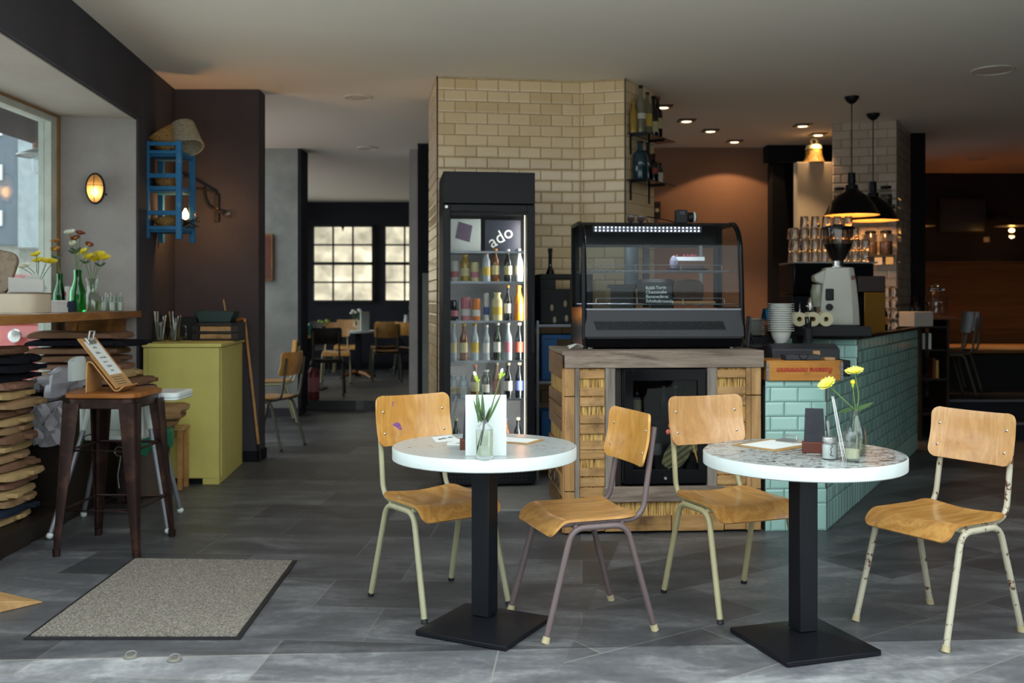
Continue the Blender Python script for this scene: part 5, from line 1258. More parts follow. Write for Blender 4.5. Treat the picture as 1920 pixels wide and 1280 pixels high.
# glass carafe, smaller jars at the bar end shelf
o = thing('shelf_unit', 'dark wooden shelf unit behind the end of the mint bar', 'shelf', (X(1742, 9.6), 9.5, 0), .0)
for x in (-.12, .14): mesh('side_board', MB().box(x - .012, 0, 0.005, x + .012, .4, 1.16), W_DARK, o, smooth=0)
for z in (.25, .58, .86, 1.08): mesh('shelf', MB().box(-.12, 0, z, .14, .4, z + .02), W_DARK, o, smooth=0)
mesh('top_board', MB().box(-.2, -.03, 1.16, .24, .43, 1.19), wood('mid_brown_top', [(.3, '4a2f1e'), (.5, '5d3c26'), (.72, '6e482e')], 'x'), o, bevel=.003)
SU = lambda x, y, z: Vector((X(1742, 9.6) + x, 9.5 + y, z))
for k, (x, z, h, mt) in enumerate(((-.08, .881, .15, M_PAPERG), (-.05, .881, .16, W_DARK), (-.02, .881, .15, M_PAPER), (.02, .601, .19, M_REDWOOD), (.05, .601, .17, LB[3]))):
    o = mesh('book', MB().box(-.012, 0, 0, .012, .13, h), mt, smooth=0); o.location = SU(x, .03, z); o.rotation_euler = (0, [0, 0, .0, 0, 0][k], 0)
    tag(o, ['pale book at the outer side of the bar-end shelf', 'dark brown book between two pale books on the shelf', 'white book on the upper level of the bar-end shelf', 'red folder on the lower level of the bar-end shelf', 'yellow booklet on the lower level of the bar-end shelf'][k], 'book')
o = thing('jar', 'big clear glass jar with lid on the bar-end shelf top', 'jar', SU(.11, .2, 1.191))
mesh('glass_body', MB().lathe([(0, 0), (.095, 0), (.10, .01), (.10, .19), (.07, .235), (.066, .245)], 26), pane('jar_pane', (.9, .92, .92), 1.2), o, smooth=50)
mesh('lid', MB().lathe([(.06, .246), (.085, .25), (.085, .27), (.05, .285), (.02, .29), (.022, .31), (0, .315)], 24), GLS, o)
o = thing('teapot', 'dark shiny pot beside the big glass jar', 'pot', SU(-.10, .14, 1.191))
mesh('body', MB().lathe([(0, 0), (.06, 0), (.075, .05), (.06, .1), (.03, .12), (.03, .16), (.05, .2), (0, .205)], 22), M_BLKGLOSS, o); mesh('handle', MB().tube(arc((.06, 0, .09), .05, -PI / 2, PI / 2, 8), .007, 8), M_BLK, o)
# white cabinet and bell lantern
D = 10.6; o = thing('tall_cabinet', 'tall narrow white cabinet beside the tiled pillar', 'cabinet', (X(1495, D), D, 0))
cwid = X(1561, D) - X(1495, D); mesh('carcass', MB().box(0, .02, 0.002, cwid, .14, Z(303, D)), P_WHITEWALL, o, smooth=0)
mesh('door', MB().box(.004, 0, .1, cwid - .004, .02, Z(303, D) - .01), P_WHITEWALL, o, bevel=.002)
o = thing('bell_lantern', 'brown bell-shaped lantern with white cap on the tall white cabinet', 'lantern', (X(1531, D), D + .09, Z(303, D) + .001))
mesh('bell', MB().lathe([(0, 0), (.12, 0), (.10, .035), (.088, .075), (.085, .14), (0, .14)], 24), wicker('lantern_wicker', '4a3312', 'b08a3a'), o)
mesh('cap', MB().lathe([(.088, .14), (.09, .155), (.078, .185), (0, .19)], 24), M_ROLL, o)
mesh('ring', MB().tube([Vector((.032 * math.cos(a), 0, .225 + .032 * math.sin(a))) for a in [2 * PI * k / 20 for k in range(21)]], .011, 8), plain('ring_pale', 'a29a88', .5), o)
# jars on the pillar shelves
ux, uy = p1[0] - p0[0], p1[1] - p0[1]; ul = math.hypot(ux, uy); pa = math.atan2(uy, ux)
PS = lambda u, n, z: Vector((p0[0] + ux / ul * u + uy / ul * n, p0[1] + uy / ul * u - ux / ul * n, z))
for z, lb in ((Z(387, 9.8), 'upper wooden jar shelf on the tiled pillar'), (Z(479, 9.8), 'lower wooden jar shelf on the tiled pillar')):
    o = thing('wall_shelf', lb, 'shelf', PS(.02, .002, z), pa); mesh('board', MB().box(0, -.19, -.025, ul - .04, 0, 0), W_DARK, o, bevel=.002)
    for u in (.06, ul - .1): mesh('bracket', MB().box(u - .01, -.15, -.09, u + .01, 0, -.025), M_BLK, o, smooth=0)
M_JAR = glass('jar_glass', (.85, .83, .78), .04)
def sjar(label, loc, r, h, fill):
    o = thing('jar', label, 'jar', loc, 0, 'jars on the pillar shelves')
    mesh('glass_body', MB().lathe([(0, 0), (r * .95, 0), (r, .006), (r, h * .8), (r * .8, h * .88), (r * .8, h * .9)], 20), pane('jar_pane', (.9, .92, .92), 1.2), o, smooth=50)
    mesh('filling', MB().lathe([(0, .004), (r * .93, .006), (r * .93, h * .55), (0, h * .58)], 18), fill, o); mesh('lid', MB().lathe([(r * .86, h * .88), (r * .88, h * .97), (r * .6, h), (0, h)], 20), M_BLK, o)
fills = [plain('jar_filling_beans', '3a251a', .6, var=.4, vs=60), plain('jar_filling_oats', '8d7450', .7, var=.3, vs=60), plain('jar_filling_tea', '4c3a22', .7, var=.4, vs=60)]
zu2, zl2 = Z(387, 9.8) + .001, Z(479, 9.8) + .001
for k, u in enumerate((.07, .20, .50)): sjar('jar on the upper pillar shelf, %s from the white cabinet' % ORD[k], PS(u, .10, zu2), .058, .19, fills[k % 3])
for k, u in enumerate((.10, .36, .50)): sjar('jar on the lower pillar shelf, %s from the white cabinet' % ORD[k], PS(u, .10, zl2), .062, .24, fills[(k + 1) % 3])
for k, u in enumerate((.43, .53)): 
    o = mesh('shelf_label', MB().box(-.035, -.004, -.035, .035, 0, .035), [LB[1], LB[0]][k], smooth=0); o.location = PS(u, .195, zl2 - .06 if k else zl2 - .062); o.rotation_euler = (0, 0, pa); tag(o, ['pale square tag under the lower jar shelf, nearer the cabinet', 'cream square tag under the lower jar shelf, at the pillar corner'][k], 'tag')
# ------------------------------------------------------------------ pendants
def pendant(label, px, py0, pyr):
    D = 3304.6 / (HY - py0); o = thing('pendant_lamp', label, 'pendant lamp', (X(px, D), D, CEIL), 0, 'black dome pendants over the bar'); zr = Z(pyr, D) - CEIL; r = .235
    mesh('ceiling_rose', MB().lathe([(.062, -.001), (.058, -.02), (.035, -.05), (.012, -.065), (0, -.065)], 24), M_BLK, o)
    mesh('cord', MB().tube([(0, 0, -.06), (0, 0, zr + .36)], .005, 8), M_BLK, o)
    mesh('socket', MB().lathe([(0, zr + .37), (.03, zr + .37), (.034, zr + .29), (.028, zr + .27), (.05, zr + .265), (.055, zr + .21)], 20), M_BLK, o)
    mesh('shade', MB().lathe([(.055, zr + .225), (.075, zr + .205), (.13, zr + .17), (.19, zr + .09), (.222, zr + .02), (.235, zr + .0)], 36), M_BLKGLOSS, o, smooth=60)
    mesh('shade_lining', MB().lathe([(.05, zr + .215), (.07, zr + .198), (.125, zr + .163), (.185, zr + .085), (.217, zr + .016), (.230, zr + .002)], 36), plain('lining_warm', 'c79b5c', .5), o, smooth=60)
    mesh('bulb', MB().ball((0, 0, zr + .13), .035, seg=14, rings=10), E_WARM, o)
    l = bpy.data.lights.new('pendant_light', 'POINT'); l.energy = 3; l.color = (1, .58, .24); l.shadow_soft_size = .04; lo_ = bpy.data.objects.new('pendant_light', l); COL.objects.link(lo_); lo_.location = (X(px, D), D, Z(pyr, D) + .075)
pendant('nearer black dome pendant hanging over the coffee grinder', 1597, 181, 404)
pendant('farther black dome pendant hanging before the tiled pillar', 1637, 213, 414)
# ------------------------------------------------------------------ downlights
def downlight(label, px, py, e=17, blend=.4, size=95):
    D = 3304.6 / (HY - py); x = X(px, D)
    o = thing('downlight', label, 'downlight', (x, D, CEIL), 0, 'swivelling downlights over the bar')
    mesh('trim_plate', MB().box(-.085, -.085, -.008, .085, .085, -.001), plain('downlight_trim', '4a4038', .5), o, bevel=.003)
    mesh('ring', MB().lathe([(.072, -.006), (.074, -.016), (.06, -.022), (.052, -.012)], 24), M_STEEL, o)
    mesh('lamp_face', MB().lathe([(.052, -.012), (.04, -.016), (0, -.017)], 20), E_WARMLO, o)
    l = bpy.data.lights.new('downlight_beam', 'SPOT'); l.energy = e; l.color = (1, .60, .28); l.spot_size = math.radians(size); l.spot_blend = blend; l.shadow_soft_size = .03
    q = bpy.data.objects.new('downlight_beam', l); COL.objects.link(q); q.location = (x, D, CEIL - .03)
downlight('downlight nearest to the bottle shelves', 1243, 199); downlight('downlight second from the bottle shelves', 1287, 225); downlight('downlight third from the bottle shelves', 1332, 244, 16); downlight('downlight closest to the clay-coloured wall', 1377, 264, 7, .12, 124)
downlight('square downlight in front of the bell lantern', 1505, 234, 14); downlight('downlight right above the bell lantern', 1534, 251, 6)
# ------------------------------------------------------------------ right-hand room
o = thing('bench', 'long dark bench with a lamp-lit wooden back panel', 'bench', (4.3, 11.4, .341))
mesh('seat', MB().box(0, 0, .40, 7.4, 1.75, .44), W_PANEL, o, bevel=.004); mesh('front_board', MB().box(0, .06, 0, 7.4, .1, .40), M_BLKMAT, o, smooth=0)
bpn = MB()
for k in range(6): bpn.box(0, 1.78, .442 + k * .175, 7.4, 1.83, .442 + k * .175 + .172)
mesh('back_panel', bpn, W_PANEL, o, bevel=.002); mesh('top_ledge', MB().box(0, 1.72, 1.495, 7.4, 1.95, 1.52), W_PANEL, o, smooth=0)
def wall_lamp(label, px, py, D=13.2):
    P = W(px, py, D); o = thing('wall_lamp', label, 'wall lamp', P, 0, 'disc shade lamps over the bench')
    mesh('shade', MB().lathe([(.0, .012), (.2, .004), (.215, 0), (.2, -.002), (0, -.003)], 30), M_ALU, o)
    mesh('arm', MB().tube(fillet([(0, 0, .0), (0, 0, .14), (0, 13.8 - D, .2)], .06), .014, 8), M_BLK, o); mesh('wall_plate', MB().lathe([(0, 0), (.06, 0), (.06, .03), (0, .03)], 16, M=Matrix.Translation((0, 13.795 - D, .2)) @ Matrix.Rotation(PI / 2, 4, 'X')), M_BLK, o)
    mesh('glass_globe', MB().ball((0, 0, -.095), .075, (1, 1, 1.15), 18, 10), pane('globe_pane', (1, .85, .6), 1), o); mesh('filament_bulb', MB().ball((0, 0, -.055), .03, (1.2, 1, .8), 12, 8), E_WARM, o)
    l = bpy.data.lights.new('wall_lamp_light', 'SPOT'); l.spot_size = math.radians(120); l.spot_blend = .6; l.energy = 26; l.color = (1, .66, .36); l.shadow_soft_size = .06; q = bpy.data.objects.new('wall_lamp_light', l); COL.objects.link(q); q.location = P + Vector((0, 0, -.06))
wall_lamp('disc shade wall lamp over the bench at the picture edge', 1897, 424); wall_lamp('disc shade wall lamp half hidden by the tiled pillar', 1722, 424)
o = thing('television', 'dark flat television on the wall over the bench', 'television', W(1805, 404, 13.7)); mesh('frame', MB().box(-.32, 0, -.24, .32, .07, .24), M_BLKMAT, o, bevel=.006); mesh('screen', MB().box(-.29, -.006, -.21, .29, 0, .21), plain('screen_off', '2b3038', .25), o, smooth=0)
o = mesh('light_switch', MB().box(-.04, 0, -.035, .04, .02, .035), M_PAPERG, bevel=.004); o.location = W(1850, 449, 13.78); tag(o, 'small white wall switch between television and lamp', 'switch')
# ------------------------------------------------------------------ window shelf
zs = 1.268
o = thing('window_shelf', 'long oak shelf board under the street window', 'shelf', (0, 0, 0))
mesh('board', MB().prism([(-3.24, 3.0), (lw(3.0) + .035, 3.0), (lw(7.2) + .035, 7.20), (-2.80, 7.235), (-3.24, 7.12)], zs - .046, zs), W_OAK, o, bevel=.003)
mesh('end_cleat', MB().prism([(-3.18, 7.085), (-2.80, 7.18), (-2.80, 7.225), (-3.18, 7.13)], zs - .30, zs - .048), W_OAKX, o, bevel=.002)
for x in (-3.10, -2.86): mesh('brace', MB().extr([(0, 0), (0, -.045), (.09, -.24), (.12, -.24)], (x, 7.06, zs - .048), (0, -1, 0), (0, 0, 1), (.03, 0, 0)), W_OAKX, o, smooth=0)
# bread tin with its lid up
o = thing('bread_tin', 'cream metal bread tin with its lid open on the window shelf', 'tin', (-2.955, 5.82, zs + .001), math.radians(-6))
mesh('body', MB().prism(rrect(.46, .26, .07, 7), 0, .115), M_CREAMTIN, o, bevel=.004)
mesh('rim', MB().prism(rrect(.465, .265, .072, 7), .112, .118), M_TINLID, o, smooth=0)
mesh('lid', MB().prism(rrect(.30, .26, .06, 7), 0, .028).xf(Matrix.Translation((-.13, .06, .25)) @ Matrix.Rotation(math.radians(12), 4, 'Y') @ Matrix.Rotation(math.radians(78), 4, 'X')), M_TINLID, o, bevel=.005)
tinp = Vector((X(30, 5.75), 5.82, zs + .118))
o = mesh('card_box', MB().extr([(-.10, 0), (.095, 0), (.095, .075), (-.10, .09)], (0, 0, 0), (1, 0, 0), (0, 0, 1), (0, .008, 0)).extr([(-.08, .02), (.10, .02), (.04, .115), (-.03, .09)], (0, .05, 0), (1, 0, 0), (0, 0, 1), (0, .006, 0)).box(-.1, 0, 0, .095, .06, .004), M_PAPERG, smooth=0)
o.location = (-2.815, 5.77, zs + .120); o.rotation_euler = (0, 0, .1); tag(o, 'open grey-white card box standing on the bread tin', 'box')
bk1 = None
for k in range(5):
    o = mesh('booklet', MB().box(-.085, -.06, 0, .085, .06, .0145), M_PAPER, bevel=.001, smooth=0); o.location = (X(95, 6.2) + RN.uniform(-.004, .004), 6.18, zs + .001 + .0152 * k); o.rotation_euler = (0, 0, -.12 + RN.uniform(-.03, .03))
    tag(o, 'white booklet, %s from the bottom of the small pile beside the tin' % ORD[k], 'booklet', 'white booklets on the shelf')
o = mesh('book', MB().box(-.05, -.06, 0, .05, .06, .07), M_NAVYB, bevel=.002, smooth=0); o.location = (X(127, 6.5), 6.45, zs + .001); tag(o, 'navy book standing between white booklets and green bottle', 'book')
o = mesh('paper_sheet', MB().prism([(-.18, -.1), (.16, -.12), (.2, .06), (-.15, .1)], 0, .002), M_PAPERG, smooth=0); o.location = (X(38, 5.5), 5.50, zs + .001); tag(o, 'loose sheet of paper lying on the shelf before the tin', 'paper')
# bottles and flowers
def gbottle(label, px, D, r, h):
    o = thing('bottle_vase', label, 'vase', (X(px, D), D, zs + .001))
    mesh('glass_body', MB().lathe([(0, 0), (r * .95, 0), (r, .006), (r, h * .40), (r * .97, h * .48), (r * .55, h * .72), (r * .47, h * .85), (r * .5, h * .99), (r * .5, h), (r * .40, h), (r * .38, h * .85), (r * .45, h * .72), (r * .85, h * .48), (r * .9, .012), (0, .010)], 26), M_GREENG, o, smooth=60); return Vector((X(px, D), D, zs + h))
nA = gbottle('larger green glass bottle holding white and rust flowers', 146, 6.55, .050, .275)
nB = gbottle('smaller green glass bottle holding orange flowers, nearer the window', 112, 6.95, .042, .262)
D = 6.8; jx = X(173, D)
o = thing('jug_vase', 'clear glass jug of water with yellow flowers beside the green bottle', 'vase', (jx, D, zs + .001))
mesh('glass_body', MB().lathe([(0, 0), (.058, 0), (.062, .006), (.064, .07), (.045, .11), (.034, .14), (.036, .19), (.050, .225), (.047, .225), (.033, .19), (.031, .14), (.042, .11), (.060, .07), (.058, .01), (0, .008)], 26), pane('jug_pane', (.9, .93, .9), 1.3), o, smooth=60)
mesh('water', MB().lathe([(0, .009), (.057, .011), (.058, .07), (0, .07)], 22), pane('water_tint', (.75, .8, .6), .6), o)
def shelf_flower(label, neck, px, py, D, r, pm, d=(0, -.4, .9), grp=None, leaf=False, bend=None):
    p = W(px, py, D); b = Vector(neck); mid = (b + p) / 2 + Vector(((p.x - b.x) * .15, 0, .02))
    o, b0 = stem_thing('chrysanthemum', label, 'flower', [b - Vector((0, 0, .10)), b, mid, p - Vector(d).normalized() * r * .2], .0024, grp)
    bloom(o, b0, p, d, r, pm, M_YELLOW if pm != M_YELLOW else M_YELLOW, 18, .5, 2)
    if leaf: 
        for s in (-1, 1): mesh('leaf', blade(mid - b0, mid - b0 + Vector((.04 * s, -.01, .025)), .009), M_LEAFD, o)
A2 = nA.y
shelf_flower('white flower at the top of the green bottle bunch', nA, 131, 437, A2, .040, M_WPETAL)
shelf_flower('rust flower next to the topmost white one', nA + Vector((.004, 0, 0)), 150, 438, A2, .036, M_RUST, (.3, -.3, .9))
shelf_flower('rust flower just below the two topmost flowers', nA + Vector((-.004, 0, 0)), 142, 447, A2, .034, M_RUST, (-.1, -.6, .8), leaf=True)
shelf_flower('small white flower under the rust flowers', nA + Vector((-.006, 0, 0)), 137, 456, A2, .026, M_WPETAL, (0, -.7, .7), leaf=True)
shelf_flower('rust and white flower leaning over the yellow bunch', nA + Vector((.008, 0, 0)), 167, 459, A2, .030, M_RUST, (.5, -.4, .8))
B2 = nB.y
shelf_flower('orange flower standing topmost in the smaller green bottle', nB, 103, 453, B2, .036, M_ORPETAL, (0, -.2, 1))
shelf_flower('orange flower with rust centre below it in the smaller bottle', nB + Vector((.003, 0, 0)), 104, 468, B2, .036, M_ORPETAL, (0, -.5, .8), leaf=True)
nJ = Vector((jx, D, zs + .215))
for k, (px, py, lb) in enumerate(((156, 473, 'yellow flower of the jug nearest to the green bottle'), (167, 482, 'yellow flower second in the jug bunch'), (180, 487, 'lowest yellow flower of the jug bunch'), (196, 484, 'outermost yellow flower of the jug bunch'), (188, 478, 'yellow flower behind the outermost one'))):
    shelf_flower(lb, nJ + Vector((.006 * (k - 2), .0, 0)), px, py, D - .02 * (k % 2), .042, M_YELLOW, (.1 * (k - 2), -.5, .8), leaf=(k in (0, 3)))
o = thing('jug_vase', 'small clear vase hidden behind the card box, with yellow flowers', 'vase', (X(66, 6.2), 6.25, zs + .001)); mesh('glass_body', MB().lathe([(0, 0), (.04, 0), (.042, .12), (.03, .17), (.03, .19), (.027, .19), (.038, .12), (.037, .006), (0, .005)], 20), pane('jug_pane', (.9, .93, .9), 1.3), o)
nC = Vector((X(66, 6.2), 6.25, zs + .19))
for k, (px, py, pm, lb) in enumerate(((68, 478, M_YELLOW, 'topmost yellow flower over the card box'), (72, 489, M_YELLOW, 'yellow flower over the card box, closest to the lid'), (87, 490, M_YELLOW, 'yellow flower over the card box in the middle'), (97, 492, M_YELLOW, 'yellow flower over the card box towards the green bottle'), (41, 501, M_WPETAL, 'greenish white flower beside the tin lid'), (50, 497, M_WPETAL, 'greenish white flower between lid and yellow flowers'))):
    shelf_flower(lb, nC + Vector((.006 * (k - 2.5), 0, 0)), px, py, 6.22, .038 if k < 4 else .028, pm, (.08 * (k - 2), -.4, .9))
sj = None
for k, (px, D, lb) in enumerate(((195, 6.98, 'glass salt jar with spoon nearest to the flower jug'), (201, 7.06, 'glass salt jar with spoon behind the first one'), (211, 6.96, 'glass salt jar with spoon in the middle of the row'), (218, 7.04, 'glass salt jar with spoon behind the middle one'), (225, 6.98, 'glass salt jar with spoon at the wall end of the row'))):
    q = (X(px, D), D, zs + .001)
    if not sj:
        sj = thing('salt_jar', lb, 'jar', q, 0, 'salt jars on the window shelf')
        mesh('glass_body', MB().lathe([(0, 0), (.020, 0), (.022, .06), (.021, .10), (.019, .10), (.020, .06), (.018, .004), (0, .004)], 16), pane('jug_pane', (.9, .93, .9), 1.3), sj)
        mesh('salt', MB().lathe([(0, .005), (.0178, .006), (.0195, .06), (0, .062)], 16), M_PAPER, sj)
        mesh('spoon', MB().tube([(0, 0, .06), (.012, 0, .118)], .003, 6).ball((.013, 0, .122), .006, seg=8, rings=5), M_STEEL, sj)
    else: dup(sj, q, RN.uniform(0, 6), lb)
o = thing('paper_cup', 'white cup with a red mark between the two green bottles', 'cup', (X(128, 7.0), 6.98, zs + .001)); mesh('cup', MB().lathe([(0, 0), (.03, 0), (.038, .12), (.030, .17), (0, .18)], 18), M_PAPER, o); mesh('red_mark', MB().ball((.004, -.036, .12), .012, (.7, .3, 1.4), 10, 6), M_BERRY, o)
# bulkhead lamp on the reveal
P = W(180, 354, 7.13); o = thing('bulkhead_lamp', 'oval bulkhead wall lamp glowing on the window reveal', 'wall lamp', (P.x, P.y - .005, P.z), math.atan2(7.255 - 7.11, -2.722 + 3.34))
mesh('base_ring', MB().extr([(.066 * math.cos(a), .112 * math.sin(a) if abs(math.sin(a)) < .5 else .112 * math.sin(a)) for a in [2 * PI * k / 32 for k in range(32)]], (0, 0, 0), (1, 0, 0), (0, 0, 1), (0, -.03, 0)), M_BLK, o, bevel=.004)
def lampglass():
    t = NT('ribbed_amber_glass'); lw_ = t.n('ShaderNodeLayerWeight'); lw_.inputs[0].default_value = .4
    sep = t.n('ShaderNodeSeparateXYZ'); t.l(t.coord(), sep.inputs[0])
    e = t.n('ShaderNodeEmission'); f = t.math('SUBTRACT', 1.0, t.math('MULTIPLY', t.math('ABSOLUTE', t.math('ADD', sep.outputs[2], .035)), 7.5))
    t.l(t.ramp(f, [(0.0, (.45, .20, .06)), (.5, (1, .50, .15)), (1, (1, .85, .50))]), e.inputs[0]); t.l(t.math('ADD', t.math('MULTIPLY', t.math('MAXIMUM', f, 0.0), 1.6), .22), e.inputs[1])
    t.l(e.outputs[0], t.out.inputs[0]); return t.mat
def opal(name, c):
    t = NT(name); a = t.n('ShaderNodeBsdfTranslucent'); a.inputs[0].default_value = (*c, 1); b = t.n('ShaderNodeBsdfTransparent'); b.inputs[0].default_value = (*c, 1)
    m = t.n('ShaderNodeMixShader'); m.inputs[0].default_value = .35; t.l(a.outputs[0], m.inputs[1]); t.l(b.outputs[0], m.inputs[2]); t.l(m.outputs[0], t.out.inputs[0]); return t.mat
dm = mesh('glass_dome', MB().ball((0, -.03, 0), .055, (1, .8, 1.8), 24, 16), opal('amber_opal_glass', (1.0, .74, .42)), o, smooth=60)
mesh('bulb', MB().ball((0, -.035, -.025), .024, (1, .8, 1.5), 14, 10), glow('bulkhead_bulb', (1.0, .62, .26), 4), dm)
mesh('cage', MB().tube([(0, -.03 - .050 * math.cos(a) - .004, .101 * math.sin(a)) for a in [-PI / 2 + PI * k / 14 for k in range(15)]], .0022, 6).tube([(.06 * math.sin(a), -.03 - .048 * math.cos(a), .02) for a in [-PI / 2 + PI * k / 12 for k in range(13)]], .0022, 6), M_BLK, o)
mesh('screw', MB().tube([(.078, -.012, -.04), (.066, -.012, -.04)], .008, 8), M_BLK, o)
l = bpy.data.lights.new('bulkhead_light', 'POINT'); l.energy = 1.0; l.color = (1, .62, .3); l.shadow_soft_size = .015; q = bpy.data.objects.new('bulkhead_light', l); COL.objects.link(q); q.location = P + Vector((.008, -.04, -.028))

# ------------------------------------------------------------------ felt cushions, bags, dark chest
o = thing('window_plinth', 'low dark plinth along the window recess carrying the cushion stack', 'plinth', (0, 0, 0))
mesh('top', MB().prism([(-3.24, 4.6), (-2.62, 4.6), (-2.68, 5.98), (-3.24, 5.98)], .003, .11), W_DARK, o, bevel=.003)
o = thing('dark_chest', 'dark timber chest in the window recess with cushions piled on top', 'chest', (0, 0, 0))
mesh('carcass', MB().prism([(-3.24, 6.0), (-2.69, 6.0), (-2.74, 7.06), (-3.24, 7.06)], .003, .70), W_DARK, o, bevel=.004)
mesh('lid', MB().prism([(-3.245, 5.985), (-2.675, 5.985), (-2.725, 7.065), (-3.245, 7.065)], .70, .725), W_DARK, o, bevel=.004)
for z in (.45, .52): mesh('rivet', MB().ball((-2.715, 5.998, z), .006, (1, .5, 1), 8, 6), M_STEEL, o)
def cushion(label, x, y, z, w, d, h, mt, rz, grp, tab=True):
    o = thing('felt_cushion', label, 'cushion', (x, y, z), rz, grp); g = []; nx, ny = 13, 7
    rows = []
    prof = [(-1, 0), (-1, .25), (-.985, .6), (-.95, .9), (-.85, 1), (0, 1), (.85, 1), (.95, .9), (.985, .6), (1, .25), (1, 0)]
    mb = MB(); st_ = []
    seed = RN.uniform(0, 9)
    for j in range(ny):
        yy = (j / (ny - 1) - .5)
        e = 1 - .35 * (abs(yy) * 2) ** 6
        st_.append([Vector((w / 2 * u * (1 - .04 * (abs(yy) * 2) ** 5), d * yy, h * (.5 + (v - .5) * e) + .006 * math.sin(seed + u * 2.3 + yy * 3) * v)) for u, v in prof])
    n = len(prof); vs = [p for r in st_ for p in r]; fs = []
    for j in range(ny - 1):
        for i in range(n - 1): fs.append((j * n + i, j * n + i + 1, (j + 1) * n + i + 1, (j + 1) * n + i))
        fs.append((j * n + n - 1, j * n, (j + 1) * n, (j + 1) * n + n - 1))
    fs.append(tuple(range(n))); fs.append(tuple((ny - 1) * n + i for i in range(n - 1, -1, -1)))
    mesh('padding', mb.add([tuple(v) for v in vs], [tuple(reversed(f)) for f in fs]), mt, o, smooth=50)
    if tab:
        t_ = RN.uniform(.3, .8) * w / 2; q = RN.choice((-.3, .1, .3)) * d
        mesh('tab', MB().box(w / 2 - .03, q - .035, h * .25, w / 2 + RN.uniform(.02, .055), q + .035, h * .80).xf(Matrix.Translation((0, 0, 0))), mt, o, bevel=.004)
        if RN.random() < .7: mesh('tab', MB().box(t_ - .12, -d / 2 - .012, h * .2, t_, -d / 2 + .02, h * .85), mt, o, bevel=.004)
    return o
zz = .115; cols = [3, 5, 0, 3, 2, 3, 1, 0, 3, 1, 0, 3, 1, 0, 3, 2, 4, 4, 4, 1]
nmc = ['tan', 'brown', 'rosy brown', 'sand-coloured', 'black', 'navy']
for k, c in enumerate(cols):
    h = RN.uniform(.046, .052); w = RN.uniform(.42, .47); off = RN.uniform(-.015, .03)
    if k in (17, 18): off = .06
    if k in (5, 13): off = .06
    cushion('%s felt cushion, %s from the bottom of the tall stack on the plinth' % (nmc[c], ORD[k]), -2.985 + off, 5.55 + RN.uniform(-.03, .03), zz, w, .40, h - .004, FELT[c], RN.uniform(-.08, .08), 'felt cushions stacked on the plinth'); zz += h
zz = .727; cols = [2, 1, 3, 2, 1, 1, 4, 1]
for k, c in enumerate(cols):
    h = RN.uniform(.047, .055); w = RN.uniform(.54, .66) if c != 4 else .70
    cushion('%s felt cushion, %s from the bottom of the pile on the dark chest' % (nmc[c], ORD[k]), -2.90 + [.16, .14, .06, 0, -.02, -.02, .03, -.01][k], 6.74, zz, w, .40, h - .004, FELT[c], RN.uniform(-.05, .05), 'felt cushions piled on the chest', k not in (7,)); zz += h
def crumple(label, name, cat, c, r, sc, mt, seed, n=5):
    rr = random.Random(seed); mb = MB().ball((0, 0, 0), 1, (1, 1, 1), 22, 14)
    dirs = [(Vector((rr.uniform(-1, 1), rr.uniform(-1, 1), rr.uniform(-1, 1))).normalized(), rr.uniform(3, 8), rr.uniform(0, 6)) for _ in range(n)]
    mb.v = [Vector((v.x * sc[0], v.y * sc[1], v.z * sc[2])) * r * (1 + sum(.10 * math.sin(v.dot(d) * f + ph) for d, f, ph in dirs)) for v in mb.v]
    zm = min(v.z for v in mb.v); mb.v = [v - Vector((0, 0, zm)) for v in mb.v]
    o = mesh(name, mb, mt, smooth=20); o.location = c; tag(o, label, cat); return o
zt = .727
crumple('clear plastic bag crumpled on the chest edge', 'plastic_bag', 'bag', (X(110, 6.12), 6.14, zt), .14, (.85, .7, .60), M_BAG, 3, 9)
crumple('dark crumpled paper bag beside the clear plastic bag', 'paper_bag', 'bag', (X(68, 6.2), 6.22, zt), .13, (1.05, .8, .42), plain('dark_paper', '2c2522', .7), 5, 8)
g = [[Vector((.20 * (j / 10 - .5) + .02 * math.sin(i * 1.7 + j), -.012 * math.sin(j * 2.1 + i * .8) - .012, -.26 * i / 8 + .01 * math.sin(j))) for j in range(11)] for i in range(9)]
o = mesh('plastic_sheet', MB().sheet(g, .002), M_BAG, smooth=30); o.location = (X(92, 5.97), 5.965, .735); tag(o, 'pleated clear plastic sheet hanging down the chest front', 'plastic sheet')
o = mesh('steel_tray', MB().prism(rrect(.22, .16, .03), 0, .03), M_ALU, bevel=.004); o.location = (X(76, 6.5), 6.46, zt); tag(o, 'grey metal tray behind the crumpled bags on the chest', 'tray')

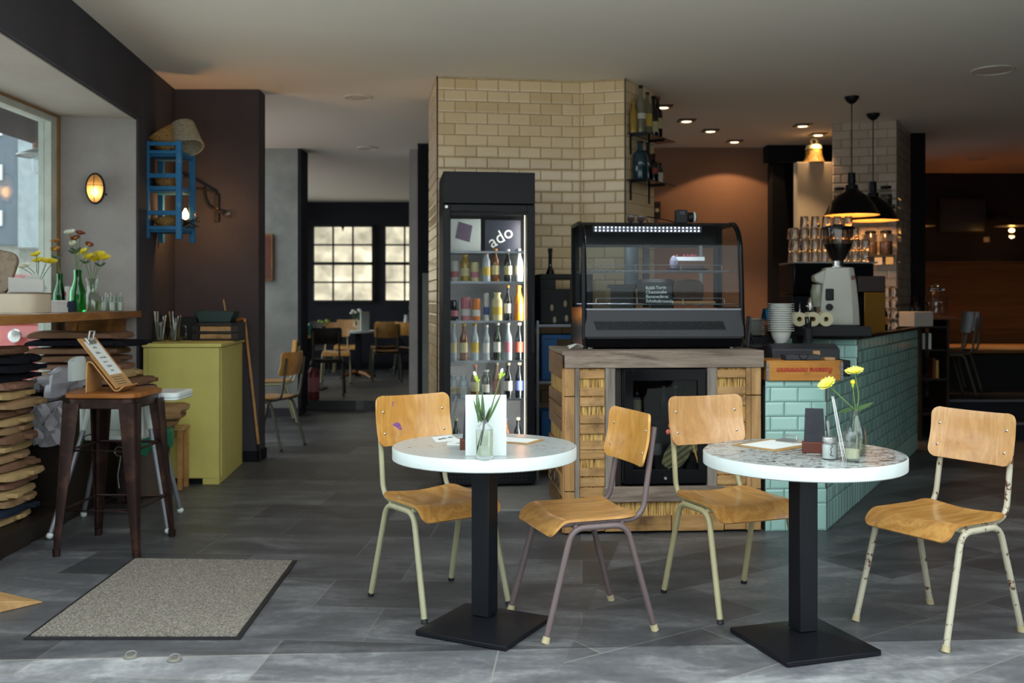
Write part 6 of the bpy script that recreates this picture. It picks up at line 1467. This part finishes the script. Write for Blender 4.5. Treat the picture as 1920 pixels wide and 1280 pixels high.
# ------------------------------------------------------------------ metal stool with clipboard stand
sx0, sy0 = -2.165, 5.43
o = thing('metal_stool', 'tall dark bronze metal stool with a wooden seat', 'stool', (sx0, sy0, 0), math.radians(-3))
mesh('seat', MB().prism(rrect(.405, .405, .07, 6), .826, .852), W_STOOL, o, bevel=.006)
M_BRONZE = chipped('bronze_gunmetal', '3a2a28', '6b4a3a', .5, .75, 5, .38, .7)
mesh('seat_frame', MB().prism(rrect(.37, .37, .06, 5), .770, .826), M_BRONZE, o, bevel=.004)
for ax in (-1, 1):
    for ay in (-1, 1):
        t_ = Vector((ax * .155, ay * .155, .80)); b_ = Vector((ax * .215, ay * .235 + .02, 0))
        mb = MB(); N_ = 8; d1 = Vector((ax, 0, 0)); d2 = Vector((0, ay, 0)); vs = []
        for i in range(N_ + 1):
            k = i / N_; c = t_.lerp(b_, k); s = .047 * (1 - k) + .016 * k; q = .5 + .5 * (1 - k)
            vs += [c - d1 * s - d2 * s * .2, c - d1 * s * .35 - d2 * s * .95 * q + d1 * 0, c + d1 * s * .0 + d2 * 0 - d1 * s * .1 - d2 * s * .1, c + d1 * s * .5 + d2 * s * .2, c + d1 * s * .55 + d2 * s * .55, c + d1 * s * .2 + d2 * s * .5]
        # angle-section leg: two flanges meeting at a rounded outer corner
        mb = MB(); sec = [(-1.0, .75), (-.2, .95), (.55, .9), (.88, .55), (.95, -.2), (.75, -1.0), (.55, -1.0), (.72, -.2), (.68, .4), (.4, .68), (-.2, .72), (-1.0, .55)]
        vs = []
        for i in range(N_ + 1):
            k = i / N_; c = t_.lerp(b_, k); s = .05 * (1 - k) + .017 * k
            vs += [c + d1 * s * p + d2 * s * q for p, q in sec]
        n = len(sec); fs = [(i * n + j, i * n + (j + 1) % n, (i + 1) * n + (j + 1) % n, (i + 1) * n + j) for i in range(N_) for j in range(n)] + [tuple(range(n)), tuple(N_ * n + j for j in range(n - 1, -1, -1))]
        if ax * ay > 0: fs = [tuple(reversed(f)) for f in fs]
        lg = mesh('leg', mb.add(vs, fs), M_BRONZE, o, smooth=40)
        mesh('foot_cap', MB().lathe([(0, 0), (.019, 0), (.021, .04), (0, .045)], 14).xf(Matrix.Translation(b_)), M_BRONZE, lg)
for z, k in ((.24, .70), (.55, .31)):
    a, bq = .155 + .06 * k, .155 + .08 * k
    mesh('rung', MB().tube([(a, bq, z), (-a, bq, z), (-a, -bq, z), (a, -bq, z), (a, bq, z)], .007, 8), M_BRONZE, o)
# bent plywood stand
so = Vector((X(160, 5.30), 5.30, .853)); th = .006
o = thing('clipboard_stand', 'bent plywood stand on the metal stool holding a clipboard', 'stand', so)
prof = fillet([(0, 0, 0), (.005, 0, .165), (.035, 0, .165), (.163, 0, .003), (.20, 0, .035)], .026, 6)
g = [[p + Vector((0, .20 * k / 3, 0)) for k in range(4)] for p in prof]
mesh('bent_sheet', MB().sheet(g, .007), W_PLYL, o, smooth=50)
ang = math.atan2(.162, -.128)       # slope direction up-left
u = Vector((-.128, 0, .162)).normalized()
cb = thing('clipboard', 'clipboard with a menu sheet leaning on the bent plywood stand', 'clipboard', so + Vector((.166, .0, .018)))
nrm = Vector((u.z, 0, -u.x)); Lc = .335
def cbM(s, t, n): return u * s + Vector((0, 1, 0)) * t + nrm * n
def slab(s0, s1, t0, t1, n0, n1):
    mb = MB(); vs = [cbM(s, t, n) for n in (n0, n1) for (s, t) in ((s0, t0), (s1, t0), (s1, t1), (s0, t1))]
    return mb.add(vs, [(0, 1, 2, 3), (7, 6, 5, 4), (0, 4, 5, 1), (1, 5, 6, 2), (2, 6, 7, 3), (3, 7, 4, 0)])
mesh('board', slab(0, Lc, -.015, .215, .004, .009), W_PLYL, cb, smooth=0)
mesh('kraft_sheet', slab(.01, .30, .0, .205, .0092, .0098), M_KRAFT, cb, smooth=0)
ms = mesh('menu_sheet', slab(.085, .31, .02, .19, .010, .0106), M_PAPER, cb, smooth=0)
F1 = lambda s, t: frame(Vector(cbM(s, t, .0110)), (0, 1, 0), u)
for s, t, tx, sz in ((.262, .08, 'menu', .022), (.225, .07, 'kaffee', .024), (.195, .085, 'tee & mate', .017), (.165, .075, 'limo 3.5', .017), (.135, .085, 'kuchen', .022), (.108, .075, 'suppe', .017)): text(tx, sz, M_INK, 'lettering', ms, F1(s, t + .02), ext=.0002)
for s in (.02, .035, .05, .065): mesh('print_line', slab(s, s + .005, .03, .16, .010, .0104), plain('print_brown', '6b5236', .8), cb, smooth=0)
cl = mesh('clip', slab(Lc - .045, Lc - .005, .05, .15, .0095, .022), M_STEEL, cb, bevel=.004, smooth=0)
mesh('clip_lever', MB().tube([cbM(Lc - .02, .07, .02), cbM(Lc + .01, .07, .055), cbM(Lc + .01, .13, .055), cbM(Lc - .02, .13, .02)], .005, 8), M_STEEL, cl)

# ------------------------------------------------------------------ high chair behind the stool
o = thing('high_chair', 'white high chair with grey metal legs and a white tray', 'high chair', (-2.35, 5.98, 0))
feet = [(-1.975, 5.72), (-2.094, 6.286), (-2.60, 5.60), (-2.655, 6.17)]
for fx, fy in feet:
    bx_, by_ = fx + 2.35, fy - 5.98; t_ = Vector((bx_ * .50 + .02, by_ * .50, .70)); b_ = Vector((bx_, by_, .02))
    lg = mesh('leg', MB().tube([t_, b_], .0145, 12), M_ALU, o); mesh('foot_cap', MB().ball((bx_, by_, .02), .02, (1, 1, 1), 12, 8), M_WHITE, lg)
    mesh('leg_socket', MB().tube([t_ + (t_ - b_) * .08, t_.lerp(b_, .16)], [.022, .018], 12), M_WHITE, lg)
mesh('seat_shell', MB().box(-.16, -.14, .52, .17, .16, .545).box(-.17, .13, .54, .18, .155, .80).box(-.19, -.14, .54, -.17, .16, .74).box(.17, -.14, .54, .19, .16, .74), M_WHITE, o, bevel=.012)
bs = [[Vector((-.30 + .012 * math.sin(j * PI / 8), .05 + .18 * (j / 8 - .5), .86 + .145 * k / 6 - (.03 * (abs(j - 4) / 4) ** 3 if k == 6 else 0))) for j in range(9)] for k in range(7)]
mesh('back_shell', MB().sheet(bs, .03), M_WHITE, o, bevel=.008)
mesh('tray', MB().prism(rrect(.50, .30, .04), .80, .812).prism(rrect(.50, .30, .04), .812, .842), M_WHITE, o, bevel=.006)
tr = o.children[-1]; tr.location = (.215, -.22, -.022)
mesh('tray_well', MB().prism(rrect(.44, .24, .03), .8421, .8432), M_PAPERG, tr, smooth=0)
# stuff behind: bin with green bag, board, paper
o = thing('waste_bin', 'brown waste bin with a green liner in front of the yellow cabinet', 'bin', (X(272, 6.85), 6.86, 0))
mesh('body', MB().lathe([(0, .003), (.13, .003), (.15, .02), (.165, .46), (.15, .46), (.14, .03), (0, .02)], 24), M_BIN, o)
rr = random.Random(4); lm_ = MB().lathe([(.172, .32), (.182, .40), (.178, .46), (.165, .49), (.12, .46), (.1, .40)], 26); lm_.v = [v + Vector((rr.uniform(-.012, .012), rr.uniform(-.012, .012), rr.uniform(-.03, .03))) for v in lm_.v]
mesh('liner', lm_, M_GREENP, o, smooth=20)
crumple('crumpled brown paper bag sticking out of the waste bin', 'paper_bag', 'bag', (X(300, 6.85), 6.86, .47), .13, (1.3, .9, .55), plain('brown_paper', '8a6a44', .8), 9, 8)
o = thing('step_stool', 'small wooden step stool beside the waste bin', 'stool', (X(318, 7.1), 7.135, 0)); mesh('seat', MB().box(-.11, -.08, .42, .11, .08, .445), W_CRATE, o, bevel=.004)
for a in (-1, 1):
    for b_ in (-1, 1): mesh('leg', MB().box(a * .085 - .015, b_ * .065 - .015, .0, a * .085 + .015, b_ * .065 + .015, .42), W_PLYL, o, smooth=0)
o = thing('toy_rack', 'small dark stand with wire hooks behind the bronze stool', 'rack', (-2.56, 6.52, 0)); mesh('upright', MB().box(-.02, -.02, .003, .02, .02, .62), W_DARK, o, smooth=0); mesh('base', MB().box(-.1, -.1, 0.003, .1, .1, .03), W_DARK, o, smooth=0)
mesh('hook_wire', MB().tube(arc((0, -.03, .36), .03, 0, 5, 10), .003, 6).tube([(.01, -.03, .33), (-.01, -.03, .2), (0, -.03, .12)], .003, 6), M_STEEL, o); mesh('ladle', MB().tube([(.03, -.03, .58), (.03, -.03, .34)], .006, 6), M_STEEL, o)

# ------------------------------------------------------------------ yellow cabinet and what stands on it
ya = math.atan(.0937)
yo = Vector((-2.69, 7.262, 0)); YM = Matrix.Rotation(ya * 0 + math.radians(5.2), 3, 'Z')
yc = thing('cabinet', 'mustard green painted cabinet with worn edges beside the pier', 'cabinet', yo, math.radians(2.5) * 0)
def yp(u, v): return (u - .0937 * v, v)
yw, yd, yh = .555, .95, 1.03
mesh('carcass', MB().prism([yp(0, 0), yp(yw, 0), yp(yw, yd), yp(0, yd)], .045, yh - .03), M_CABY, yc, bevel=.003)
mesh('front_board', MB().box(.04, -.008, .05, yw - .002, .0, yh - .032), M_CABY, yc, bevel=.002)
mesh('side_board', MB().prism([yp(yw, .06), yp(yw + .006, .06), yp(yw + .006, .66), yp(yw, .66)], .05, yh - .035), M_CABY, yc, smooth=0)
mesh('top', MB().prism([yp(-.005, -.02), yp(yw + .018, -.02), yp(yw + .018, yd + .01), yp(-.005, yd + .01)], yh - .028, yh), M_CABY, yc, bevel=.004)
mesh('plinth', MB().prism([yp(.02, .03), yp(yw - .12, .03), yp(yw - .12, yd), yp(.02, yd)], .003, .05), M_BLK, yc, smooth=0)
mesh('corner_foot', MB().prism([yp(yw - .12, -.004), yp(yw, -.004), yp(yw, yd), yp(yw - .12, yd)], .003, .05), M_CABY, yc, smooth=0)
YT = yh + .001
def mug(label, px, D, fill):
    o = thing('glass_mug', label, 'mug', (X(px, D), D, YT)); mesh('glass_body', MB().lathe([(0, 0), (.045, 0), (.048, .005), (.048, .15), (.045, .15), (.044, .01), (0, .01)], 22), pane('jug_pane', (.9, .93, .9), 1.3), o)
    mesh('handle', MB().tube(fillet([(.045, 0, .12), (.085, 0, .12), (.085, 0, .03), (.045, 0, .03)], .02), .007, 8), pane('jug_pane', (.9, .93, .9), 1.3), o)
    for k in range(8):
        a = k * 2.4; mt = [M_STEEL, W_PLYL, M_BLKMAT, M_STEEL][(k + fill) % 4]; b0 = Vector((.02 * math.cos(a), .02 * math.sin(a), .012)); t_ = Vector((.042 * math.cos(a + .4), .042 * math.sin(a + .4), .20 + .03 * math.sin(k * 2)))
        c = thing('cutlery', 'cutlery piece standing in the %s' % label.split(' on ')[0], 'cutlery', Vector((X(px, D), D, YT)) + b0, 0, 'cutlery in ' + label.split(' on ')[0]); mesh('handle', MB().tube([(0, 0, 0), t_ - b0], [.003, .0055], 6), mt, c)
mug('glass mug nearest the window wall', 300, 7.62, 0); mug('glass mug beside the dark tray', 328, 7.66, 1)
for k, px in enumerate((285, 312)): boxthing('cutlery_pot', 'black pot at the wall behind the glass mugs, %s' % ('next to the window pier' if k == 0 else 'between the two mugs'), 'pot', (X(px, 7.9), 7.9, YT), (.10, .09, .2), M_BLKMAT, 0)
o = thing('wooden_tray', 'dark wooden tray box with slatted front on the mustard cabinet', 'tray', (X(407, 7.8) , 7.86, YT), math.radians(1)); w_ = .355
mesh('shell', MB().box(-w_ / 2, -.12, 0, w_ / 2, .12, .012).box(-w_ / 2, -.12, 0, -w_ / 2 + .05, .12, .14).box(w_ / 2 - .05, -.12, 0, w_ / 2, .12, .14).box(-w_ / 2, .10, 0, w_ / 2, .12, .14).box(-w_ / 2, -.12, .115, w_ / 2, -.10, .14).box(-w_ / 2, -.12, .055, w_ / 2, -.10, .072), W_DARK, o, smooth=0)
mesh('inner_board', MB().box(-.12, -.105, .074, .12, -.098, .11).box(-.12, -.105, .015, .12, -.098, .05), W_CRATE, o, smooth=0)
o = thing('metal_tub', 'dark green metal tub standing on the wooden tray box', 'tub', (X(404, 7.8), 7.86, YT + .142), 0)
mesh('body', MB().extr([(-.12, 0), (.12, 0), (.155, .085), (-.09, .095), (-.16, .09)], (0, -.09, 0), (1, 0, 0), (0, 0, 1), (0, .18, 0)), M_DKGREEN, o, bevel=.004, smooth=0)
o = thing('wooden_spoon', 'pale wooden spoon handle sticking out of the green tub', 'spoon', (X(421, 7.82), 7.86, YT + .20)); mesh('handle', MB().tube([(0, 0, 0), (-.02, 0, .12)], .006, 8), W_PLYL, o)
boxthing('cutlery_box', 'black open box between the mugs and the slatted tray', 'box', (X(352, 7.85), 7.9, YT), (.17, .18, .19), M_BLKMAT)
a = FL(489, 864); o = thing('broom', 'thin wooden broom handle leaning on the pier beside the mustard cabinet', 'broom', (a.x, a.y - .02, .003)); tp = Vector((X(458, 8.3), 8.31, Z(598, 8.3)))
rel = tp - Vector((a.x, a.y - .02, 0)); mesh('handle', MB().tube([(0, 0, .0), rel], .0125, 10), W_PLYL, o); mesh('ferrule', MB().tube([(0, 0, .0), rel * .12], .0135, 10), M_BLK, o)
mesh('hanging_peg', MB().tube([rel, rel + Vector((-.09, 0, -.02))], .011, 8), W_STOOL, o)

# ------------------------------------------------------------------ blue rack on the wall
bx0_, by0_ = -2.752, 7.5; bw_, bd_ = .245, .31; zb_, zt_ = 1.815, 2.545
o = thing('blue_rack', 'worn blue wooden ladder rack hung on the wall with baskets inside', 'rack', (bx0_, by0_, 0))
for (x, y, z0, z1) in ((0, 0, zb_, zt_), (bw_, 0, zb_ - .01, zt_), (0.0, bd_, zb_ - .02, zt_ - .06), (bw_, bd_, zb_ - .02, zt_ - .06)): mesh('post', MB().box(x - .021, y - .018, z0, x + .021, y + .018, z1), M_BLUE, o, bevel=.003)
for k, zc_ in enumerate((zt_ - .022, zt_ - .085, zt_ - .265, zt_ - .355, zt_ - .545, zt_ - .655)):
    mesh('rung', MB().box(0, -.012, zc_ - .014, bw_, .012, zc_ + .014 + (.006 if k in (2, 4) else 0)), M_BLUE, o, bevel=.002)
    if k in (1, 3, 5): mesh('side_rung', MB().box(bw_ - .012, 0, zc_ - .014, bw_ + .012, bd_, zc_ + .014).box(-.012, 0, zc_ - .014, .012, bd_, zc_ + .014), M_BLUE, o, smooth=0)
for zc_ in (zt_ - .105, zt_ - .37, zt_ - .675): mesh('shelf_slat', MB().box(0, .02, zc_ - .008, bw_, .28, zc_ + .006), M_BLUE, o, smooth=0)
def basket(label, c, r, h, mt, tilt, seg=26, flare=1.25):
    o = thing('basket', label, 'basket', c); mb = MB().lathe([(0, 0), (r, 0), (r * 1.02, .01), (r * flare, h), (r * flare * .93, h), (r * .93, .02), (0, .015)], seg)
    mb.xf(Matrix.Rotation(tilt[0], 4, 'X') @ Matrix.Rotation(tilt[1], 4, 'Y')); zm = min(v.z for v in mb.v); mb.v = [v - Vector((0, 0, zm)) for v in mb.v]; mesh('weave', mb, mt, o, smooth=30)
    mesh('rim_band', MB().tube([Vector((r * flare * .97 * math.cos(t), r * flare * .97 * math.sin(t), h)) for t in [2 * PI * k / 24 for k in range(25)]], .008, 6).xf(Matrix.Translation((0, 0, -zm)) @ Matrix.Rotation(tilt[0], 4, 'X') @ Matrix.Rotation(tilt[1], 4, 'Y')), mt, o); return o
basket('tan wicker basket tilted on top of the blue rack', (bx0_ + .14, 7.64, zt_ - .09), .085, .15, M_WICK, (.25, -.55))
basket('pale pleated basket upside down on top of the blue rack', (bx0_ + .20, 7.70, zt_ - .085), .095, .20, M_WICKW, (PI - .35, .35))
basket('tan basket on the middle level of the blue rack', (bx0_ + .125, 7.65, zt_ - .362), .085, .10, M_WICK, (.1, -.1))
basket('straw basket on the bottom level of the blue rack', (bx0_ + .125, 7.65, zt_ - .667), .085, .085, M_WICK, (.05, -.2))
o = thing('twig_bundle', 'dry twig bundle poking out of the lowest rack level', 'twigs', (bx0_ + .2, 7.62, zt_ - .66)); rr = random.Random(2)
for k in range(7): mesh('twig', MB().tube([(0, 0, .01), (.06 + rr.uniform(0, .05), rr.uniform(-.03, .05), rr.uniform(.02, .09)), (.09 + rr.uniform(0, .06), rr.uniform(-.03, .05), rr.uniform(.0, .12))], .004, 5), W_DARK, o)
lb_ = Vector((X(346, 7.78), 7.80, Z(401, 7.75)))
o = thing('bare_bulb', 'small glowing candle bulb inside the blue rack', 'bulb', lb_); mesh('bulb', MB().lathe([(0, -.04), (.02, -.03), (.026, -.005), (.018, .02), (.006, .045), (0, .048)], 16), glow('candle_bulb', (1.0, .60, .20), 9), o); mesh('socket', MB().lathe([(0, -.04), (.016, -.04), (.016, -.085), (0, -.085)], 14), M_BLK, o)
l = bpy.data.lights.new('rack_bulb_light', 'POINT'); l.energy = 2.3; l.color = (1, .47, .16); l.shadow_soft_size = .025; q = bpy.data.objects.new('rack_bulb_light', l); COL.objects.link(q); q.location = lb_ + Vector((.055, .05, .0))
wx, wz = X(406, 8.3), Z(390, 8.3)
o = thing('wall_lamp', 'black wall bracket lamp with an unlit clear bulb and looping cable', 'wall lamp', (wx, 8.33, wz))
mesh('bracket_bar', MB().box(-.02, -.035, -.115, .02, -.012, .115).box(-.008, -.014, -.05, .008, 0, .05), M_BLKMAT, o, bevel=.004)
mesh('cable', MB().tube(fillet([(-.235, -.30, .075), (-.16, -.15, .155), (-.06, -.05, .15), (.0, -.04, .12)], .08, 8), .011, 8).tube(fillet([(-.10, -.06, .15), (-.09, -.05, .06), (-.05, -.05, .0), (0, -.04, -.01)], .05, 8), .009, 8), M_BLKMAT, o)
mesh('socket', MB().tube([(0, -.045, -.025), (.065, -.05, -.04)], .018, 10), M_BLKMAT, o); mesh('screw_plate', MB().lathe([(0, .003), (.015, 0)], 12, M=Matrix.Translation((0, -.037, -.01)) @ Matrix.Rotation(PI / 2, 4, 'X')), M_BRASS, o)
mesh('clear_bulb', MB().ball((.098, -.055, -.05), .036, (1.1, 1, 1), 16, 10), pane('jar_pane', (.9, .92, .92), 1.2), o)

# ------------------------------------------------------------------ door mat, wedge, floor bolts
ps = [FL(44, 1197, .006), FL(450, 1197, .006), FL(557, 1050, .006), FL(250, 1046, .006)]; c = sum(ps, Vector()) / 4
o = thing('door_mat', 'grey door mat with a black rubber border near the stool', 'mat', (c.x, c.y, 0.001))
mesh('border', MB().prism([(p.x - c.x, p.y - c.y) for p in ps], 0, .006), M_CAPB, o, smooth=0); mesh('pile', MB().prism([((p.x - c.x) * .955, (p.y - c.y) * .962) for p in ps], .005, .0115), M_RUG, o, smooth=0)
a, b_, c_ = FL(80, 1130), FL(-30, 1124), FL(-5, 1150); o = thing('door_wedge', 'raw pine door wedge lying on the floor by the window side', 'wedge', (b_.x, b_.y, .001))
mesh('block', MB().add([(0, 0, 0), (c_ - b_).to_tuple(), (a - b_).to_tuple(), (0, 0, .052), ((c_ - b_) + Vector((0, 0, .052))).to_tuple(), ((a - b_) + Vector((0, 0, .006))).to_tuple()], [(0, 2, 1), (3, 4, 5), (0, 1, 4, 3), (1, 2, 5, 4), (2, 0, 3, 5)]), W_WEDGE, o, bevel=.003, smooth=0)
for (px, py, lb) in ((245, 1232, 'steel floor ring nearer to the dark threshold tile'), (327, 1238, 'steel floor ring nearer to the first table')):
    p = FL(px, py); o = thing('floor_bolt', lb, 'floor ring', (p.x, p.y, .001), 0, 'steel rings in the floor'); mesh('flange', MB().lathe([(.010, 0), (.027, .001), (.027, .004), (.018, .008), (.010, .008), (.010, 0)], 24), plain('dull_zinc', '8a877f', .5, .4), o); mesh('ring_handle', MB().tube([(.019 * math.cos(a), .004 + .019 * math.sin(a) * .8, .010 + .006 * math.sin(a)) for a in [2 * PI * k / 20 for k in range(21)]], .0035, 8), plain('dull_zinc', '8a877f', .5, .4), o)

# ------------------------------------------------------------------ corridor and back room
def bchair(src, label, x, y, z, f, grp, sc=1.0):
    o = dup(src, (x, y, z), math.atan2(f[0], -f[1]), label, (sc,) * 3, grp); return o
dk = chair('plywood chair in the corridor behind the pier, its back to the passage', MT_DARKLEG, PLY_BACK, PLY_SEAT, M_CAPB, 'chairs in the corridor')
dk.location = (-2.215, 9.12, 0); dk.rotation_euler = (0, 0, math.atan2(-.96, -.28))
dk3 = chair('dark wooden chair farthest back in the back room beside the frosted window', MT_DARKLEG, W_DARK, W_DARK, M_CAPB, 'chairs in the back room'); dk3.location = (-3.3, 16.6, .12)
bchair(dk3, 'dark school chair on the raised floor, nearer to the mint bar end', X(1768, 10.6), 10.52, .341, (-1, .12), 'chairs by the bench', 1.0)
bchair(dk3, 'dark school chair on the raised floor, closer to the lit bench', X(1782, 11.1), 11.06, .341, (-1, .05), 'chairs by the bench', 1.0)
GB = 'chairs in the back room'
bchair(c1, 'sage legged plywood chair tucked against the corridor pier', -2.62, 10.95, 0, (-.95, -.3), 'chairs in the corridor')
bchair(dk3, 'dark chair back in front of the black table column', -2.40, 12.95, .12, (-.12, 1), GB)
bchair(c3, 'golden chair facing the room behind the black table column', -2.62, 14.85, .12, (.15, -1), GB)
bchair(c3, 'golden chair farthest back below the frosted window', -2.80, 16.9, .12, (.1, -1), GB)
bchair(dk, 'dark chair pulled up beside the white-flowered table', -2.12, 16.55, .12, (-.3, 1), GB)
bchair(dk, 'brown chair by the dark passage wall', -1.66, 16.3, .12, (.2, 1), GB)
bchair(c3, 'pale chair end at the pier side of the back room', -3.22, 14.0, .12, (1, -.1), GB)
dk2 = chair('dark chair between the wooden pedestal and the wall', MT_DARKLEG, PLY_SEAT, PLY_SEAT, M_CAPB, GB); dk2.location = (-1.92, 15.2, .12); dk2.rotation_euler = (0, 0, math.atan2(-.2, -1))
def btable(label, x, y, z, r, mt, cm):
    o = thing('cafe_table', label, 'table', (x, y, z)); mesh('tabletop', MB().lathe([(0, .72), (r, .72), (r, .75), (0, .75)], 40), mt, o, smooth=30); mesh('column', MB().box(-.045, -.045, .02, .045, .045, .72), M_BLK, o, smooth=0)
    if cm:
        for k in range(4):
            a = PI / 4 + k * PI / 2; M_ = Matrix.Rotation(a, 4, 'Z'); mesh('foot', MB().tube([Vector((.04, 0, .09)), Vector((.2, 0, .07)), Vector((.34, 0, .015))], [.035, .03, .02], 8).xf(M_), cm, o)
    else: mesh('base_plate', MB().box(-.2, -.2, 0, .2, .2, .02), M_BLK, o, smooth=0)
    return o
btable('light table in the back room on a black column', -2.78, 13.75, .12, .36, W_PLYL, None)
btable('back room table on a wooden star foot', -2.44, 15.8, .12, .36, M_WHITE, W_STOOL)
o = thing('high_table', 'dark table with crossed legs at the passage wall of the back room', 'table', (-1.78, 17.0, .12)); mesh('tabletop', MB().box(-.35, -.3, .72, .35, .3, .75), M_BLK, o, smooth=0)
for s in (-1, 1):
    for y_ in (-.2, .2): mesh('leg', MB().tube([(.3 * s, y_, 0), (-.3 * s, y_, .72)], .015, 6), M_BLK, o)
def posy(label, x, y, z, h, pm, n, mt):
    o = thing('flower_vase', label, 'vase', (x, y, z)); mesh('vase', MB().lathe([(0, 0), (.04, 0), (.045, h * .3), (.03, h * .5), (.035, h * .55)], 16), mt, o)
    for k in range(n):
        a = k * 2.4; q = Vector((.07 * math.cos(a), .05 * math.sin(a), h * (.85 + .15 * math.sin(k * 3)))); mesh('stem', MB().tube([(0, 0, h * .2), q], .004, 5), M_STEM, o); mesh('flower_head', MB().ball(q, .03, (1, 1, .6), 10, 6), pm, o)
posy('glass vase of white flowers on the star-foot table', -2.46, 15.7, .871, .36, M_WPETAL, 5, pane('jug_pane', (.9, .93, .9), 1.3))
posy('single pale flower in a white-based vase by the passage wall', -1.80, 16.95, .871, .42, M_LEMON, 1, M_PAPER)
posy('small yellow-green plant pot on the light table', -2.60, 13.7, .871, .22, M_BUDG, 4, M_REDWOOD)
posy('dark red flowers at the pier side of the light table', -3.02, 13.9, .871, .3, M_RUST, 4, pane('jug_pane', (.9, .93, .9), 1.3))
o = mesh('menu_card', MB().box(-.09, -.01, 0, .09, .01, .30), M_WHITE, smooth=0); o.location = (-2.33, 15.75, .871); o.rotation_euler = (0, 0, .9); tag(o, 'white upright card on the star-foot table in the back room', 'menu card')
o = thing('bottle', 'green and white bottle on the light table in the back room', 'bottle', (-2.76, 13.6, .871)); mesh('body', MB().lathe([(0, 0), (.04, 0), (.045, .02), (.04, .12), (.02, .16), (0, .17)], 16), plain('mint_green', '3a8a76', .4), o)
o = thing('napkin_box', 'pale napkin box beside the green bottle', 'box', (-2.85, 13.55, .871)); mesh('body', MB().box(-.05, -.04, 0, .05, .04, .15), M_PAPERG, o, smooth=0)
o = thing('fire_extinguisher', 'red fire extinguisher on the floor behind the corridor pier', 'fire extinguisher', (X(585, 12.25), 12.33, .121)); mesh('cylinder', MB().lathe([(0, 0), (.07, 0), (.075, .02), (.075, .33), (.05, .38), (.02, .40), (0, .40)], 22), M_RED, o); mesh('valve', MB().box(-.02, -.02, .4, .05, .02, .45).tube([(-.02, 0, .43), (-.09, -.02, .36), (-.085, -.02, .15)], .01, 8), M_BLKMAT, o); mesh('paper_label', MB().lathe([(.0755, .10), (.0762, .28)], 22), LB[5], o)
o = thing('picture', 'wood framed panel hanging on the pale corridor pier', 'picture', (-2.92, 11.54, Z(482, 11.5))); mesh('frame', MB().box(-.12, -.03, -.27, .15, 0, .27), W_OAKX, o, smooth=0); mesh('panel', MB().box(-.1, -.034, -.25, .13, -.028, .25), M_REDWOOD, o, smooth=0)
# ------------------------------------------------------------------ daylight
w = bpy.data.worlds.new('overcast_sky'); SC.world = w; w.use_nodes = True
bg = w.node_tree.nodes['Background']; bg.inputs[0].default_value = (.85, .95, .98, 1); bg.inputs[1].default_value = 1.0
SC.view_settings.view_transform = 'Standard'; SC.view_settings.look = 'None'; SC.view_settings.gamma = 1; SC.view_settings.use_curve_mapping = False
SC.view_settings.exposure = 1.8
cy = SC.cycles
cy.max_bounces = 8; cy.diffuse_bounces = 4; cy.glossy_bounces = 4; cy.transmission_bounces = 8; cy.transparent_max_bounces = 16
cy.caustics_reflective = False; cy.caustics_refractive = False; cy.sample_clamp_indirect = 4; cy.use_denoising = True; cy.blur_glossy = .5
